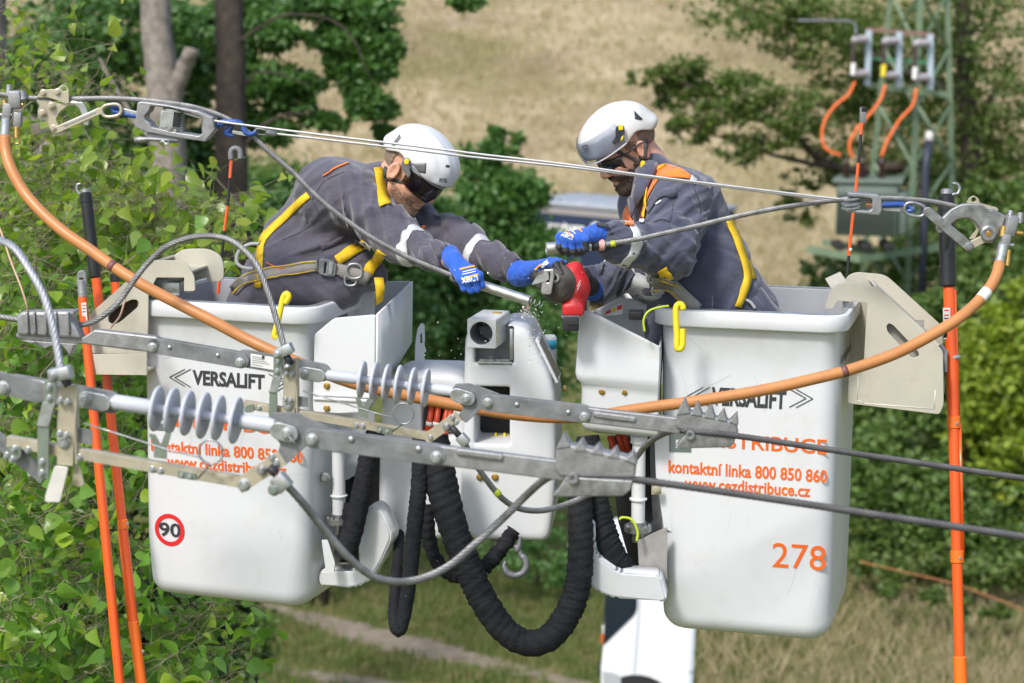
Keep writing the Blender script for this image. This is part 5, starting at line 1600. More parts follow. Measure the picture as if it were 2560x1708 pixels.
    plate('bent_tab', [br.poly([(120, 998), (149, 1004), (134, 1060), (105, 1056)])], 0.004, br, M_ZINC, t, 0.0005, 0.036)
    bolts(br, [(135, 961), (135, 990), (163, 995), (180, 999), (161, 1078), (177, 1082), (117, 1148), (116, 1176)], t, r=0.0065, dz=0.034)
    bolts(br, [(168, 1102)], t, r=0.012, dz=0.023)
    plate('side_tab', [br.poly([(196, 1070), (232, 1076), (231, 1112), (194, 1106)])], 0.003, br, M_DULL, t, 0.0005)
    plate('vee_bracket', [br.poly([(372, 1084), (388, 1086), (402, 1112), (414, 1080), (428, 1086), (418, 1120), (417, 1148), (384, 1144), (386, 1118)])], 0.004, br, M_GREENYZ, t, 0.0005)
    spring_horn(t, br.off(0.05), (209, 1058), (494, 1148), (528, 1130), 30, (495, 1196), d, M_STEEL)
    rect_bar('diagonal_bar', br, (600, 1212), (712, 1140), 38, d, M_YZINC, t, 0.008, 0.02)
    bolts(br, [(617, 1207)], t, r=0.012, dz=0.024)
    bolts(br, [(686, 1138), (697, 1152)], t, r=0.007, dz=0.024)
    bolts(br, [(662, 1170)], t, M_STEEL, r=0.009, dz=0.026, h=0.016)
    cp = br.off(0.045)
    mb = MB(); mb.tube([cp.w(672, 1168), cp.w(692, 1186)], 0.0115, 12); mb.build('shrink_sleeve', M_RUBBER, t, True)
    mb = MB(); mb.box((0.042, 0.04, 0.034), frame(cp.w(704, 1206), cp.w(724, 1226) - cp.w(690, 1186), cp.n), bev=0.004); mb.build('connector', M_ZINC, t)
    bolts(cp, [(688, 1222)], t, M_GREENYZ, r=0.011, dz=0.012)
    mb = MB(); mb.box((0.058, 0.034, 0.036), frame(cp.w(152, 934), cp.w(178, 926) - cp.w(124, 936), cp.n), bev=0.005); mb.build('connector', M_ZINC, t)
    bolts(cp, [(139, 940)], t, M_STEEL, r=0.009, dz=0.02)
    mb = MB(); mb.tube([cp.w(160, 945), cp.w(172, 965)], 0.011, 12); mb.build('shrink_sleeve', M_RUBBER, t, True)
    w = lambda n, l, c, p, r, m, **k: tag(wire(p, r, n, m, None, **k), l, c)
    w('conductor', 'dark conductor nearest the viewer leaving the front clamp toward the lower right', 'power line', ats([(1410, 1184, 5.03), (1585, 1199, 5.0), (1850, 1236, 4.96), (2150, 1281, 4.9), (2760, 1372, 4.8)]), 0.0098, M_WIREDARK, step=0.012)
    w('jumper_cable', 'large grey jumper wire sagging in front of the left bucket and boom head', 'cable', ats([(1440, 1180, 5.02), (1400, 1183, 5.06), (1360, 1200, 5.14), (1314, 1240, 5.22), (1259, 1295, 5.25), (1193, 1355, 5.25), (1128, 1411, 5.22), (1062, 1444, 5.2), (997, 1455, 5.18), (932, 1441, 5.15), (874, 1396, 5.12), (813, 1327, 5.1), (760, 1261, 5.07), (716, 1212, 5.05)]), 0.0105, M_WIRE)
    w('jumper_cable', 'pale jumper wire curving down from the left edge into the front fitting', 'cable', ats([(-60, 580, 5.3), (0, 600, 5.2), (41, 625, 5.15), (83, 689, 5.1), (113, 750, 5.08), (134, 825, 5.06), (152, 925, 5.04)]), 0.0105, mat('pale_wire', (0.36, 0.37, 0.40), 0.5, 0.6, noise=0.12, nscale=25))

# ------------------------------------------------------------------ the tensioned line: hoist, grips, clamps
M_PULL = mat('bright_steel_cable', (0.55, 0.55, 0.56), 0.4, 0.6, noise=0.1, nscale=30)
def link_eye(name, pl, t, c, rx, ry, ang_, w, m, dz=0):
    """oval chain-link eye as a tube"""
    X = pl.M.to_3x3() @ Vector((1, 0, 0)); Y = pl.M.to_3x3() @ Vector((0, 1, 0))
    cc = pl.w(*c) + pl.n * dz; a = R(ang_)
    U = X * math.cos(a) + Y * math.sin(a); V = -X * math.sin(a) + Y * math.cos(a)
    pts = []
    for k in range(33):
        th = 2 * math.pi * k / 32
        cx, sy = math.cos(th), math.sin(th)
        f = lambda v, e: math.copysign(abs(v) ** e, v)
        pts.append(cc + U * f(cx, 0.75) * rx + V * f(sy, 0.75) * ry)
    mb = MB(); mb.tube(pts, w, 10, False); return mb.build(name, m, t, True)

def hook_shape(name, pts, d, r, m, t):
    P = bez(ats(pts, d), 6); n = len(P)
    mb = MB(); mb.tube(P, [r * (1.0 if i < n * .7 else 1 - 0.55 * (i - n * .7) / (n * .3)) for i in range(n)], 12)
    return mb.build(name, m, t, True)

def earth_clamp(label, pl, body, up, d):
    t = thing('earthing_clamp', label, 'clamp', pl.w(*body[0]))
    return t

def build_top_line():
    d = 6.55
    w = lambda n, l, c, p, r, m, **k: tag(wire(p, r, n, m, None, **k), l, c)
    w('conductor', 'stranded conductor running from the left edge over the hoist down to the left worker', 'power line', ats([(-60, 230), (0, 236), (64, 245), (191, 247), (277, 246), (362, 251), (425, 258), (489, 269), (553, 290), (596, 314), (632, 341), (681, 387), (732, 431), (775, 475), (815, 512), (858, 545), (925, 592), (1008, 638), (1070, 665), (1130, 689)], d), 0.0088, M_WIRE)
    w('conductor', 'stranded conductor running from the right worker up to the right edge', 'power line', ats([(1500, 614), (1540, 607), (1600, 597), (1659, 584), (1735, 567), (1812, 548), (1885, 532), (1960, 518), (2044, 506), (2130, 498), (2210, 496), (2280, 499), (2335, 505), (2400, 519), (2470, 535), (2545, 551), (2620, 566)], d), 0.0088, M_WIRE)
    # hoist
    pl = Plane(at(440, 300, d), 3)
    t = thing('cable_hoist', 'hand-ratchet cable hoist with cast frame and blue hooks on the line at upper left', 'hoist', at(440, 330, d))
    plate('frame', [round_poly(pl.poly([(350, 256), (358, 252), (420, 260), (502, 276), (537, 292), (544, 322), (518, 353), (440, 342), (371, 329), (350, 320), (343, 312)]), 0.004),
                    round_poly(pl.poly([(383, 264), (430, 268), (500, 286), (512, 294), (512, 330), (503, 338), (440, 328), (386, 316), (381, 306), (369, 297), (368, 288), (379, 277)]), 0.004)], 0.075, pl, M_CAST, t, 0.004)
    ax0, ax1 = pl.w(428, 320), pl.w(436, 272)
    M = along(ax0, ax1); L = (ax1 - ax0).length
    mb = MB(); mb.lathe([(0.036, 0), (0.038, 0.003), (0.038, 0.007), (0.027, 0.008), (0.027, L - .008), (0.037, L - 0.007), (0.037, L - 0.002), (0.034, L)], M, 28); mb.build('drum', M_ZINC, t, 'auto')
    mb = MB()
    for k in range(9):
        z = 0.011 + k * (L - .022) / 8
        mb.lathe([(0.0275, z - .002), (0.0305, z - .001), (0.0315, z), (0.0305, z + .001), (0.0275, z + .002)], M, 28, False)
    mb.build('wound_cable', mat('wound_cable', (0.16, 0.16, 0.17), 0.45, 0.7), t, True)
    cv = pl.off(0.030)
    plate('drum_guard', [cv.poly([(404, 276), (436, 278), (432, 322), (398, 318)])], 0.012, cv, M_ZINC, t, 0.002)
    mb = MB()
    Mr = M @ Matrix.Translation((0, 0, -0.006))
    gear = []
    for k in range(40):
        rr_ = 0.040 if k % 4 < 2 else 0.035
        gear.append((rr_ * math.cos(k * math.pi / 20), rr_ * math.sin(k * math.pi / 20)))
    mb.prism(gear, 0.008, Mr); mb.build('ratchet_wheel', M_ZINC, t, False)
    mb = MB(); mb.lathe([(0.006, 0), (0.006, 0.05)], along(pl.w(508, 330), pl.w(510, 292)), 12); mb.build('guide_pin', M_ZINC, t, True)
    mb = MB(); mb.tube(ats([(336, 350), (350, 350), (372, 348), (410, 350), (445, 352)], d - 0.02), [.010, .011, .008, .006, .006], 12); mb.build('handle', M_CAST, t, True)
    plate('ratchet_arm', [round_poly(pl.poly([(371, 330), (448, 342), (446, 358), (392, 352), (372, 342)]), 0.004)], 0.03, pl, M_CAST, t, 0.003, 0.01)
    mb = MB(); mb.tube(ats([(398, 358), (408, 352), (416, 362), (422, 354)], d - .03), 0.003, 8); mb.build('wing_nut', M_ZINC, t, True)
    hook_shape('hook', [(352, 293), (338, 290), (326, 288), (308, 284), (296, 282), (284, 278), (282, 272), (292, 270), (306, 273)], d, 0.0085, M_BLUEHK, t)
    bar('hook_latch', pl, (308, 276), (342, 284), 12, d, M_ZINC, t, 0.008, 0.002, 0.006)
    hook_shape('hook', [(540, 318), (552, 308), (566, 304), (576, 312), (574, 324), (566, 330), (572, 338), (584, 340)], d, 0.010, M_BLUEHK, t)
    hook_shape('hook', [(550, 312), (575, 305), (594, 306), (606, 314), (612, 328), (624, 336), (636, 332), (640, 325)], d - 0.02, 0.009, M_BLUEHK, t)
    bar('hook_latch', pl, (586, 330), (618, 336), 8, d, M_ZINC, t, 0.006, 0.001, 0.012)
    link_eye('cable_eye', pl, t, (652, 330), 0.020, 0.009, -8, 0.0035, M_WIRE)
    mb = MB(); mb.lathe([(0.0085, 0), (0.0095, 0.004), (0.0095, 0.028), (0.007, 0.032)], along(pl.w(667, 331), pl.w(698, 336)), 14); mb.build('swage_ferrule', M_STEEL, t, 'auto')
    # double pull cable
    w('pull_cable', 'upper thin steel cable running from the hoist drum to the pulley at right', 'cable', ats([(462, 283), (512, 297), (560, 306), (760, 332), (958, 356), (1137, 378), (1200, 386), (1430, 413), (1621, 440), (1960, 482), (2098, 498)], d - .03), 0.0042, M_PULL, strands=6, step=0.006)
    w('pull_cable', 'lower thin steel cable returning from the pulley to the hoist hook', 'cable', ats([(690, 335), (760, 343), (965, 367), (1140, 388), (1200, 395), (1430, 419), (1621, 443), (1960, 486), (2098, 502)], d), 0.0042, M_PULL, strands=6, step=0.006)
    # left grip
    pl = Plane(at(140, 260, d), 2)
    f = lambda L: [(x / 2.35, y / 2.35) for x, y in L]
    g = thing('wire_grip', 'yellow-zinc wire grip with three bolts clamped on the line at upper left', 'cable grip', at(140, 320, d))
    plate('upper_plate', [round_poly(pl.poly(f([(238, 548), (262, 526), (335, 524), (368, 502), (398, 504), (410, 525), (412, 604), (396, 610), (345, 590), (290, 572), (214, 572)])), 0.004), circ(*pl.l(382 / 2.35, 520 / 2.35), 0.009, 16)], 0.006, pl, M_YZINC, g, 0.001, 0.012)
    plate('lower_plate', [round_poly(pl.poly(f([(214, 586), (300, 592), (350, 612), (430, 590), (470, 600), (450, 618), (400, 622), (350, 660), (330, 700), (345, 735), (345, 775), (318, 788), (300, 770), (280, 720), (225, 680), (222, 645), (240, 630)])), 0.006)], 0.008, pl, M_YZINC, g, 0.0015, 0.002)
    plate('jaw', [round_poly(pl.poly(f([(395, 600), (440, 598), (490, 598), (512, 640), (532, 700), (524, 738), (505, 738), (480, 722), (490, 690), (470, 640), (440, 612)])), 0.004)], 0.016, pl, M_ZINC, g, 0.003, 0.004)
    bar('pull_bar', pl, (143, 325), (252, 277), 17, d, M_YZINC, g, 0.010, 0.002, 0.012)
    bar('stamped_groove', pl, (165, 312), (240, 279), 7, d, M_ZINC, g, 0.003, 0.001, 0.017)
    link_eye('pull_eye', pl, g, (281, 276), 0.032, 0.020, 8, 0.0058, M_YZINC, 0.012)
    bolts(pl, f([(262, 545), (345, 540), (308, 622), (255, 664), (323, 752)]), g, M_YZINC, r=0.0085, dz=0.014)
    plate('backing_plate', [round_poly(pl.poly(f([(224, 620), (250, 640), (262, 700), (250, 720), (226, 705), (218, 680)])), 0.004)], 0.02, pl, M_STEEL, g, 0.002, -0.012)
    # right grip
    pr = Plane(at(2440, 540, d), 2)
    cD = lambda L: [(1920 + x / 2.4125, 400 + y / 2.4125) for x, y in L]
    g = thing('wire_grip', 'galvanised wire grip with big curved jaw clamped on the line at right', 'cable grip', at(2440, 620, d))
    plate('curved_jaw', [round_poly(pr.poly(cD([(1008, 408), (1036, 360), (1100, 296), (1165, 264), (1225, 262), (1288, 268), (1330, 300), (1360, 296), (1432, 336), (1415, 392), (1380, 470), (1350, 502), (1310, 502), (1282, 470), (1276, 420), (1250, 372), (1200, 348), (1140, 358), (1090, 400), (1044, 442), (1018, 436)])), 0.006)], 0.018, pr, M_STEEL, g, 0.004, 0.0)
    plate('back_tab', [round_poly(pr.poly(cD([(1202, 262), (1216, 232), (1245, 216), (1272, 232), (1282, 262), (1388, 290), (1396, 310), (1300, 330), (1230, 300)])), 0.005), circ(*pr.l(*cD([(1245, 242)])[0]), 0.008, 16)], 0.006, pr, M_YZINC, g, 0.001, -0.014)
    plate('inner_web', [round_poly(pr.poly(cD([(1260, 330), (1310, 360), (1270, 440), (1250, 480), (1215, 480), (1262, 420), (1240, 380)])), 0.004)], 0.006, pr, M_YZINC, g, 0.001, -0.012)
    bar('pull_bar', pr, cD([(960, 310)])[0], cD([(1208, 520)])[0], 24, d, M_STEEL, g, 0.010, 0.002, 0.014)
    bar('lower_link', pr, cD([(1208, 520)])[0], cD([(1310, 470)])[0], 20, d, M_YZINC, g, 0.008, 0.002, 0.004)
    link_eye('pull_eye', pr, g, cD([(882, 298)])[0], 0.034, 0.021, -12, 0.006, M_STEEL, 0.01)
    mb = MB(); mb.lathe([(0.026, 0), (0.027, 0.003), (0.027, 0.008), (0.022, 0.012), (0.014, 0.012), (0.013, 0.008), (0.004, 0.008)], pr.T(*pr.l(*cD([(1326, 442)])[0]), 0.008), 28); mb.build('pivot_boss', M_STEEL, g, 'auto')
    bolts(pr, cD([(1326, 442)]), g, M_BRASS, r=0.007, dz=0.016, h=0.003)
    bolts(pr, cD([(1206, 518)]), g, M_STEEL, r=0.010, dz=0.020, h=0.004)
    # pulley fork
    g = thing('pulley_block', 'cast fork with cable pulley and blue hook on the line at right', 'pulley', at(2160, 540, d))
    plate('fork', [round_poly(pr.poly(cD([(472, 190), (655, 206), (678, 222), (682, 300), (664, 332), (466, 312), (464, 292), (605, 304), (622, 290), (624, 240), (612, 228), (474, 214)])), 0.004)], 0.05, pr, M_CAST, g, 0.004)
    for k, dz in enumerate((0, 0.011, 0.021)):
        a = pr.w(*cD([(500, 232 + dz * 2600)])[0])
        mb = MB(); mb.lathe([(0.030, -0.003), (0.032, -0.002), (0.032, 0.002), (0.030, 0.003)], Matrix.Translation(a) @ Matrix.Rotation(R(-8), 4, 'Y') @ Matrix.Rotation(R(4), 4, 'X'), 28); mb.build('sheave', M_ZINC, g, 'auto')
    mb = MB(); mb.lathe([(0.011, 0), (0.011, 0.022)], along(pr.w(*cD([(588, 268)])[0]), pr.w(*cD([(630, 274)])[0])), 6); mb.build('nut', mat('rusty_nut', (0.28, 0.14, 0.07), 0.6, 0.4), g)
    mb = MB(); mb.lathe([(0.009, 0), (0.009, 0.02)], along(pr.w(*cD([(672, 270)])[0]), pr.w(*cD([(696, 274)])[0])), 12); mb.build('swivel', M_STEEL, g)
    hook_shape('hook', cD([(690, 272), (740, 270), (800, 268), (850, 280), (868, 298), (850, 308), (820, 306)]), d, 0.010, M_BLUEHK, g)
    bar('hook_latch', pr, cD([(700, 296)])[0], cD([(790, 302)])[0], 8, d, M_ZINC, g, 0.008, 0.001, 0.0)
    # earthing clamps
    def eclamp(label, pts, d, cable_end):
        e = thing('earthing_clamp', label, 'clamp', at(*cable_end, d))
        for nm, kind, a, b, r, m in pts:
            if kind == 't':
                mb = MB(); mb.tube(ats([a, b], d - 0.015), r, 14); mb.build(nm, m, e, 'auto')
            else:
                q = Plane(at(*a, d - 0.015), 0)
                mb = MB(); v = q.w(*b) - q.w(*a)
                mb.box((v.length, r, r * 1.1), frame((q.w(*a) + q.w(*b)) / 2, v, q.n), bev=r * .18); mb.build(nm, m, e)
        return e
    eclamp('cast earthing clamp with brass eye screw at the left edge of the line', [
        ('stud', 't', (23, 212), (22, 240), 0.010, M_STEEL), ('body', 'b', (38, 226), (40, 272), 0.042, M_CAST), ('cap', 't', (54, 228), (58, 250), 0.013, M_CAST),
        ('neck', 'b', (22, 258), (16, 300), 0.030, M_CAST), ('side_bolt', 't', (46, 262), (58, 262), 0.007, M_BRASS), ('lower_body', 'b', (46, 280), (44, 318), 0.026, M_CAST),
        ('side_screw', 't', (0, 288), (30, 288), 0.007, M_STEEL), ('ferrule', 't', (15, 298), (12, 345), 0.0155, M_ZINC), ('brass_screw', 't', (42, 318), (42, 346), 0.010, M_BRASS), ('brass_nut', 't', (11, 250), (12, 270), 0.008, M_BRASS)], d, (20, 345))
    e = bpy.data.objects['earthing_clamp']
    link_eye('brass_eye', Plane(at(42, 352, d - .015), 0), e, (42, 352), 0.009, 0.010, 0, 0.0035, M_BRASS)
    for a, b in (((42, 318), (42, 344)),):
        mb = MB()
        for k in range(6): mb.lathe([(0.0105, -.0015), (0.0125, 0), (0.0105, .0015)], along(at(42, 320 + k * 4, d - .015), at(42, 330 + k * 4, d - .015)), 14, False)
        mb.build('thread', M_BRASS, e, True)
    eclamp('cast earthing clamp with brass bolts at the right edge of the line', [
        ('stud', 't', (2528, 527), (2522, 552), 0.010, M_STEEL), ('body', 'b', (2532, 538), (2520, 590), 0.038, M_CAST), ('cap', 't', (2552, 532), (2548, 558), 0.011, M_CAST),
        ('side_bolt', 't', (2540, 582), (2556, 584), 0.008, M_BRASS), ('brass_nut', 't', (2510, 566), (2506, 592), 0.010, M_BRASS), ('neck', 'b', (2516, 585), (2508, 622), 0.030, M_CAST),
        ('side_screw', 't', (2496, 608), (2534, 614), 0.007, M_STEEL), ('collar', 't', (2508, 612), (2503, 640), 0.0175, M_ZINC), ('ferrule', 't', (2505, 628), (2496, 668), 0.0165, M_ZINC), ('lip', 't', (2499, 658), (2496, 672), 0.0185, M_ZINC), ('brass_screw', 't', (2522, 625), (2518, 665), 0.008, M_BRASS)], d, (2500, 670))
    # orange earthing cable
    P = [(12, 340, 6.53), (15, 380, 6.52), (27, 420, 6.5), (60, 480, 6.48), (108, 535, 6.45), (166, 585, 6.42), (228, 627, 6.4), (282, 666, 6.38), (352, 710, 6.36), (435, 754, 6.35), (526, 800, 6.33), (610, 845, 6.32), (693, 884, 6.3), (790, 925, 6.3), (878, 957, 6.3), (960, 977, 6.3), (1041, 994, 6.3), (1140, 1013, 6.3), (1220, 1027, 6.3), (1310, 1039, 6.3), (1407, 1044, 6.3), (1500, 1038, 6.32), (1600, 1022, 6.33), (1720, 1006, 6.33), (1832, 989, 6.33), (1935, 970, 6.34), (2028, 949, 6.35), (2130, 923, 6.36), (2237, 885, 6.38), (2325, 840, 6.4), (2394, 798, 6.42), (2442, 757, 6.45), (2478, 714, 6.48), (2494, 680, 6.5), (2498, 660, 6.52)]
    S = resample(bez(ats(P), 6), 0.01)
    mb = MB(); mb.tube(S, 0.0186, 20); c = mb.build('earthing_cable', M_CORANGE, None, True)
    t = tag(c, 'thick orange earthing cable sagging from the left clamp to the right clamp', 'cable')
    def band(name, px, half, m, r=0.0191):
        i = min(range(len(S)), key=lambda k: (S[k] - at(*px)).length)
        q = MB(); q.tube(S[max(0, i - half):i + half + 1], r, 20); return q.build(name, m, t, True)
    mbr = mat('brown_band', (0.16, 0.07, 0.06), 0.5)
    band('brown_band', (283, 667, 6.38), 1, mbr); band('brown_band', (2113, 928, 6.36), 1, mbr)
    band('white_label', (2464, 734, 6.46), 2, M_LABEL)

# ------------------------------------------------------------------ insulated poles
def build_poles():
    def pole(label, head, orange, d, dl, extra=None, group='orange insulated poles'):
        base = at(orange[-1][0], orange[-1][1], dl)
        t = thing('insulated_pole', label, 'pole', base, group)
        return t
    def seg(name, t, a, b, r, m, seg_=20, caps=0.0):
        mb = MB()
        L = (Vector(b) - Vector(a)).length
        c = caps or min(0.004, r * .3)
        mb.lathe([(r - c, 0), (r, c), (r, L - c), (r - c, L)], along(a, b), seg_)
        return mb.build(name, m, t, 'auto')
    M_HEAD = mat('black_pole_head', (0.018, 0.019, 0.021), 0.38, noise=0.2, nscale=20, spec=0.4)
    # right: black head, orange telescopic tube
    d = 6.98
    t = thing('insulated_pole', 'orange telescopic pole with long black head beside the right bucket', 'pole', at(2410, 1760, d), 'orange insulated poles')
    q = lambda x, y: at(x, y, d)
    seg('head', t, q(2370, 716), q(2366, 488), 0.0285, M_HEAD)
    seg('head_ring', t, q(2367, 530), q(2367, 516), 0.0305, M_HEAD)
    seg('head_ring', t, q(2369, 716), q(2368, 664), 0.0305, M_HEAD)
    mb = MB(); mb.box((0.014, 0.014, 0.16), Matrix.Translation(q(2363, 600) + Vector((0, -0.026, 0))), bev=0.003); mb.build('head_rib', M_HEAD, t)
    seg('chuck', t, q(2366, 488), q(2366, 472), 0.020, M_STEEL)
    mb = MB(); mb.tube(bez(ats([(2378, 490), (2384, 486), (2394, 484), (2399, 472), (2392, 460), (2382, 460)], d), 5), 0.006, 10); mb.build('hook', M_STEEL, t, True)
    seg('tube', t, q(2384, 1052), q(2372, 716), 0.0205, M_POLE)
    seg('tube', t, q(2392, 1390), q(2384, 1052), 0.0190, M_POLE)
    seg('tube', t, q(2399, 1648), q(2392, 1390), 0.0185, M_POLE)
    seg('tube', t, q(2405, 1800), q(2399, 1640), 0.0235, M_POLE2)
    for y, x in ((1056, 2384), (1392, 2392)):
        c = seg('collar', t, q(x + 1, y + 16), q(x, y - 16), 0.0235, M_POLE2)
        k = MB(); bolt(k, Plane(q(x + 4, y) + Vector((0, -0.023, 0)), 0).M, 0.004, 0.002); k.build('screw', M_ZINC, c)
    mb = MB()
    for x0, y0, x1, y1 in ((2386, 724, 2397, 1050), (2399, 1060, 2408, 1390)):
        mb.tube([at(x0, y0, d - 0.004), at(x1, y1, d - 0.004)], 0.006, 8)
    mb.build('guide_rail', M_POLE, t, True)
    lp = Plane(at(2372, 800, d - 0.0215), 0)
    for nm, (x0, y0, x1, y1), m in (('pole_label', (2357, 770, 2375, 845), M_LABEL), ('pole_label', (2357, 815, 2382, 848), M_LABEL)):
        plate(nm, [lp.poly([(x0, y0), (x1, y0), (x1 + 2, y1), (x0 + 2, y1)])], 0.002, lp, m, t, 0)
    for y in (776, 788, 796, 806, 830, 838):
        rect_bar('label_print', lp, (2360, y), (2372, y), 3 if y < 800 else 1.5, d, M_REDTXT if y < 790 else M_BLACKTXT, t, 0.0006, 0.0016, 0)
    seg('hose_clip', t, q(2386, 898), q(2385, 888), 0.0222, M_ZINC)
    # left pair
    d = 7.1
    t = thing('insulated_pole', 'orange pole with long black head and hook left of the left bucket', 'pole', at(365, 1790, d), 'orange insulated poles')
    seg('head', t, q_(238, 694, d), q_(214, 482, d), 0.0215, M_HEAD)
    seg('head_ring', t, q_(217, 508, d), q_(216, 500, d), 0.0235, M_HEAD)
    seg('chuck', t, q_(214, 484, d), q_(213, 472, d), 0.016, M_STEEL)
    mb = MB(); mb.tube(bez(ats([(208, 488), (198, 484), (192, 474), (194, 462), (202, 460)], d), 5), 0.005, 10); mb.build('hook', M_STEEL, t, True)
    seg('tube', t, q_(305, 1303, d), q_(240, 694, d), 0.0165, M_POLE)
    seg('tube', t, q_(334, 1560, d), q_(305, 1303, d), 0.0175, M_POLE)
    seg('tube', t, q_(364, 1790, d), q_(333, 1552, d), 0.0195, M_POLE2)
    c = seg('collar', t, q_(309, 1324, d), q_(306, 1298, d), 0.0195, M_POLE2)
    for x, y in ((319, 1309), (357, 1628)):
        k = MB(); bolt(k, Plane(at(x, y, d - .018), 0).M, 0.004, 0.002); k.build('screw', M_ZINC, c)
    mb = MB(); mb.tube([at(276, 1050, d - .008), at(297, 1300, d - .008)], 0.005, 8); mb.tube([at(298, 1330, d - .008), at(322, 1550, d - .008)], 0.005, 8); mb.build('guide_rail', M_POLE2, t, True)
    d = 7.0
    t = thing('insulated_pole', 'smooth orange pole with grey toothed head left of the left bucket', 'pole', at(308, 1790, d), 'orange insulated poles')
    seg('tube', t, q_(307, 1790, d), q_(206, 742, d), 0.0165, M_POLE)
    seg('socket', t, q_(207, 745, d), q_(203, 700, d), 0.0155, M_CAST)
    pp = Plane(at(204, 690, d), 0)
    plate('jaw', [round_poly(pp.poly([(193, 715), (193, 685), (200, 676), (212, 676), (217, 686), (217, 715)]), 0.006), round_poly(pp.poly([(200, 708), (200, 694), (210, 694), (210, 708)]), 0.003)], 0.02, pp, M_CAST, t, 0.002)
    lp = Plane(at(205, 780, d - 0.0175), 0)
    plate('pole_label', [lp.poly([(203, 758), (215, 756), (219, 806), (207, 808)])], 0.002, lp, M_LABEL, t, 0)
    for y in (764, 772, 780, 794): rect_bar('label_print', lp, (206, y), (214, y - 1), 2, d, M_REDTXT if y < 770 else M_BLACKTXT, t, 0.0006, 0.0016, 0)
    d = 7.16
    t = thing('insulated_pole', 'short orange pole with black ring cap behind the left stick holder', 'pole', at(300, 900, d), 'orange insulated poles')
    seg('tube', t, q_(303, 940, d), q_(288, 700, d), 0.0155, M_POLE)
    seg('cap', t, q_(288.5, 706, d), q_(287.5, 684, d), 0.0185, M_HEAD)
    # slim rods with hook heads
    MO = M_POLE; MK = M_HEAD
    def rod(label, pts, cols, d, head):
        t = thing('hook_rod', label, 'rod', at(*pts[-1], d), 'slim banded rods with hooks')
        for (a, b), m in zip(zip(pts, pts[1:]), cols):
            seg('rod_section', t, q_(*b, d), q_(*a, d), 0.0058, m, 10, 0.0005)
        return t
    d = 7.45
    t = rod('slim orange and black rod with grey hook head behind the left worker', [(579, 392), (575, 445), (569, 515), (561, 578), (553, 650), (545, 735)], [MK, MO, MK, MO, MK, MO][1:] + [MO], d, None)
    mb = MB(); P = bez(ats([(578, 400), (577, 384), (580, 375), (588, 371), (598, 375), (601, 385), (601, 398)], d), 5)
    mb.tube(P, 0.0105, 10); mb.build('hook_head', mat('grey_rubber_head', (0.16, 0.165, 0.17), 0.55), t, True)
    d = 7.3
    t = rod('slim orange and black rod with block head in front of the transformer', [(2155, 308), (2152, 337), (2146, 408), (2139, 480), (2130, 560), (2122, 640), (2118, 690)], [MO, MK, MO, MO, MO, MK], d, None)
    mb = MB(); mb.box((0.022, 0.02, 0.058), Matrix.Translation(at(2157, 288, d)), bev=0.003); mb.build('hook_head', mat('grey_block_head', (0.2, 0.2, 0.21), 0.5), t)
    mb = MB(); mb.box((0.021, 0.021, 0.022), Matrix.Translation(at(2158, 274, d - .003)), bev=0.003); mb.build('head_notch', M_HEAD, t)
    seg('white_band', t, q_(2125, 628, d), q_(2126, 620, d), 0.0072, M_LABEL, 12)

def q_(x, y, d): return at(x, y, d)

build_second_fitting()
build_front_fitting()
build_top_line()
build_poles()
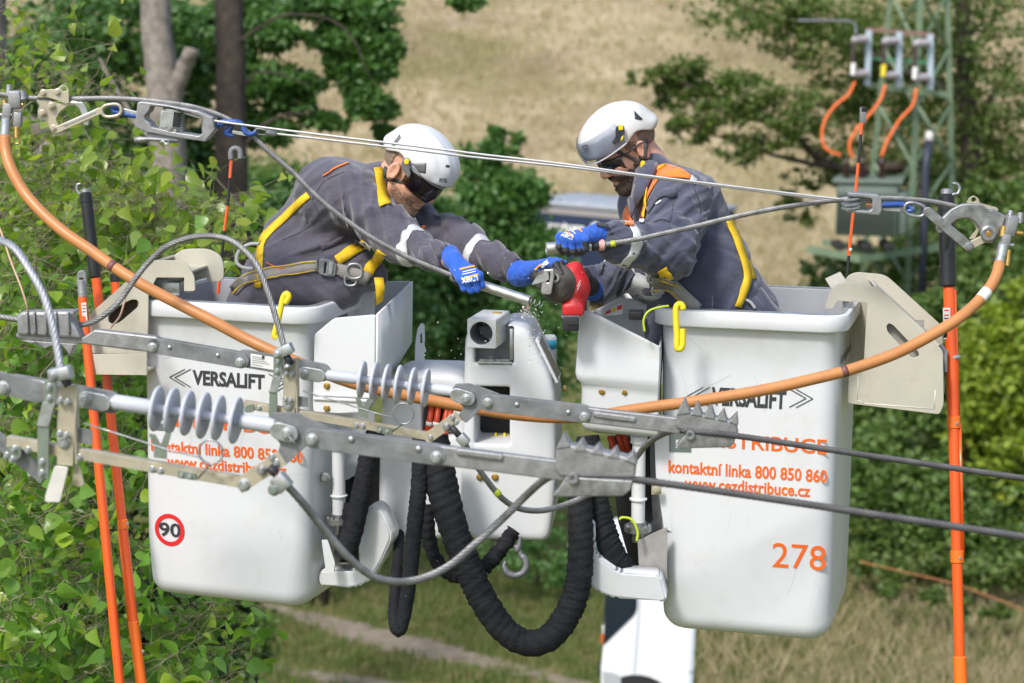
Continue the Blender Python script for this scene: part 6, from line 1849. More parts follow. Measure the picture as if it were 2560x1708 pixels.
# ------------------------------------------------------------------ tower with transformer, trailer, van
def build_tower():
    KT = 1.13
    at0 = globals()['at']
    at = lambda x, y, d: at0(x, y, d * KT)
    ats = lambda pts, d: [at(p[0], p[1], d) for p in pts]
    MG = mat('green_steel', (0.115, 0.175, 0.10), 0.55, noise=0.15, nscale=6, dirt=(0.2, 0.15, 0.1), dirt_amt=0.3)
    MB_ = mat('blue_grey_bracket', (0.36, 0.44, 0.50), 0.5)
    MP = mat('mauve_porcelain', (0.36, 0.33, 0.35), 0.4)
    MBR = mat('brown_porcelain', (0.045, 0.022, 0.018), 0.3)
    MT = mat('transformer_green', (0.12, 0.16, 0.135), 0.5, noise=0.1, nscale=5)
    MOC = mat('orange_jumper', (0.85, 0.16, 0.03), 0.5)
    t = thing('lattice_tower', 'green lattice tower carrying switchgear behind the right stick holder', 'pylon', G(2260, 32 * KT))
    def leg(x0, x1, y1, d):
        return at(x0, -160, d), at(x1, y1, d)
    L1 = leg(2241, 2085, 1400, 32.3); L2 = leg(2309, 2236, 1425, 31.6); L3 = leg(2364, 2405, 1400, 32.3); L4 = leg(2302, 2262, 1375, 33.0)
    def brace(name, a, b, w, m=MG):
        mb = MB(); v = (b - a)
        mb.box((v.length, w, 0.012), frame((a + b) / 2, v, Vector((0, -1, 0.1))))
        mb.box((v.length, 0.012, w), frame((a + b) / 2, v, Vector((0, -1, 0.1))), c=(0, w / 2, -w / 2))
        return mb.build(name, m, t, False)
    for a, b in (L1, L2, L3, L4):
        b = Vector((b.x, b.y, min(b.z, 0.0) - 0.1))
        brace('leg', a, b, 0.10)
    lerp = lambda L, f: L[0].lerp(L[1], f)
    N = 11
    for A, B in ((L1, L2), (L2, L3), (L4, L3), (L1, L4)):
        for i in range(N):
            f0, f1 = i / N, (i + 1) / N
            p, q = (lerp(A, f0), lerp(B, f1)) if i % 2 else (lerp(B, f0), lerp(A, f1))
            brace('brace', p, q, 0.055)
            if A in (L1, L2) and B in (L2, L3):
                p, q = (lerp(B, f0), lerp(A, f1)) if i % 2 else (lerp(A, f0), lerp(B, f1))
                brace('brace', p, q, 0.05)
    d = 31.2
    P = lambda x, y, dd=d: at(x, y, dd)
    brace('cross_beam', P(2168, 212), P(2372, 238), 0.10); brace('cross_beam', P(2165, 74), P(2335, 88), 0.07, mat('rusty_beam', (0.2, 0.12, 0.09), 0.7))
    brace('earth_strip', P(2168, 146), P(2330, 158), 0.04, mat('bright_green_strip', (0.06, 0.25, 0.12), 0.5))
    brace('platform_beam', P(2018, 622, 30.4), P(2150, 648, 30.2), 0.13); brace('platform_beam', P(2150, 648, 30.2), P(2352, 618, 31.2), 0.12)
    brace('platform_beam', P(2055, 605, 31.4), P(2190, 630, 31.2), 0.12); brace('platform_beam', P(2060, 632, 30.6), P(2100, 720, 31.4), 0.09); brace('platform_beam', P(2180, 640, 30.6), P(2240, 760, 31.5), 0.09)
    for k, (x, y) in enumerate(((2172, 76), (2248, 80), (2326, 86))):
        brace('switch_bracket', P(x, y, 30.9), P(x - 4 + k * 2, y + 138, 30.9), 0.10, MB_)
        for dy in (26, 112):
            mb = MB(); c0, c1 = P(x - 40, y + dy - 2, 30.6), P(x - 4, y + dy - 4, 30.85)
            M = along(c0, c1); Ln = (c1 - c0).length
            mb.lathe([(0.03, 0), (0.055, 0.02)] + [((0.075 if j % 2 else 0.055), 0.02 + (Ln - 0.04) * j / 8) for j in range(1, 8)] + [(0.05, Ln)], M, 14)
            mb.build('post_insulator', MP, t, 'auto')
        for nm, y0, y1, r, m in (('fuse_tube', 30, 82, 0.04, MBR), ('fuse_band', 82, 112, 0.045, (M_LABEL, M_YELLOW, M_LABEL)[k])):
            mb = MB(); mb.tube([P(x - 38, y + y0, 30.55), P(x - 40, y + y1, 30.55)], r, 10); mb.build(nm, m, t, 'auto')
    for pts in ([(2137, 205), (2120, 238), (2088, 264), (2062, 302), (2055, 340), (2066, 373), (2102, 388)], [(2213, 212), (2201, 250), (2168, 293), (2140, 326), (2123, 364), (2132, 395)], [(2291, 222), (2281, 264), (2248, 302), (2220, 350), (2203, 392)]):
        mb = MB(); mb.tube(bez(ats(pts, 30.4), 6), 0.025, 10); mb.build('jumper_cable', MOC, t, True)
    mb = MB(); mb.tube(bez(ats([(1995, 52), (2080, 52), (2134, 58), (2140, 92)], 30.6), 5), 0.022, 8); mb.build('conductor_stub', M_DULL, t, True)
    # dark cable riser with pale cap
    mb = MB(); mb.tube(ats([(2303, 745), (2310, 560), (2314, 420), (2322, 352)], 31.0), 0.075, 12); mb.build('cable_riser', mat('navy_pipe', (0.02, 0.025, 0.045), 0.5), t, True)
    mb = MB(); mb.lathe([(0.05, -0.10), (0.075, 0), (0.07, 0.08), (0.03, 0.12)], Matrix.Translation(at(2323, 345, 31.0)), 14); mb.build('riser_cap', M_LABEL, t, True)
    # transformer
    T = thing('transformer', 'grey-green pole transformer with three brown bushings on the tower platform', 'transformer', at(2170, 620, 30.6))
    pl = Plane(at(2165, 530, 30.2), 14)
    mb = MB(); pl.M = pl.M @ Matrix.Scale(KT, 4)
    mb = MB(); mb.box((0.92, 0.80, 0.75), pl.T(0, 0.02, -0.45), bev=0.03); mb.build('tank', MT, T)
    mb = MB(); mb.box((1.06, 0.06, 0.84), pl.T(0, 0.45, -0.45), bev=0.02); mb.build('lid', MT, T)
    for k in range(14):
        mb = MB(); mb.box((0.018, 0.62, 0.16), pl.T(-0.43 + k * 0.066, -0.02, 0.0), bev=0.004); mb.build('cooling_fin', MT, T)
    for k in range(8):
        mb = MB(); mb.box((0.14, 0.62, 0.018), pl.T(0.52, -0.02, -0.12 - k * 0.09), bev=0.004); mb.build('cooling_fin', MT, T)
    for x in (2116, 2156, 2203):
        mb = MB(); prof = [(0.05, 0)]
        for j in range(7): prof += [(0.045, 0.03 + j * 0.05), (0.085 - j * 0.004, 0.045 + j * 0.05), (0.045, 0.06 + j * 0.05)]
        prof += [(0.03, 0.42), (0.02, 0.46)]
        b = at(x, 452, 30.5)
        mb.lathe(prof, Matrix.Translation(b + Vector((0, 0, -0.02))), 16); mb.build('bushing', MBR, T, 'auto')
    for x in (2095, 2160, 2215):
        mb = MB(); mb.box((0.16, 0.12, 0.6), Matrix.Translation(at(x, 612, 30.5)) @ Matrix.Rotation(R(90), 4, 'X'), bev=0.02); mb.build('foot', M_DARK, T)

def build_trailer():
    t = thing('box_trailer', 'dark blue box trailer with grey roof and white lettering behind the right worker', 'trailer', G(1480, 57))
    MN = mat('navy_paint', (0.018, 0.028, 0.07), 0.4, noise=0.1, nscale=2)
    MR = mat('grey_roof', (0.34, 0.37, 0.42), 0.5, noise=0.08, nscale=1.5)
    a = R(40); X = Vector((math.cos(a), -math.sin(a), 0)); N = Vector((-math.sin(a), -math.cos(a), 0))
    S = at(1310, 560, 62); S.z = 0
    M = Matrix((X, -N, Vector((0, 0, 1)))).transposed().to_4x4(); M.translation = S
    mb = MB(); mb.box((6.2, 2.5, 2.55), M, c=(3.1, 1.25, 1.9), bev=0.04); mb.build('box', MN, t)
    mb = MB(); mb.box((6.3, 2.6, 0.16), M, c=(3.1, 1.25, 3.27), bev=0.05); mb.build('roof', MR, t)
    for k in range(9):
        mb = MB(); mb.box((0.06, 2.5, 0.03), M, c=(0.3 + k * 0.7, 1.25, 3.36)); mb.build('roof_rib', MR, t)
    mb = MB(); mb.box((6.22, 0.02, 0.75), M, c=(3.1, -0.012, 1.0)); mb.build('white_skirt', M_WHITETXT, t)
    mb = MB(); mb.box((6.22, 0.03, 0.18), M, c=(3.1, -0.012, 3.06)); mb.build('grey_band', mat('warm_grey_band', (0.30, 0.28, 0.28), 0.5), t)
    Mt = M @ Matrix.Translation((0.5, -0.006, 2.38)) @ Matrix.Rotation(R(90), 4, 'X')
    me = text_mesh('aventura ● Elektro', 0.55, Mt, 0.01, 0.02); link('lettering', me, M_WHITETXT, t)
    for x in (1.2, 3.6):
        for y in (0.2, 2.2):
            mb = MB(); mb.lathe([(0.2, 0), (0.46, 0.0), (0.48, 0.04), (0.48, 0.2), (0.46, 0.24), (0.2, 0.24)], M @ Matrix.Translation((x, y, 0.48)) @ Matrix.Rotation(R(90), 4, 'X'), 24)
            w_ = mb.build('wheel', M_RUBBER, t, 'auto')

def build_van():
    t = thing('white_van', 'white van cab seen from above under the right bucket', 'van', G(1620, 22.4))
    MW = mat('white_van_paint', (0.78, 0.79, 0.81), 0.25, coat=0.5, noise=0.01, nscale=2)
    MGL = mat('van_glass', (0.012, 0.02, 0.035), 0.06, spec=0.8)
    pl = Plane(at(1620, 1600, 22.0), 4.5)
    body = pl.poly([(1517, 1404), (1738, 1404), (1738, 1560), (1730, 1708), (1722, 1960), (1500, 1960), (1502, 1672), (1508, 1616), (1514, 1500)])
    mb = MB(); mb.prism(body, 1.9, pl.M, -1.9)
    bmw = mb.mesh('body')
    o = link('body', bmw, MW, t, 'auto'); md = o.modifiers.new('soft', 'BEVEL'); md.width = 0.04; md.segments = 3
    plate('side_window', [round_poly(pl.poly([(1516, 1420), (1594, 1420), (1593, 1522), (1586, 1538), (1509, 1613), (1513, 1520)]), 0.03)], 0.012, pl, MGL, t, 0.003, 0.003)
    mb = MB(); a, b = pl.l(1519, 1420), pl.l(1505, 1600)
    mb.add([pl.M @ Vector((a[0] - .004, a[1], z)) for z in (-0.1, -1.8)] + [pl.M @ Vector((b[0] - .004, b[1], z)) for z in (-1.8, -0.1)], [(0, 1, 2, 3)])
    o = mb.build('windscreen', MGL, t, False); md = o.modifiers.new('thickness', 'SOLIDIFY'); md.thickness = 0.012
    MS = mat('seam_shadow_gap', (0.42, 0.47, 0.60), 0.5)
    rect_bar('door_seam', pl, (1606, 1410), (1582, 1740), 4, 22, MS, t, 0.006, 0.001, 0)
    plate('corner_trim', [pl.poly([(1733, 1420), (1739, 1420), (1739, 1560), (1731, 1720), (1724, 1720), (1733, 1560)])], 0.008, pl, mat('pale_blue_trim', (0.45, 0.55, 0.68), 0.4), t, 0.001, 0.003)
    rect_bar('trim_joint', pl, (1724, 1680), (1735, 1680), 4, 22, M_DULL, t, 0.012, 0.006, 0)
    plate('headlamp', [round_poly(pl.poly([(1506, 1676), (1530, 1680), (1553, 1690), (1552, 1720), (1508, 1720)]), 0.02)], 0.03, pl, mat('lamp_lens', (0.42, 0.44, 0.46), 0.15, coat=0.5), t, 0.006, 0.004)
    mb = MB(); mb.lathe([(0.15, 0), (0.30, 0), (0.33, 0.03), (0.33, 0.2), (0.30, 0.22)], pl.T(*pl.l(1585, 1880), -0.2), 28); mb.build('wheel', M_RUBBER, t, 'auto')
    mb = MB(); mb.lathe([(0.15, 0), (0.30, 0), (0.33, 0.03), (0.33, 0.2), (0.30, 0.22)], pl.T(*pl.l(1585, 1880), -1.85), 28); mb.build('wheel', M_RUBBER, t, 'auto')
    plate('wheel_arch', [circ(*pl.l(1590, 1790), 0.48, 30)], 0.02, pl, M_DARK, t, 0.0, 0.0)
    mb = MB(); mb.box((0.05, 0.16, 0.10), pl.T(*pl.l(1501, 1682), -0.12), bev=0.02); mb.build('mirror', M_RUBBER, t)
    mb = MB(); mb.box((0.02, 0.10, 0.06), pl.T(*pl.l(1506, 1598), -0.03), bev=0.006); mb.build('side_marker', M_ORANGETXT, t)
    mb = MB(); mb.box((0.02, 0.09, 0.06), pl.T(*pl.l(1508, 1576), -0.03), bev=0.006); mb.build('side_marker', M_LABEL, t)

def build_ground_rope():
    P = [(2150, 1404), (2260, 1430), (2380, 1458), (2470, 1490), (2560, 1525), (2640, 1560)]
    mb = MB(); mb.tube(bez([G(x, 1) + (at(x, y, 1) - EYE) * 0 for x, y in P] if False else [at(x, y, 27.5) for x, y in P], 6), 0.008, 6)
    tag(mb.build('guide_rope', mat('orange_rope', (0.55, 0.22, 0.10), 0.7), None, True), 'thin orange rope running past the foot of the thicket', 'rope')

def build_chips():
    """metal chips falling from the saw cut"""
    V = []; F = []
    def chip(p, s):
        q = Quaternion(Vector(rng.normal(size=3).tolist()), rng.uniform(0, 6.28)).to_matrix()
        n = len(V)
        for v in ((-1, -.4, 0), (1, -.4, .2), (1, .4, 0), (-1, .4, -.2)): V.append(p + q @ Vector(v) * s)
        F.extend([(n, n + 1, n + 2), (n, n + 2, n + 3)])
    for _ in range(110):
        f = rng.random() ** 0.7
        chip(at(1313 + rng.normal(0, 4 + 6 * f), 756 + 40 * f, 6.55 + rng.normal(0, .02)), rng.uniform(.002, .0045))
    for _ in range(150):
        f = rng.random()
        chip(at(1330 + rng.normal(0, 14) + 45 * f * rng.random(), 770 + 150 * f, 6.55 + rng.normal(0, .06)), rng.uniform(.0016, .0038))
    for _ in range(150):
        chip(at(rng.uniform(1050, 1460), rng.uniform(640, 960), 6.5 + rng.normal(0, .15)), rng.uniform(.0012, .0026))
    for _ in range(60):
        chip(at(rng.uniform(960, 1460), rng.uniform(960, 1600), 6.6 + rng.normal(0, .1)), rng.uniform(.0007, .0016))
    me = bpy.data.meshes.new('metal_chips'); me.from_pydata(V, [], F)
    tag(link('metal_chips', me, mat('chip_metal', (0.75, 0.70, 0.68), 0.5, 0.3)), 'bright metal chips falling from the cut below the saw', 'chips', kind='stuff')

build_tower()
build_trailer()
build_van()
build_ground_rope()
build_chips()
# ------------------------------------------------------------------ the two line workers
from mathutils.bvhtree import BVHTree
M_SKIN = mat('skin', (0.56, 0.31, 0.215), 0.5, noise=0.10, nscale=26, bump=0.08, bscale=160, dirt=(0.60, 0.24, 0.17), dirt_amt=0.45, dscale=12)
M_SKIN.node_tree.nodes['Principled BSDF'].inputs['Subsurface Weight'].default_value = 0.12
M_SKIN.node_tree.nodes['Principled BSDF'].inputs['Subsurface Radius'].default_value = (0.012, 0.005, 0.003)
def cloth_mat(name, col):
    m = mat(name, col, 0.85, noise=0.10, nscale=9, bump=0.25, bscale=420, sheen=0.35, dirt=tuple(c * 1.35 for c in col), dirt_amt=0.5, dscale=16, spec=0.2)
    nt = m.node_tree; b = nt.nodes['Principled BSDF']
    first = b.inputs['Normal'].links[0].from_node
    tc = nt.nodes.new('ShaderNodeTexCoord'); prev = first.outputs[0]
    for sc, st, rot in ((7.0, 0.40, 0.6), (19.0, 0.14, -0.5)):
        mp = nt.nodes.new('ShaderNodeMapping'); mp.inputs['Rotation'].default_value = (0.3, rot, 0.2); mp.inputs['Scale'].default_value = (0.35, 1, 1)
        n = nt.nodes.new('ShaderNodeTexNoise'); n.inputs['Scale'].default_value = sc; n.inputs['Detail'].default_value = 3; n.inputs['Distortion'].default_value = 0.8
        r = nt.nodes.new('ShaderNodeMath'); r.operation = 'PINGPONG'; r.inputs[1].default_value = 0.25
        bp = nt.nodes.new('ShaderNodeBump'); bp.inputs['Strength'].default_value = st; bp.inputs['Distance'].default_value = 0.05
        nt.links.new(tc.outputs['Object'], mp.inputs[0]); nt.links.new(mp.outputs[0], n.inputs['Vector']); nt.links.new(n.outputs['Fac'], r.inputs[0]); nt.links.new(r.outputs[0], bp.inputs['Height']); nt.links.new(prev, bp.inputs['Normal']); prev = bp.outputs[0]
    nt.links.new(prev, b.inputs['Normal'])
    return m
M_JACKL = cloth_mat('grey_work_cloth', (0.086, 0.081, 0.106))
M_JACKR = cloth_mat('blue_grey_work_cloth', (0.068, 0.074, 0.112))
M_HIVIS = cloth_mat('orange_cloth', (0.80, 0.19, 0.03))
M_REFL = mat('reflective_tape', (0.62, 0.63, 0.64), 0.45, 0.1, noise=0.08, nscale=40)
M_WEBY = mat('yellow_webbing', (0.72, 0.47, 0.012), 0.7, noise=0.12, nscale=30, bump=0.3, bscale=300)
M_WEBG = mat('grey_webbing', (0.30, 0.285, 0.265), 0.75, noise=0.12, nscale=30, bump=0.3, bscale=300)
M_GLOVE = mat('blue_knit_glove', (0.015, 0.10, 0.52), 0.8, noise=0.12, nscale=30, bump=0.35, bscale=350, sheen=0.2)
M_GLOVEK = mat('black_glove_coating', (0.028, 0.028, 0.030), 0.6, noise=0.25, nscale=30, bump=0.3, bscale=120)
M_GLOVET = mat('glove_print_orange', (0.85, 0.38, 0.06), 0.6)
M_HELM1 = mat('white_helmet_shell', (0.66, 0.67, 0.69), 0.38, noise=0.015, nscale=8, coat=0.15, dirt=(0.6, 0.6, 0.6), dirt_amt=0.12, dscale=10)
M_HELM2 = mat('scuffed_white_helmet_shell', (0.60, 0.595, 0.575), 0.42, noise=0.04, nscale=12, dirt=(0.36, 0.34, 0.30), dirt_amt=0.5, dscale=22)
M_HDARK = mat('helmet_dark_plastic', (0.035, 0.038, 0.042), 0.5, noise=0.1)
M_GREYPL = mat('helmet_grey_plastic', (0.13, 0.135, 0.145), 0.5)
M_STRAP = mat('dark_webbing', (0.06, 0.062, 0.066), 0.8, noise=0.2, nscale=60)
M_BEARD = mat('dark_beard', (0.062, 0.042, 0.032), 0.8, noise=0.5, nscale=120, bump=0.8, bscale=300)
M_STUBBLE = mat('fair_stubble', (0.33, 0.19, 0.125), 0.75, noise=0.35, nscale=160, bump=0.6, bscale=350)
M_HAIRL = mat('light_brown_hair', (0.26, 0.19, 0.14), 0.8, noise=0.4, nscale=150, bump=0.7, bscale=300)
M_HAIRR = mat('cropped_dark_hair', (0.24, 0.155, 0.115), 0.8, noise=0.4, nscale=150, bump=0.7, bscale=300)
M_LENS = mat('sunglass_lens', (0.008, 0.010, 0.010), 0.05, spec=0.9)

def visor_mat(name, tint, alpha):
    m = bpy.data.materials.new(name); m.use_nodes = True
    nt = m.node_tree; b = nt.nodes['Principled BSDF']; out = nt.nodes['Material Output']
    b.inputs['Base Color'].default_value = (*tint, 1); b.inputs['Roughness'].default_value = 0.06
    b.inputs['Coat Weight'].default_value = 1.0; b.inputs['Coat Roughness'].default_value = 0.03
    tr = nt.nodes.new('ShaderNodeBsdfTransparent'); tr.inputs[0].default_value = (*[min(1, c * 6 + 0.25) for c in tint], 1)
    mx = nt.nodes.new('ShaderNodeMixShader'); mx.inputs[0].default_value = alpha
    nt.links.new(tr.outputs[0], mx.inputs[1]); nt.links.new(b.outputs[0], mx.inputs[2]); nt.links.new(mx.outputs[0], out.inputs[0])
    return m
M_VISL = visor_mat('purple_visor', (0.018, 0.010, 0.016), 0.62)
M_VISR = visor_mat('smoky_visor', (0.10, 0.105, 0.115), 0.15)

A3 = lambda v: np.array(tuple(v), np.float32)

def sd_sleeve(P, a, b, ra, rb, amp=0.0, fl=26.0, fc=5.0, which=0):
    a = A3(a); b = A3(b)
    ba = b - a; L = float(np.linalg.norm(ba)); ax = ba / L
    pa = P - a; t = pa @ ax
    h = np.clip(t / L, 0, 1)
    d = np.linalg.norm(pa - (h * L)[:, None] * ax, axis=1) - (ra + (rb - ra) * h)
    if amp:
        amp = amp * 1.75; fl = fl * 0.60 + 2; fc = 2.2
        m = np.abs(d) < 0.06
        side = np.cross(ax, A3(FWD)); side /= np.linalg.norm(side)
        sg = (1, -1, 1)[which]
        w = ax * 0.62 + side * 0.78 * sg + A3(FWD) * 0.25; w /= np.linalg.norm(w)
        pw = P[m] @ w
        Q = P[m] * fc + w * (pw * (fl - fc))[:, None]
        n = snoise(Q, 1.0, which)
        w2 = ax * 0.9 - side * 0.4 * sg; w2 /= np.linalg.norm(w2)
        Q2 = P[m] * fc * 0.9 + w2 * ((P[m] @ w2) * (fl * 0.55 - fc))[:, None]
        n2 = snoise(Q2 + 3.1, 1.0, (which + 1) % 3)
        d[m] += amp * (0.8 * (1 - 2 * np.abs(np.clip(n, -1, 1))) + 0.75 * n2) * -1
    return d

def surf(o):
    bm = bmesh.new(); bm.from_mesh(o.data)
    bm.transform(Matrix.Translation(wloc(o)))
    b = BVHTree.FromBMesh(bm); bm.free()
    return b

def hit(bvh, x, y):
    d = (at(x, y, 1) - EYE).normalized()
    p, n, i, _ = bvh.ray_cast(EYE, d)
    if p is None: return None, None
    if n.dot(d) > 0: n = -n
    return p, n

def patch(name, bvh, ra, rb, m, parent, nu=12, nv=3, off=0.004, thick=0.003, smooth=True):
    """strip laid on a surface between two picture rails"""
    def samp(r, f):
        P = [Vector((p[0], p[1], 0)) for p in r]
        if len(P) > 2: P = bez(P, 8)
        L = [0]
        for a, b in zip(P, P[1:]): L.append(L[-1] + (b - a).length)
        s = f * L[-1]
        for i in range(len(P) - 1):
            if s <= L[i + 1] + 1e-6:
                return P[i].lerp(P[i + 1], (s - L[i]) / max(L[i + 1] - L[i], 1e-6))
        return P[-1]
    rows = []; last = None
    for i in range(nu + 1):
        a, b = samp(ra, i / nu), samp(rb, i / nu)
        row = []
        for j in range(nv + 1):
            q = a.lerp(b, j / nv)
            p, n = hit(bvh, q.x, q.y)
            if p is None:
                dd = last if last else 7.0
                row.append((q, None, None))
            else:
                row.append((q, p, n))
                last = (p - EYE).dot(FWD)
        rows.append(row)
    # fill misses with the depth of a neighbour
    ds = [[(p - EYE).dot(FWD) if p is not None else None for q, p, n in row] for row in rows]
    out = []
    flat = [d for r in ds for d in r if d is not None]
    md = sum(flat) / len(flat) if flat else 7.0
    for i, row in enumerate(rows):
        o = []
        for j, (q, p, n) in enumerate(row):
            if p is None:
                near = [ds[a][b] for a in range(max(0, i - 2), min(len(ds), i + 3)) for b in range(len(row)) if ds[a][b] is not None]
                dd = sum(near) / len(near) if near else md
                o.append(at(q.x, q.y, dd - off))
            else:
                o.append(p + n * off)
        out.append(o)
    mb = MB(); mb.grid(out)
    # light smoothing across the strip so it does not follow every fold
    ob = mb.build(name, m, parent, smooth)
    md_ = ob.modifiers.new('thickness', 'SOLIDIFY'); md_.thickness = thick; md_.offset = 1
    return ob

def strap(name, bvh, pts, wpx, m, parent, nu=16, nv=2, **k):
    """strap of picture width wpx along picture polyline"""
    P = bez([Vector((p[0], p[1], 0)) for p in pts], 6)
    ra, rb = [], []
    for i in range(len(P)):
        t = (P[min(i + 1, len(P) - 1)] - P[max(i - 1, 0)]).normalized()
        n = Vector((-t.y, t.x, 0)) * wpx / 2
        ra.append(P[i] + n); rb.append(P[i] - n)
    return patch(name, bvh, [(p.x, p.y) for p in ra], [(p.x, p.y) for p in rb], m, parent, nu, nv, **k)

def decal_text(name, body, bvh, c, w, h, ang_, m, parent, off=0.0015, bold=0.03, flip=False):
    me = text_mesh(body, 1.0, Matrix(), 0.0, bold)
    xs = [v.co.x for v in me.vertices]; ys = [v.co.y for v in me.vertices]
    cx, cy = (max(xs) + min(xs)) / 2, (max(ys) + min(ys)) / 2
    sx, sy = w / (max(xs) - min(xs)), h / (max(ys) - min(ys))
    a = R(ang_)
    for v in me.vertices:
        x, y = (v.co.x - cx) * sx, -(v.co.y - cy) * sy
        p, n = hit(bvh, c[0] + x * math.cos(a) - y * math.sin(a), c[1] + x * math.sin(a) + y * math.cos(a))
        v.co = p + n * off if p is not None else at(*c, 6.9)
    return link(name, me, m, parent, False)

def limb_band(name, bvh, a, b, f0, f1, m, parent, off=0.0018, rmax=0.2):
    """ring of tape round a sleeve between fractions f0 and f1 of the bone a-b"""
    a, b = Vector(a), Vector(b); ax = (b - a).normalized(); u = ax.orthogonal().normalized(); v = ax.cross(u)
    rows = []
    for i in range(4):
        c = a.lerp(b, f0 + (f1 - f0) * i / 3); row = []; prev = 0.06
        for k in range(32):
            th = 2 * math.pi * k / 32; dr = u * math.cos(th) + v * math.sin(th)
            p, n, _, dist = bvh.ray_cast(c, dr, rmax)
            prev = (p - c).length if p is not None else prev
            row.append(c + dr * (prev + off))
        rows.append(row)
    mb = MB(); mb.grid(rows, True)
    o = mb.build(name, m, parent, True); md = o.modifiers.new('thickness', 'SOLIDIFY'); md.thickness = 0.002; md.offset = 1
    return o

# ---- head in its own axes: x forward, y left, z up, origin between the ears
def head_sd(P):
    x, y, z = P[:, 0], P[:, 1], P[:, 2]
    S = P.copy(); S[:, 1] = np.abs(S[:, 1])
    d = sd_ell(P, (-0.005, 0, 0.045), (0.098, 0.077, 0.088))
    d = smin(d, sd_ell(P, (0.032, 0, -0.022), (0.064, 0.062, 0.085)), 0.03)
    d = smin(d, sd_cone(S, (0.008, 0.048, -0.055), (0.066, 0.022, -0.098), 0.024, 0.018), 0.03)
    d = smin(d, sd_ell(P, (0.076, 0, -0.098), (0.022, 0.024, 0.019)), 0.02)
    d = smin(d, sd_cone(S, (0.078, 0.012, 0.022), (0.070, 0.040, 0.024), 0.016, 0.014), 0.018)       # brow
    d = smax(d, -sd_ell(S, (0.098, 0.033, 0.002), (0.020, 0.020, 0.014)), 0.014)                      # sockets
    d = smin(d, sd_ell(S, (0.072, 0.033, 0.000), (0.015, 0.015, 0.013)), 0.005)                      # eyeballs
    d = smin(d, sd_cone(P, (0.090, 0, 0.012), (0.113, 0, -0.026), 0.0085, 0.0125), 0.012)            # nose
    d = smin(d, sd_ell(S, (0.101, 0.012, -0.030), (0.013, 0.010, 0.009)), 0.006)
    d = smin(d, sd_ell(S, (0.062, 0.045, -0.022), (0.025, 0.022, 0.022)), 0.025)                     # cheeks
    d = smin(d, sd_ell(P, (0.088, 0, -0.058), (0.015, 0.026, 0.0075)), 0.007)                        # lips
    d = smin(d, sd_ell(P, (0.087, 0, -0.070), (0.014, 0.021, 0.0078)), 0.007)
    d = smax(d, -sd_ell(P, (0.103, 0, -0.0638), (0.012, 0.024, 0.0018)), 0.004)
    e = sd_ell(S, (-0.014, 0.083, -0.006), (0.020, 0.008, 0.033))                                   # ears
    e = smax(e, -sd_ell(S, (-0.010, 0.090, -0.002), (0.011, 0.007, 0.020)), 0.006)
    d = smin(d, e, 0.008)
    return d

def helmet_sd(P, ridge=0.004):
    x, y, z = P[:, 0], P[:, 1], P[:, 2]
    Q = P.copy()
    o = sd_ell(P, (0.004, 0, 0.052), (0.142, 0.117, 0.112))
    o = smin(o, sd_ell(P, (0.06, 0, 0.06), (0.10, 0.095, 0.075)), 0.03)
    o = o - ridge * (np.exp(-((np.abs(y) - 0.045) / 0.012) ** 2) * np.clip((z - 0.06) / 0.06, 0, 1))
    o = o + 0.003 * np.exp(-((np.abs(y) - 0.075) / 0.010) ** 2) * np.clip((z - 0.05) / 0.05, 0, 1)
    # rear peak and slight front lip
    o = smin(o, sd_ell(P, (-0.100, 0, 0.034), (0.046, 0.078, 0.024)), 0.03)
    o = smin(o, sd_ell(P, (0.128, 0, 0.040), (0.026, 0.070, 0.016)), 0.02)
    cut = 0.016 + 0.10 * x - z + 0.034 * np.exp(-((x + 0.03) / 0.05) ** 2)
    d = smax(o, cut, 0.006)
    i = sd_ell(P, (0.004, 0, 0.045), (0.133, 0.108, 0.106))
    return smax(d, -i, 0.004)

def band_solid(name, inner, region, grow, lo, hi, h, m, parent, M, rough=0.0015):
    def f(P):
        return smax(inner(P) - grow - rough * snoise(P * 90.0, 1.0), region(P), 0.004)
    return solid(name, f, lo, hi, h, m, parent, M)

HLO, HHI = (-0.13, -0.11, -0.15), (0.14, 0.11, 0.15)

def head_frame(px, py, d, f, roll=0.0, s=1.08):
    f = Vector(f).normalized(); u = (Vector((0, 0, 1)) - f * f.z).normalized()
    u = Quaternion(f, R(roll)) @ u
    l = u.cross(f)
    M = Matrix((f, l, u)).transposed().to_4x4()
    M.translation = at(px, py, d)
    return M @ Matrix.Scale(s, 4)

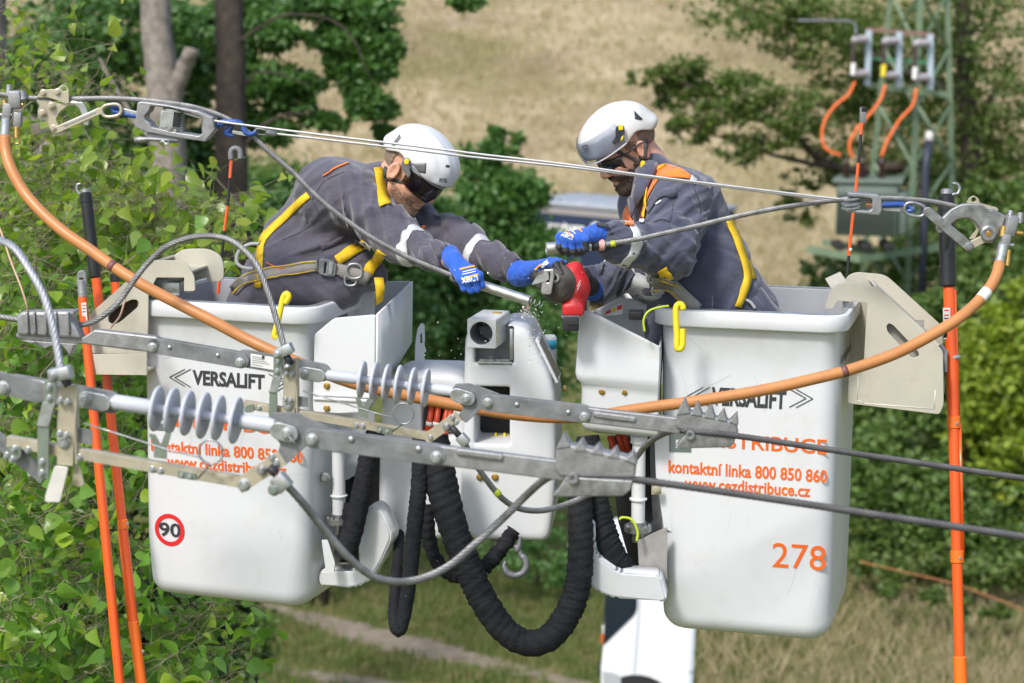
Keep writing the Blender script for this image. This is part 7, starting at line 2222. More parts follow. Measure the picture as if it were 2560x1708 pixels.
def build_body(t, Mh, s, nodes):
    """one continuous body: head, neck, trunk and arms (mostly under the clothes)"""
    Mi = Mh.inverted(); A = np.array(Mi.to_3x3(), np.float32); tr = np.array(Mi.translation, np.float32)
    nk = A3(nodes['neck']); ch = A3(nodes['chest']); md = A3(nodes['mid']); pv = A3(nodes['pelvis'])
    hb = A3(Mh @ Vector((-0.022, 0, -0.055)))
    def f(P):
        L = P @ A.T + tr
        d = np.full(len(P), 1.0, np.float32)
        m = np.linalg.norm(L, axis=1) < 0.30
        d[m] = head_sd(L[m]) * s
        d = smin(d, sd_cone(P, hb, nk, 0.062 * s, 0.068), 0.025)
        d = smin(d, sd_cone(P, nk, ch, 0.07, 0.12), 0.05)
        d = smin(d, sd_cone(P, ch, md, 0.125, 0.125), 0.05)
        d = smin(d, sd_cone(P, md, pv, 0.125, 0.13), 0.05)
        for k in ('near', 'far'):
            sh, el, wr, ha = [A3(q) for q in nodes[k]]
            d = smin(d, sd_cone(P, ch, sh, 0.10, 0.055), 0.05)
            d = smin(d, sd_cone(P, sh, el, 0.052, 0.042), 0.02)
            d = smin(d, sd_cone(P, el, wr, 0.042, 0.029), 0.02)
            d = smin(d, sd_cone(P, wr, ha, 0.029, 0.024), 0.01)
        return d
    pts = [hb, nk, ch, md, pv] + [A3(q) for k in ('near', 'far') for q in nodes[k]] + [A3(Mh.translation)]
    lo = np.min(pts, 0) - 0.19; hi = np.max(pts, 0) + 0.19
    # coarse body, fine head joined from the same field
    o = solid('body', f, lo, hi, 0.0052, M_SKIN, t)
    return o

def away(me, n, amount):
    nn = np.empty(n * 3, np.float32); me.polygons.foreach_get('normal', nn)
    return nn.reshape(-1, 3) @ A3(FWD) > amount

def glove(name, t, wrist, knuckles, mids, tips, thumb, rw, m_black, cuff=None, rf=0.0115, dark_from=1):
    """knit glove: cuff, palm, four separate fingers and a thumb; dipped parts black"""
    W = A3(wrist); K = [A3(k) for k in knuckles]; MI = [A3(k) for k in mids]; T = [A3(k) for k in tips]
    TH = [A3(k) for k in thumb]
    c = A3(cuff) if cuff is not None else W - (K[1] - W) * 0.35
    def parts(P):
        palm = sd_cone(P, c, W, rw * 1.12, rw)
        palm = np.minimum(palm, sd_cone(P, c, c + (c - W) * 0.08, rw * 1.22, rw * 1.22))
        for k in K: palm = smin(palm, sd_cone(P, W, k, rw * 0.82, rf * 1.25), 0.014)
        palm = palm + 0.0012 * snoise(P * 40.0, 1.0, 1)
        fing = None
        for k, m_, e in zip(K, MI, T):
            q = smin(sd_cone(P, k, m_, rf * 1.12, rf), sd_cone(P, m_, e, rf, rf * 0.86), 0.006)
            fing = q if fing is None else np.minimum(fing, q)
        th = smin(sd_cone(P, TH[0], TH[1], rf * 1.5, rf * 1.15), sd_cone(P, TH[1], TH[2], rf * 1.1, rf * 0.9), 0.008)
        return palm, fing, th
    def f(P):
        a, b, e = parts(P)
        return smin(smin(a, b, 0.008), e, 0.010)
    pts = np.array([W, c, c + (c - W) * .1] + K + MI + T + TH)
    o = solid(name, f, pts.min(0) - rw * 1.5, pts.max(0) + rw * 1.5, 0.0030, M_GLOVE, t)
    me = o.data; me.materials.append(M_GLOVEK)
    n = len(me.polygons); cc = np.empty(n * 3, np.float32); me.polygons.foreach_get('center', cc)
    cc = cc.reshape(-1, 3) + A3(wloc(o))
    blk_ = m_black(cc, W, K, MI, T, TH) | (away(me, n, 0.25) & ((cc - W) @ (np.mean(K, 0) - W) > -0.001))
    me.polygons.foreach_set('material_index', blk_.astype(np.int32))
    me.update()
    return o

def seg_dist(P, a, b): return sd_cone(P, a, b, 0, 0)

def jacket(name, t, m, prims, extra=None, h=0.0062, k=0.035):
    pts = []
    for p in prims: pts += [A3(p[0]), A3(p[1])]
    rm = max(max(p[2], p[3]) for p in prims) + 0.03
    pts = np.array(pts)
    def f(P):
        d = None
        for i, (a, b, ra, rb, amp, fl, kk) in enumerate(prims):
            q = sd_sleeve(P, a, b, ra, rb, amp, fl, 5.0, i % 3)
            d = q if d is None else smin(d, q, kk)
        if extra: d = extra(P, d)
        return d
    return solid(name, f, pts.min(0) - rm, pts.max(0) + rm, h, m, t)

HK = 0.85
def helm_frame(Mh): return Mh @ Matrix.Translation((0.004, 0, 0.015)) @ Matrix.Scale(HK, 4)

def helmet_common(t, Mh, shell_m, label=None):
    h = bpy.data.objects.new('helmet', None); C.objects.link(h); h.parent = t; h.location = Mh.translation - wloc(t)
    sh = solid('helmet_shell', helmet_sd, (-0.18, -0.135, -0.03), (0.17, 0.135, 0.185), 0.0045, shell_m, h, helm_frame(Mh))
    return h, sh

def visor_mesh(Mh, azs, zs, rx, ry, cx, curve):
    rows = []
    for z, g in zs:
        row = []
        for a in azs:
            th = R(a)
            row.append(Mh @ Vector((cx + (rx + g) * math.cos(th), (ry + g) * math.sin(th), z + curve * (1 - math.cos(th)))))
        rows.append(row)
    return MB().grid(rows)

def beard_region(P, top, back):
    """below a line from the ear's foot to the mouth corner, and in front of the jaw angle"""
    x, y, z = P[:, 0], P[:, 1], P[:, 2]
    n = 0.006 * snoise(P * 60.0, 1.0, 2)
    line = z - (top - 0.35 * np.clip(x - 0.0, 0, 0.06)) + n
    r = np.maximum(line, back - x)
    mouth = 0.014 - np.sqrt(((y) / 1.9) ** 2 + (z + 0.0635) ** 2 * 1.9) - np.maximum(0, 0.06 - x) * 3
    r = np.maximum(r, mouth)
    return r

def build_left_worker():
    t = thing('person', 'worker in grey jacket and white helmet with purple visor leaning out of the left bucket', 'person', at(680, 1380, 7.2), 'line workers in the buckets')
    f = Vector((math.cos(R(36)) * math.cos(R(24)), -math.sin(R(24)) * math.cos(R(36)), -math.sin(R(36))))
    Mh = head_frame(1022, 428, 7.02, f, -3, 1.13)
    nd = dict(pelvis=at(706, 756, 7.22), mid=at(768, 618, 7.18), chest=at(850, 510, 7.12), neck=at(945, 470, 7.06),
              near=[at(872, 482, 6.96), at(1000, 602, 6.80), at(1122, 648, 6.60), at(1150, 675, 6.53)],
              far=[at(1010, 545, 7.24), at(1165, 612, 7.06), at(1290, 678, 6.88), at(1330, 676, 6.82)])
    body = build_body(t, Mh, 1.13, nd)
    # jacket
    sh, el, wr, _ = nd['near']; fs, fe, fw, _ = nd['far']
    prims = [(nd['pelvis'], nd['mid'], 0.168, 0.148, 0.007, 14, .05), (nd['mid'], nd['chest'], 0.150, 0.148, 0.006, 14, .05),
             (nd['chest'], at(930, 480, 7.08), 0.15, 0.085, 0.003, 14, .06), (at(925, 480, 7.08), at(952, 462, 7.06), 0.092, 0.083, 0.0, 14, .03),
             (at(830, 490, 7.02), sh, 0.13, 0.098, 0.005, 18, .05), (sh, el, 0.092, 0.074, 0.0075, 30, .035), (el, wr, 0.072, 0.041, 0.0065, 34, .03),
             (nd['chest'], fs, 0.13, 0.09, 0.004, 16, .05), (fs, fe, 0.088, 0.070, 0.007, 28, .035), (fe, fw, 0.070, 0.043, 0.006, 34, .03),
             (at(800, 640, 7.05), at(930, 690, 7.02), 0.09, 0.055, 0.006, 18, .05), (at(715, 695, 7.1), at(850, 715, 7.05), 0.115, 0.08, 0.006, 16, .05)]
    wr_a, fw_a = A3(wr), A3(fw)
    dn, df = A3((wr - el).normalized()), A3((fw - fe).normalized())
    Mi = Mh.inverted(); Ah = np.array(Mi.to_3x3(), np.float32); th = np.array(Mi.translation, np.float32)
    def extra(P, d):
        d = smax(d, (P - wr_a) @ dn, 0.006); d = smax(d, np.where(np.linalg.norm(P - fw_a, axis=1) < 0.2, (P - fw_a) @ df, -1), 0.006)
        return d
    jk = jacket('jacket', t, M_JACKL, prims, extra)
    bv = surf(jk)
    # standing collar
    # waist and legs
    tro = solid('trousers', lambda P: smin(sd_sleeve(P, at(668, 780, 7.22), at(790, 780, 7.16), 0.145, 0.12, 0.006, 18), smin(sd_sleeve(P, at(650, 800, 7.2), at(640, 1250, 7.38), 0.12, 0.08, 0.006, 18), sd_sleeve(P, at(760, 800, 7.2), at(740, 1250, 7.38), 0.12, 0.08, 0.006, 18), 0.03), 0.05),
                 np.min([A3(at(560, 1350, 7.1)), A3(at(560, 640, 7.1))], 0) - 0.25, np.max([A3(at(900, 1300, 7.35)), A3(at(900, 660, 7.35))], 0) + 0.22, 0.010, M_JACKL, t)
    for a, b in (((640, 1260), 7.4), ((740, 1260), 7.4)):
        mb = MB(); mb.box((0.11, 0.27, 0.11), Matrix.Translation(at(a[0], 1310, b)), bev=0.04); mb.build('boot', M_RUBBER, t)
    # harness on the jacket
    hs = bpy.data.objects.new('harness', None); C.objects.link(hs); hs.parent = t
    bt = surf(tro)
    class Two:
        def ray_cast(s, o, d, *a):
            r1 = bv.ray_cast(o, d); r2 = bt.ray_cast(o, d)
            if r1[0] is None: return r2
            if r2[0] is None or r1[3] <= r2[3]: return r1
            return r2
    two = Two()
    strap('waist_belt', two, [(583, 728), (612, 702), (660, 686), (720, 676), (795, 664)], 28, M_WEBG, hs, 20, off=0.006)
    strap('waist_belt', two, [(838, 672), (872, 682), (900, 690), (922, 700)], 30, M_WEBG, hs, 8, off=0.010)
    for dy in (-11, 11):
        strap('belt_edging', two, [(583, 728 + dy), (612, 702 + dy), (660, 686 + dy), (720, 676 + dy), (790, 665 + dy)], 2.2, M_WEBY, hs, 20, 1, off=0.010, thick=0.001)
    strap('shoulder_strap', bv, [(646, 720), (650, 660), (655, 606), (674, 580), (712, 545), (752, 505), (772, 488)], 17, M_WEBY, hs, 18, off=0.006)
    strap('shoulder_strap', bv, [(944, 424), (948, 450), (955, 485), (962, 515)], 24, M_WEBY, hs, 8, off=0.008)
    strap('chest_strap', bv, [(842, 652), (872, 634), (900, 616), (912, 606)], 26, M_WEBY, hs, 8, off=0.008)
    strap('chest_strap', bv, [(918, 682), (938, 654), (958, 630)], 26, M_WEBY, hs, 6, off=0.010)
    strap('strap_keeper', bv, [(884, 612), (912, 612), (930, 622)], 16, M_WEBG, hs, 5, off=0.012)
    # hanging yellow tail over the bucket edge
    mb = MB(); mb.grid([[at(935, 694, 6.9), at(958, 694, 6.9)], [at(938, 715, 6.88), at(962, 716, 6.88)], [at(940, 740, 6.9), at(961, 738, 6.9)], [at(940, 765, 6.92), at(958, 752, 6.92)]])
    o = mb.build('strap_tail', M_WEBY, hs, True); md = o.modifiers.new('thickness', 'SOLIDIFY'); md.thickness = 0.004
    p, n = hit(bv, 820, 668)
    p = p or at(820, 668, 6.95)
    bp = Plane(p + Vector((0, -0.012, 0)), 0)
    plate('buckle', [round_poly(bp.poly([(798, 650), (806, 645), (834, 652), (842, 662), (838, 690), (828, 692), (802, 686), (796, 680)]), 0.004), bp.poly([(812, 655), (817, 656), (814, 684), (809, 683)])], 0.010, bp, M_DULL, hs, 0.002)
    plate('buckle_bar', [bp.poly([(824, 654), (834, 657), (831, 688), (821, 686)])], 0.014, bp, M_ZINC, hs, 0.003, 0.004)
    for c, r in (((886, 678), 18), ((876, 700), 14)):
        p, n = hit(bv, *c); p = p or at(*c, 6.95)
        link_eye('d_ring', Plane(p + Vector((0, -0.012, 0)), 0), hs, c, r / 700, r / 700, 0, 0.004, M_ZINC)
    # pale lanyard loop behind the hip
    mb = MB(); mb.tube(bez(ats([(648, 609), (620, 612), (596, 630), (592, 655), (606, 668), (632, 672)], 7.0), 6), 0.006, 10); mb.build('lanyard', mat('pale_rope', (0.6, 0.6, 0.58), 0.6), hs, True)
    # trim on the jacket
    patch('orange_piping', bv, [(808, 440), (840, 420), (872, 408)], [(808, 443), (840, 424), (872, 411)], M_HIVIS, t, 8, 1)
    patch('orange_piping', bv, [(668, 657), (690, 668), (712, 670)], [(668, 660), (690, 672), (712, 673)], M_HIVIS, t, 8, 1)
    patch('orange_tab', bv, [(1052, 564), (1066, 566)], [(1058, 572), (1062, 572)], M_HIVIS, t, 3, 1)
    limb_band('reflective_band', bv, el, wr, 0.27, 0.41, M_REFL, t)
    limb_band('reflective_band', bv, fe, fw, 0.24, 0.36, M_REFL, t)
    strap('seam', bv, [(706, 600), (760, 575), (796, 540), (780, 500)], 2.0, M_STRAP, t, 14, 1, off=0.001, thick=0.001)
    strap('seam', bv, [(780, 500), (810, 455), (860, 430)], 1.6, M_STRAP, t, 10, 1, off=0.001, thick=0.001)
    patch('pocket_flap', bv, [(802, 612), (830, 603), (862, 585)], [(804, 626), (832, 616), (864, 596)], M_JACKL, t, 8, 2, off=0.005)
    patch('cuff_tab', bv, [(1110, 610), (1138, 625)], [(1108, 616), (1134, 631)], M_JACKL, t, 4, 1, off=0.004, thick=0.005)
    mb = MB(); mb.grid([[at(1086, 536, 7.1), at(1100, 540, 7.08)], [at(1092, 560, 7.1), at(1108, 558, 7.08)], [at(1094, 566, 7.1), at(1112, 566, 7.08)]])
    o = mb.build('collar_flap', M_JACKL, t, True); md = o.modifiers.new('thickness', 'SOLIDIFY'); md.thickness = 0.006
    # hair and stubble
    band_solid('stubble', head_sd, lambda P: beard_region(P, -0.030, -0.010), 0.0010, HLO, HHI, 0.0038, M_STUBBLE, t, Mh, 0.0006)
    band_solid('hair', head_sd, lambda P: np.maximum(np.maximum(P[:, 0] + 0.035 + 0.004 * snoise(P * 70, 1.0), -P[:, 2] - 0.045), np.maximum(P[:, 2] - 0.07, np.abs(P[:, 1]) - 0.0765)), 0.003, HLO, HHI, 0.0042, M_HAIRL, t, Mh, 0.002)
    # helmet
    h, sh_ = helmet_common(t, Mh, M_HELM1)
    hv = surf(sh_)
    azs = [-78 + 156 * k / 26 for k in range(27)]
    o = visor_mesh(Mh, azs, [(0.030, 0.000), (0.010, 0.002), (-0.008, 0.001), (-0.024, -0.002), (-0.036, -0.007)], 0.116, 0.096, 0.006, 0.028).build('visor', M_VISL, h, True)
    md = o.modifiers.new('thickness', 'SOLIDIFY'); md.thickness = 0.0022
    mb = MB(); rim = [Mh @ Vector((0.006 + 0.119 * math.cos(R(a)), 0.099 * math.sin(R(a)), 0.031 + 0.026 * (1 - math.cos(R(a))))) for a in azs]
    mb.tube(rim, 0.0045, 8); mb.build('visor_seal', mat('clear_grey_seal', (0.30, 0.32, 0.37), 0.3), h, True)
    patch('vent', hv, [(1029, 409), (1066, 408)], [(1038, 428), (1064, 434)], M_GREYPL, h, 6, 4, off=0.0012, thick=0.001)
    patch('vent', hv, [(1114, 412), (1123, 413)], [(1114, 418), (1124, 419)], M_HDARK, h, 4, 2, off=0.0012, thick=0.001)
    patch('vent', hv, [(980, 362), (1000, 336)], [(986, 366), (1003, 346)], M_GREYPL, h, 6, 2, off=0.0012, thick=0.001)
    decal_text('lettering', 'PETZL', hv, (1108, 451), 20, 9, 6, M_BLACKTXT, h)
    p, n = hit(hv, 1016, 412)
    p = at(1014, 412, 6.885)
    mp = Plane(p, 0)
    plate('visor_pivot', [round_poly(mp.poly([(1004, 408), (1008, 396), (1020, 394), (1027, 402), (1024, 420), (1028, 436), (1020, 446), (1010, 430), (1003, 418)]), 0.006)], 0.016, mp, M_GREYPL, h, 0.003)
    plate('yellow_button', [round_poly(mp.poly([(1009, 402), (1015, 396), (1025, 399), (1022, 410), (1013, 412)]), 0.004)], 0.020, mp, M_YELLOW, h, 0.003, 0.002)
    hb = surf(body)
    strap('chin_strap', hb, [(966, 418), (963, 440), (962, 462), (968, 492), (976, 512), (988, 530)], 6, M_STRAP, h, 16, 1, off=0.003)
    strap('chin_strap', hb, [(970, 448), (990, 453), (1012, 456)], 8, M_STRAP, h, 8, 1, off=0.003)
    p, n = hit(hb, 964, 458); p = p or at(964, 458, 6.95)
    mb = MB(); mb.box((0.014, 0.012, 0.034), Matrix.Translation(p), bev=0.004); mb.build('strap_buckle', M_HDARK, h)
    # gloves
    def blk(P, W, K, MI, T, TH):
        tip = np.min([seg_dist(P, m, e) for m, e in zip(MI, T)], 0)
        fl = np.min([seg_dist(P, k, m) for k, m in zip(K, MI)], 0)
        th = np.minimum(seg_dist(P, TH[0], TH[1]), seg_dist(P, TH[1], TH[2]))
        pal = np.min([seg_dist(P, W, k) for k in K], 0)
        nr = A3(FWD)
        return ((tip < np.minimum(fl, pal)) & ((P - np.mean(MI, 0)) @ nr > 0.004)) | ((th < pal * 0.5) & (th < fl) & ((P - TH[0]) @ (TH[2] - TH[0]) > 0))
    d0 = 6.49
    g = glove('glove', t, at(1134, 652, 6.56), [at(1150, 700, d0), at(1168, 703, d0 - .012), at(1186, 699, d0 - .012), at(1199, 688, d0)],
              [at(1160, 722, d0 + .005), at(1177, 727, d0), at(1193, 724, d0), at(1205, 714, d0 + .008)], [at(1157, 724, d0 + .07), at(1174, 727, d0 + .07), at(1190, 723, d0 + .07), at(1203, 712, d0 + .07)],
              [at(1138, 680, d0 + .04), at(1142, 704, d0 + .08), at(1160, 715, d0 + .10)], 0.030, blk, at(1124, 640, 6.60), 0.0100)
    gv = surf(g)
    decal_text('lettering', 'uvex', gv, (1174, 698), 40, 14, 170, M_WHITETXT, g, bold=0.015)
    patch('orange_print', gv, [(1153, 698), (1176, 690), (1196, 684)], [(1154, 702), (1177, 694), (1197, 688)], M_GLOVET, g, 8, 1, off=0.0015, thick=0.0006)
    patch('orange_print', gv, [(1149, 672), (1170, 667), (1187, 663)], [(1150, 676), (1171, 671), (1188, 667)], M_GLOVET, g, 8, 1, off=0.0015, thick=0.0006)
    for y in (678, 684): patch('fine_print', gv, [(1156, y + 2), (1190, y - 6)], [(1156, y + 4), (1190, y - 4)], M_WHITETXT, g, 6, 1, off=0.0015, thick=0.0006)
    # far hand wraps over the front of the saw
    d1 = 6.74
    def blk2(P, W, K, MI, T, TH):
        tip = np.min([seg_dist(P, m, e) for m, e in zip(MI, T)], 0); fl = np.min([seg_dist(P, k, m) for k, m in zip(K, MI)], 0)
        pal = np.min([seg_dist(P, W, k) for k in K], 0)
        th = np.minimum(seg_dist(P, TH[0], TH[1]), seg_dist(P, TH[1], TH[2]))
        return (tip < np.minimum(fl, pal)) | (th < np.minimum(pal, fl) * 0.9)
    g2 = glove('glove', t, at(1318, 682, 6.84), [at(1362, 660, d1 - .02), at(1375, 655, d1), at(1388, 655, d1 + .02), at(1399, 660, d1 + .04)],
               [at(1388, 660, d1 - .05), at(1400, 656, d1 - .03), at(1410, 660, d1 - .01), at(1418, 668, d1 + .01)], [at(1404, 686, d1 - .075), at(1412, 684, d1 - .05), at(1418, 686, d1 - .02), at(1424, 690, d1)],
               [at(1340, 690, d1), at(1352, 706, d1 - .03), at(1366, 712, d1 - .05)], 0.038, blk2, at(1300, 684, 6.87), 0.0125)
    gv2 = surf(g2)
    decal_text('lettering', 'uvex', gv2, (1362, 660), 22, 10, -35, M_WHITETXT, g2, bold=0.04)
    patch('orange_print', gv2, [(1336, 674), (1350, 660)], [(1339, 677), (1353, 664)], M_GLOVET, g2, 5, 1, off=0.0015, thick=0.0006)

def build_right_worker():
    t = thing('person', 'bearded worker in blue-grey jacket with orange shoulders standing in the right bucket', 'person', at(1800, 1380, 7.1), 'line workers in the buckets')
    f = Vector((-math.cos(R(31)) * math.cos(R(16)), -math.sin(R(16)) * math.cos(R(31)), -math.sin(R(31))))
    Mh = head_frame(1574, 372, 7.02, f, 0, 1.13)
    nd = dict(pelvis=at(1775, 775, 7.08), mid=at(1745, 660, 7.08), chest=at(1700, 545, 7.06), neck=at(1640, 450, 7.05),
              near=[at(1698, 505, 6.90), at(1672, 622, 6.74), at(1500, 588, 6.58), at(1465, 590, 6.53)],
              far=[at(1610, 520, 7.25), at(1625, 658, 7.12), at(1482, 718, 6.92), at(1462, 712, 6.86)])
    body = build_body(t, Mh, 1.13, nd)
    sh, el, wr, _ = nd['near']; fs, fe, fw, _ = nd['far']
    prims = [(nd['pelvis'], nd['mid'], 0.185, 0.165, 0.007, 14, .05), (nd['mid'], nd['chest'], 0.165, 0.155, 0.006, 14, .05),
             (at(1690, 530, 7.06), at(1640, 468, 7.04), 0.155, 0.088, 0.003, 14, .05), (at(1645, 472, 7.04), at(1618, 432, 7.03), 0.094, 0.084, 0.0, 14, .03), (at(1715, 510, 7.02), sh, 0.12, 0.10, 0.005, 18, .05),
             (sh, el, 0.100, 0.094, 0.0075, 26, .035), (el, at(1556, 610, 6.64), 0.092, 0.066, 0.007, 28, .03), (at(1556, 610, 6.64), wr, 0.066, 0.044, 0.006, 34, .03),
             (nd['chest'], fs, 0.12, 0.09, 0.004, 16, .05), (fs, fe, 0.09, 0.078, 0.007, 26, .035), (fe, fw, 0.082, 0.056, 0.0085, 36, .03),
             (at(1650, 690, 7.0), at(1790, 720, 7.05), 0.11, 0.13, 0.005, 16, .05), (at(1830, 740, 7.1), at(1880, 780, 7.1), 0.11, 0.10, 0.005, 16, .05)]
    wr_a, fw_a = A3(wr), A3(fw); dn, df = A3((wr - el).normalized()), A3((fw - fe).normalized())
    def extra(P, d):
        d = smax(d, np.where(np.linalg.norm(P - wr_a, axis=1) < 0.25, (P - wr_a) @ dn, -1), 0.006)
        return smax(d, np.where(np.linalg.norm(P - fw_a, axis=1) < 0.22, (P - fw_a) @ df, -1), 0.006)
    jk = jacket('jacket', t, M_JACKR, prims, extra)
    bv = surf(jk)
    tro = solid('trousers', lambda P: smin(sd_sleeve(P, at(1720, 800, 7.08), at(1840, 800, 7.08), 0.15, 0.15, 0.006, 18), smin(sd_sleeve(P, at(1740, 830, 7.1), at(1735, 1300, 7.3), 0.12, 0.08, 0.006, 18), sd_sleeve(P, at(1850, 830, 7.1), at(1855, 1300, 7.3), 0.12, 0.08, 0.006, 18), 0.03), 0.05),
                 np.min([A3(at(1600, 1400, 7.0)), A3(at(1600, 680, 7.0))], 0) - 0.2, np.max([A3(at(1950, 1350, 7.25)), A3(at(1950, 690, 7.25))], 0) + 0.2, 0.010, M_JACKR, t)
    for x in (1735, 1855):
        mb = MB(); mb.box((0.11, 0.27, 0.11), Matrix.Translation(at(x, 1360, 7.32)), bev=0.04); mb.build('boot', M_RUBBER, t)
    # collar
    mb = MB(); mb.grid([[at(1592, 398, 6.98), at(1612, 400, 6.95), at(1634, 402, 6.94), at(1648, 412, 6.96)], [at(1586, 450, 6.93), at(1604, 460, 6.90), at(1622, 448, 6.90), at(1640, 430, 6.93)], [at(1578, 492, 6.92), at(1590, 515, 6.885), at(1606, 490, 6.885), at(1630, 446, 6.91)]])
    o = mb.build('collar', M_JACKR, t, True); md = o.modifiers.new('thickness', 'SOLIDIFY'); md.thickness = 0.006; md.offset = 0
    mb = MB(); mb.grid([[at(1598, 440, 7.06), at(1570, 480, 7.05), at(1566, 500, 7.03)], [at(1600, 470, 7.0), at(1574, 508, 6.97), at(1572, 525, 6.96)], [at(1606, 490, 6.96), at(1584, 520, 6.93), at(1576, 545, 6.92)]])
    o = mb.build('collar', M_JACKR, t, True); md = o.modifiers.new('thickness', 'SOLIDIFY'); md.thickness = 0.006
    # orange shoulder yoke, orange chest strips, reflective ends
    patch('orange_yoke', bv, [(1638, 417), (1662, 413), (1700, 425), (1726, 441)], [(1626, 447), (1650, 446), (1690, 447), (1722, 449)], M_HIVIS, t, 16, 5, off=0.006)
    patch('orange_strip', bv, [(1632, 440), (1622, 470), (1612, 500), (1604, 535), (1602, 548)], [(1648, 448), (1632, 475), (1618, 505), (1614, 540), (1612, 550)], M_HIVIS, t, 14, 3, off=0.006)
    patch('orange_strip', bv, [(1571, 515), (1562, 535), (1561, 565)], [(1576, 525), (1584, 548), (1582, 568)], M_HIVIS, t, 8, 3, off=0.006)
    patch('reflective_patch', bv, [(1727, 440), (1741, 452)], [(1722, 450), (1734, 466)], M_REFL, t, 4, 2, off=0.007)
    patch('reflective_patch', bv, [(1602, 548), (1614, 548)], [(1598, 560), (1610, 560)], M_REFL, t, 3, 2, off=0.007)
    hs = bpy.data.objects.new('harness', None); C.objects.link(hs); hs.parent = t
    strap('shoulder_strap', bv, [(1662, 416), (1640, 428), (1627, 452), (1620, 485), (1616, 520), (1614, 545)], 6, M_WEBY, hs, 14, 1, off=0.010)
    strap('shoulder_strap', bv, [(1816, 545), (1836, 590), (1850, 630), (1862, 668), (1866, 700), (1856, 735), (1842, 768)], 18, M_WEBY, hs, 16, off=0.007)
    strap('shoulder_strap', bv, [(1862, 650), (1874, 670), (1882, 698)], 14, M_WEBY, hs, 6, off=0.004)
    strap('chest_strap', bv, [(1656, 668), (1664, 682), (1672, 696)], 24, M_WEBY, hs, 6, off=0.012)
    class Two:
        def __init__(s, a, b): s.a, s.b = a, b
        def ray_cast(s, o, d, *k):
            r1 = s.a.ray_cast(o, d); r2 = s.b.ray_cast(o, d)
            if r1[0] is None: return r2
            if r2[0] is None or r1[3] <= r2[3]: return r1
            return r2
    two = Two(bv, surf(tro))
    strap('waist_belt', two, [(1628, 708), (1655, 706), (1682, 716), (1705, 736), (1730, 760), (1745, 775)], 34, M_WEBG, hs, 16, off=0.014)
    for dy in (-14, 14): strap('belt_edging', two, [(1630, 708 + dy), (1655, 706 + dy), (1682, 716 + dy), (1703, 736 + dy)], 2.4, M_WEBY, hs, 14, 1, off=0.018, thick=0.001)
    for c, r in (((1631, 695), 12), ((1640, 728), 10)):
        p, n = hit(bv, *c); p = p or at(*c, 6.95)
        link_eye('d_ring', Plane(p + Vector((0, -0.014, 0)), 0), hs, c, r / 700, r / 700, 0, 0.004, M_ZINC)
    p, n = hit(two, 1642, 728); p = p or at(1642, 728, 6.9)
    bp = Plane(p + Vector((0, -0.016, 0)), 10)
    plate('buckle', [round_poly(bp.poly([(1632, 722), (1660, 720), (1662, 736), (1636, 740)]), 0.004)], 0.012, bp, M_DULL, hs, 0.003)
    mb = MB(); mb.tube(bez(ats([(1860, 748), (1876, 756), (1888, 772)], 6.92), 5), 0.006, 8); mb.build('lanyard', mat('grey_rope', (0.4, 0.4, 0.4), 0.6), hs, True)
    # sleeve details
    band_a, band_b = at(1600, 612, 6.68), wr
    limb_band('reflective_band', bv, at(1640, 618, 6.71), wr, 0.50, 0.645, M_REFL, t)
    limb_band('reflective_band', bv, fe, fw, 0.48, 0.60, M_REFL, t)
    patch('pocket_flap', bv, [(1618, 520), (1650, 480), (1688, 470)], [(1624, 535), (1652, 498), (1690, 490)], M_JACKR, t, 10, 2, off=0.006)
    strap('pocket_seam', bv, [(1686, 490), (1680, 530), (1674, 556)], 2, M_STRAP, t, 8, 1, off=0.002, thick=0.001)
    strap('pocket_seam', bv, [(1674, 556), (1655, 550), (1636, 556)], 2, M_STRAP, t, 8, 1, off=0.002, thick=0.001)
    strap('seam', bv, [(1735, 470), (1750, 520), (1748, 570), (1735, 630)], 2, M_STRAP, t, 14, 1, off=0.001, thick=0.001)
    strap('seam', bv, [(1700, 705), (1730, 690), (1760, 680)], 2, M_STRAP, t, 8, 1, off=0.001, thick=0.001)
    patch('zip_pull', bv, [(1640, 512), (1654, 502)], [(1642, 515), (1655, 505)], M_REFL, t, 4, 1, off=0.004)
    mb = MB(); mb.box((0.040, 0.012, 0.013), Matrix.Translation(at(1506, 562, 6.54)) @ Matrix.Rotation(R(8), 4, 'Y'), bev=0.003); mb.build('cuff_tab', M_STRAP, t)
    # beard, hair
    band_solid('beard', head_sd, lambda P: beard_region(P, -0.022, -0.004), 0.0045, HLO, HHI, 0.0036, M_BEARD, t, Mh, 0.0022)
    band_solid('hair', head_sd, lambda P: np.maximum(np.maximum(P[:, 0] - 0.030 + 0.9 * np.maximum(0, 0.02 - P[:, 2]) + 0.004 * snoise(P * 70, 1.0), -P[:, 2] - 0.05), np.maximum(P[:, 2] - 0.075, np.abs(P[:, 1]) - 0.0765)), 0.0016, HLO, HHI, 0.004, M_HAIRR, t, Mh, 0.001)
    # sunglasses
    sg = bpy.data.objects.new('sunglasses', None); C.objects.link(sg); sg.parent = t; sg.location = Mh.translation - wloc(t)
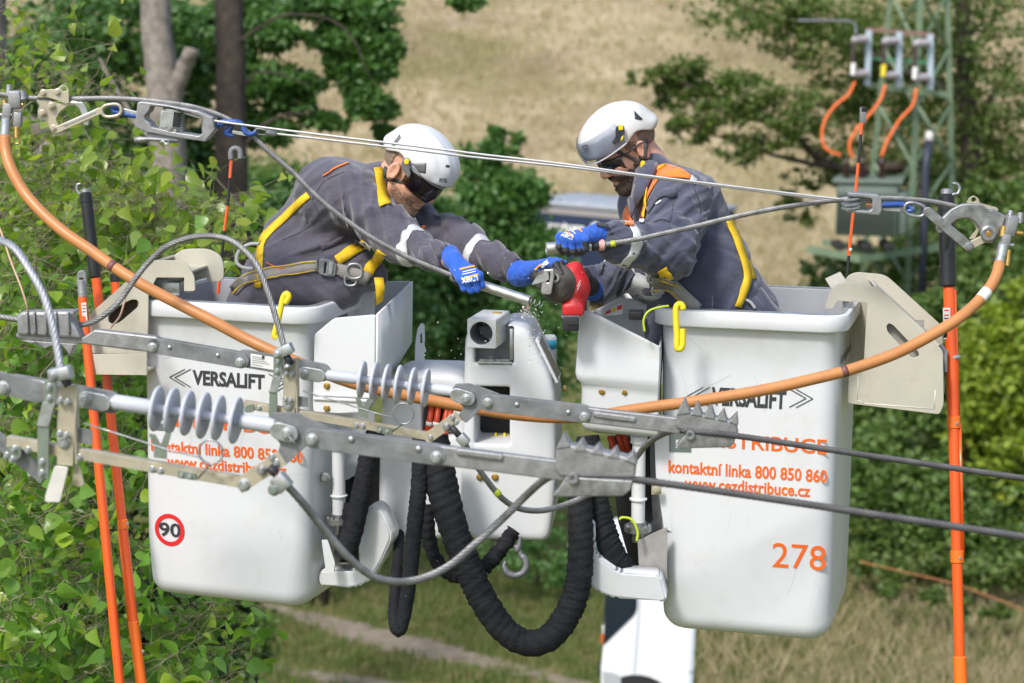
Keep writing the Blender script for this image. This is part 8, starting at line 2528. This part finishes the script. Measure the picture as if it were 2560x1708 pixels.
    for sgn in (1, -1):
        rows = []
        for z, g in ((0.020, 0.000), (0.010, 0.002), (-0.006, 0.002), (-0.022, -0.001), (-0.027, -0.004)):
            rows.append([Mh @ Vector((0.012 + (0.097 + g) * math.cos(R(a)), sgn * (0.083 + g) * math.sin(R(a)), z - 0.002)) for a in (6, 16, 26, 36, 46, 56, 62)])
        mb = MB(); mb.grid(rows); o = mb.build('lens', M_LENS, sg, True); md = o.modifiers.new('thickness', 'SOLIDIFY'); md.thickness = 0.003; md.offset = 1
        mb = MB(); mb.tube([Mh @ Vector(v) for v in ((0.056, sgn * 0.072, 0.012), (0.03, sgn * 0.081, 0.012), (-0.012, sgn * 0.088, 0.018), (-0.04, sgn * 0.085, 0.010))], 0.003, 8); mb.build('temple_arm', M_HDARK, sg, True)
    mb = MB(); mb.tube([Mh @ Vector((0.099, y, 0.016)) for y in (-0.012, 0, 0.012)], 0.004, 8); mb.build('bridge', M_HDARK, sg, True)
    # helmet with raised visor
    h, sh_ = helmet_common(t, Mh, M_HELM2)
    hv = surf(sh_)
    azs = [-80 + 160 * k / 26 for k in range(27)]
    o = visor_mesh(Mh, azs, [(0.104, -0.002), (0.088, 0.006), (0.068, 0.010), (0.048, 0.010), (0.031, 0.005)], 0.133, 0.111, 0.006, 0.022).build('visor', M_VISR, h, True)
    md = o.modifiers.new('thickness', 'SOLIDIFY'); md.thickness = 0.0022
    mb = MB(); rim = [Mh @ Vector((0.006 + 0.137 * math.cos(R(a)), 0.115 * math.sin(R(a)), 0.030 + 0.022 * (1 - math.cos(R(a))))) for a in azs]
    mb.tube(rim, 0.0028, 8); mb.build('visor_edge', mat('pale_visor_edge', (0.55, 0.56, 0.57), 0.3), h, True)
    patch('vent', hv, [(1585, 278), (1606, 298)], [(1587, 298), (1602, 301)], M_HDARK, h, 5, 3, off=0.0012, thick=0.001)
    decal_text('lettering', 'PETZL', surf(o), (1464, 368), 16, 11, -8, M_BLACKTXT, h)
    p, n = hit(hv, 1550, 326); p = p or at(1550, 326, 6.9)
    mp = Plane(p + Vector((0, -0.018, 0)), 0)
    plate('visor_pivot', [round_poly(mp.poly([(1541, 316), (1549, 311), (1560, 314), (1562, 328), (1558, 345), (1546, 354), (1534, 362), (1530, 356), (1540, 340), (1538, 330)]), 0.006)], 0.016, mp, M_HDARK, h, 0.003)
    plate('yellow_button', [round_poly(mp.poly([(1545, 312), (1558, 313), (1558, 325), (1546, 326)]), 0.004)], 0.022, mp, M_YELLOW, h, 0.003, 0.002)
    plate('yellow_clip', [mp.poly([(1553, 342), (1559, 338), (1556, 350), (1551, 352)])], 0.018, mp, M_YELLOW, h, 0.002, 0.002)
    hb = surf(body)
    strap('chin_strap', hb, [(1532, 370), (1552, 382), (1575, 394), (1598, 405), (1606, 408)], 9, M_STRAP, h, 12, 1, off=0.005)
    strap('chin_strap', hb, [(1612, 345), (1614, 370), (1612, 390), (1606, 406)], 9, M_STRAP, h, 10, 1, off=0.005)
    strap('chin_strap', hb, [(1606, 425), (1600, 445), (1588, 468)], 8, M_STRAP, h, 8, 1, off=0.005)
    p, n = hit(hb, 1608, 418); p = p or at(1608, 418, 6.95)
    kp = Plane(p + Vector((0, -0.012, 0)), 0)
    plate('strap_buckle', [round_poly(kp.poly([(1601, 408), (1604, 402), (1611, 402), (1616, 414), (1615, 430), (1601, 428)]), 0.003), kp.poly([(1604, 419), (1611, 419), (1611, 425), (1604, 424)])], 0.010, kp, M_YELLOW, h, 0.002)
    # gloves
    def blk(P, W, K, MI, T, TH):
        tip = np.min([seg_dist(P, m, e) for m, e in zip(MI, T)], 0); fl = np.min([seg_dist(P, k, m) for k, m in zip(K, MI)], 0)
        pal = np.min([seg_dist(P, W, k) for k in K], 0); th = np.minimum(seg_dist(P, TH[0], TH[1]), seg_dist(P, TH[1], TH[2]))
        c = np.mean(K, 0)
        return (tip < np.minimum(fl, pal)) | ((th < np.minimum(pal, fl)) & ((P - TH[0]) @ (TH[2] - TH[0]) > -0.0002)) | ((fl < pal) & (np.min([seg_dist(P, m, m + (m - k) * .01) for k, m in zip(K, MI)], 0) < 0.014))
    d0 = 6.48
    g = glove('glove', t, at(1486, 586, 6.56), [at(1398, 592, d0 + .01), at(1412, 596, d0 - .008), at(1428, 600, d0 - .012), at(1444, 602, d0 - .005)],
              [at(1398, 618, d0 + .005), at(1414, 626, d0 - .005), at(1432, 629, d0 - .006), at(1449, 627, d0)], [at(1406, 634, d0 + .05), at(1422, 637, d0 + .05), at(1440, 636, d0 + .05), at(1458, 632, d0 + .05)],
              [at(1462, 600, d0), at(1464, 622, d0 + .005), at(1452, 634, d0 + .03)], 0.029, blk, at(1496, 584, 6.575), 0.0100)
    gv = surf(g)
    decal_text('lettering', 'uvex', gv, (1418, 589), 30, 13, 200, M_WHITETXT, g, bold=0.015)
    patch('orange_print', gv, [(1414, 579), (1424, 588), (1431, 596)], [(1419, 577), (1428, 585), (1435, 592)], M_GLOVET, g, 6, 1, off=0.0015, thick=0.0006)
    patch('orange_print', gv, [(1444, 574), (1455, 582)], [(1447, 572), (1457, 578)], M_GLOVET, g, 4, 1, off=0.0015, thick=0.0006)
    patch('fine_print', gv, [(1428, 578), (1438, 586)], [(1430, 577), (1440, 585)], M_WHITETXT, g, 4, 1, off=0.0015, thick=0.0006)
    d1 = 6.80
    g2 = glove('glove', t, at(1474, 716, 6.88), [at(1462, 688, d1 - .02), at(1460, 700, d1 - .03), at(1459, 712, d1 - .03), at(1458, 724, d1 - .02)],
               [at(1448, 690, d1 - .045), at(1446, 703, d1 - .05), at(1446, 715, d1 - .05), at(1446, 727, d1 - .04)], [at(1442, 692, d1), at(1440, 704, d1), at(1440, 716, d1), at(1441, 728, d1)],
               [at(1468, 694, d1 - .02), at(1462, 680, d1 - .02), at(1448, 676, d1)], 0.034, lambda P, W, K, MI, T, TH: (P - W) @ (np.mean(K, 0) - W) > 0.0003, at(1482, 722, 6.91), 0.0130)

def build_saw_and_sleeves():
    M_RED = mat('red_tool_plastic', (0.58, 0.025, 0.03), 0.45, noise=0.08, nscale=20)
    M_BOOT = mat('grey_rubber_boot', (0.085, 0.078, 0.072), 0.75, noise=0.2, nscale=25, bump=0.2, bscale=60)
    d = 6.72
    t = thing('power_saw', 'red cordless reciprocating saw with grey boot held between the two workers', 'saw', at(1425, 820, d))
    c = [A3(at(1385, 700, d - .02)), A3(at(1432, 722, d + .01))]
    solid('boot', lambda P: smin(smin(sd_cone(P, A3(at(1368, 702, d - .03)), A3(at(1400, 706, d - .01)), 0.042, 0.054), sd_cone(P, A3(at(1400, 706, d - .01)), A3(at(1432, 712, d + .02)), 0.056, 0.052), 0.02), sd_ell(P, A3(at(1400, 730, d)), (0.055, 0.05, 0.035)), 0.02) + 0.001 * snoise(P * 60, 1.0),
          c[0] - 0.14, c[1] + 0.14, 0.006, M_BOOT, t)
    pl = Plane(at(1370, 705, d - 0.085), 10)
    M_SHOE = mat('worn_steel_shoe', (0.52, 0.52, 0.54), 0.38, 0.85, noise=0.25, nscale=30, dirt=(0.25, 0.2, 0.15), dirt_amt=0.5, dscale=20)
    plate('shoe', [round_poly(pl.poly([(1360, 674), (1384, 672), (1386, 690), (1379, 734), (1374, 737), (1354, 735), (1352, 728), (1357, 690)]), 0.004), round_poly(pl.poly([(1368, 683), (1373, 678), (1376, 686), (1373, 706), (1367, 706), (1368, 694)]), 0.002)], 0.012, pl, M_SHOE, t, 0.003)
    plate('shoe_plate', [round_poly(pl.poly([(1362, 671), (1382, 670), (1384, 730), (1356, 730)]), 0.003)], 0.006, pl, M_DARK, t, 0.001, -0.012)
    plate('blade_clamp', [circ(*pl.l(1385, 697), 0.016, 20), circ(*pl.l(1385, 697), 0.008, 16)], 0.01, pl, M_ZINC, t, 0.001, -0.02)
    bp = pl.off(0.008)
    teeth = []
    n = 14
    p0, p1 = Vector((1330, 713)), Vector((1364, 704))
    for k in range(n + 1):
        q = p0.lerp(p1, k / n); teeth.append((q.x, q.y + (0 if k % 2 else -2.0)))
    plate('blade', [bp.poly([(1343, 690), (1352, 687), (1372, 682), (1372, 700)] + teeth[::-1] + [(1331, 708)])], 0.0018, bp, M_ZINC, t, 0)
    q = lambda x, y, dd=d: A3(at(x, y, dd))
    solid('housing', lambda P: smin(smin(sd_cone(P, q(1428, 690), q(1446, 720), 0.040, 0.040), sd_cone(P, q(1440, 670), q(1446, 700), 0.022, 0.03), 0.02), smin(sd_cone(P, q(1443, 730), q(1436, 764), 0.034, 0.034), sd_box(P, q(1432, 772), (0.036, 0.036, 0.020), 0.008), 0.02), 0.02),
          q(1380, 800) - 0.08, q(1470, 650) + 0.08, 0.006, M_RED, t)
    mb = MB(); mb.box((0.056, 0.08, 0.052), Matrix.Translation(at(1426, 805, d)), bev=0.006); mb.build('battery', M_RUBBER, t)
    mb = MB(); mb.box((0.036, 0.082, 0.005), Matrix.Translation(at(1432, 806, d - .002)), bev=0.001); mb.build('battery_slot', M_DARK, t)
    mb = MB(); mb.box((0.060, 0.084, 0.010), Matrix.Translation(at(1425, 789, d)), bev=0.003); mb.build('battery_rail', M_GREYPL, t)
    mb = MB(); mb.tube(ats([(1456, 674), (1460, 690), (1456, 740), (1452, 775)], d + .01), [.012, .014, .016, .02], 12); mb.build('rear_grip', M_RUBBER, t, True)
    lp = Plane(at(1446, 712, d - 0.048), 6)
    for k in range(2): rect_bar('logo_stroke', lp, (1443, 726 - k * 9), (1451, 710 - k * 9), 2.0, d, M_WHITETXT, t, 0.001, 0, 0)
    # compression sleeve held by the left worker
    s = thing('compression_sleeve', 'long aluminium sleeve tube with cut end held by the left worker', 'sleeve', at(1215, 715, 6.55))
    a, b = at(1125, 688, 6.56), at(1323, 752, 6.53)
    M = along(a, b); L = (b - a).length
    mb = MB(); mb.lathe([(0.009, 0), (0.0165, 0.006), (0.0165, L - .001), (0.0155, L), (0.0135, L), (0.0130, L - 0.09), (0.001, L - 0.09)], M, 28); mb.build('tube', M_SHINY, s, 'auto')
    mb = MB(); P = []
    X = M.to_3x3() @ Vector((1, 0, 0)); Y = M.to_3x3() @ Vector((0, 1, 0)); Z = M.to_3x3() @ Vector((0, 0, 1))
    for k in range(90):
        th = k * 0.30; P.append(b + Z * (-0.012 + k * 0.00062 + (0.004 if k > 60 else 0)) + (X * math.cos(th) + Y * math.sin(th)) * 0.0118)
    mb.tube(P, 0.0011, 6); mb.build('wire_coil', M_ZINC, s, True)
    mb = MB(); mb.tube(ats([(1316, 756), (1321, 764), (1318, 776)], 6.53), 0.0022, 6); mb.build('pink_seal', mat('pink_rubber', (0.75, 0.35, 0.33), 0.6), s, True)
    # sleeve held by the right worker
    s = thing('compression_sleeve', 'shorter aluminium sleeve with black band and pink ring held by the right worker', 'sleeve', at(1430, 622, 6.55))
    a, b = at(1365, 622, 6.53), at(1514, 612, 6.55)
    M = along(a, b); L = (b - a).length; px = L / 150
    mb = MB(); mb.lathe([(0.012, 0.05), (0.0175, 0.05), (0.0175, 0.001), (0.0185, 0), (0.0205, 0.001), (0.0205, 30 * px), (0.0205, 60 * px), (0.017, 75 * px), (0.0162, L - 0.004), (0.010, L)], M, 28, False); mb.build('tube', M_SHINY, s, 'auto')
    mb = MB(); mb.lathe([(0.0168, 113 * px), (0.0176, 114 * px), (0.0176, 131 * px), (0.0168, 132 * px)], M, 24, False); mb.build('black_band', M_RUBBER, s, 'auto')
    mb = MB(); mb.lathe([(0.0145, 134 * px), (0.0185, 135 * px), (0.0185, 145 * px), (0.0145, 146 * px)], M, 24); mb.build('pink_ring', bpy.data.materials['pink_rubber'], s, 'auto')
    tag_ = MB(); tag_.tube(ats([(1526, 610.5), (1539, 608.3)], 6.548), 0.0105, 16); o = tag_.build('marker_tape', M_YGREEN, None, True)
    tag(o, 'yellow-green tape wound on the conductor beside the pink ring', 'tape')

build_left_worker()
build_right_worker()
build_saw_and_sleeves()
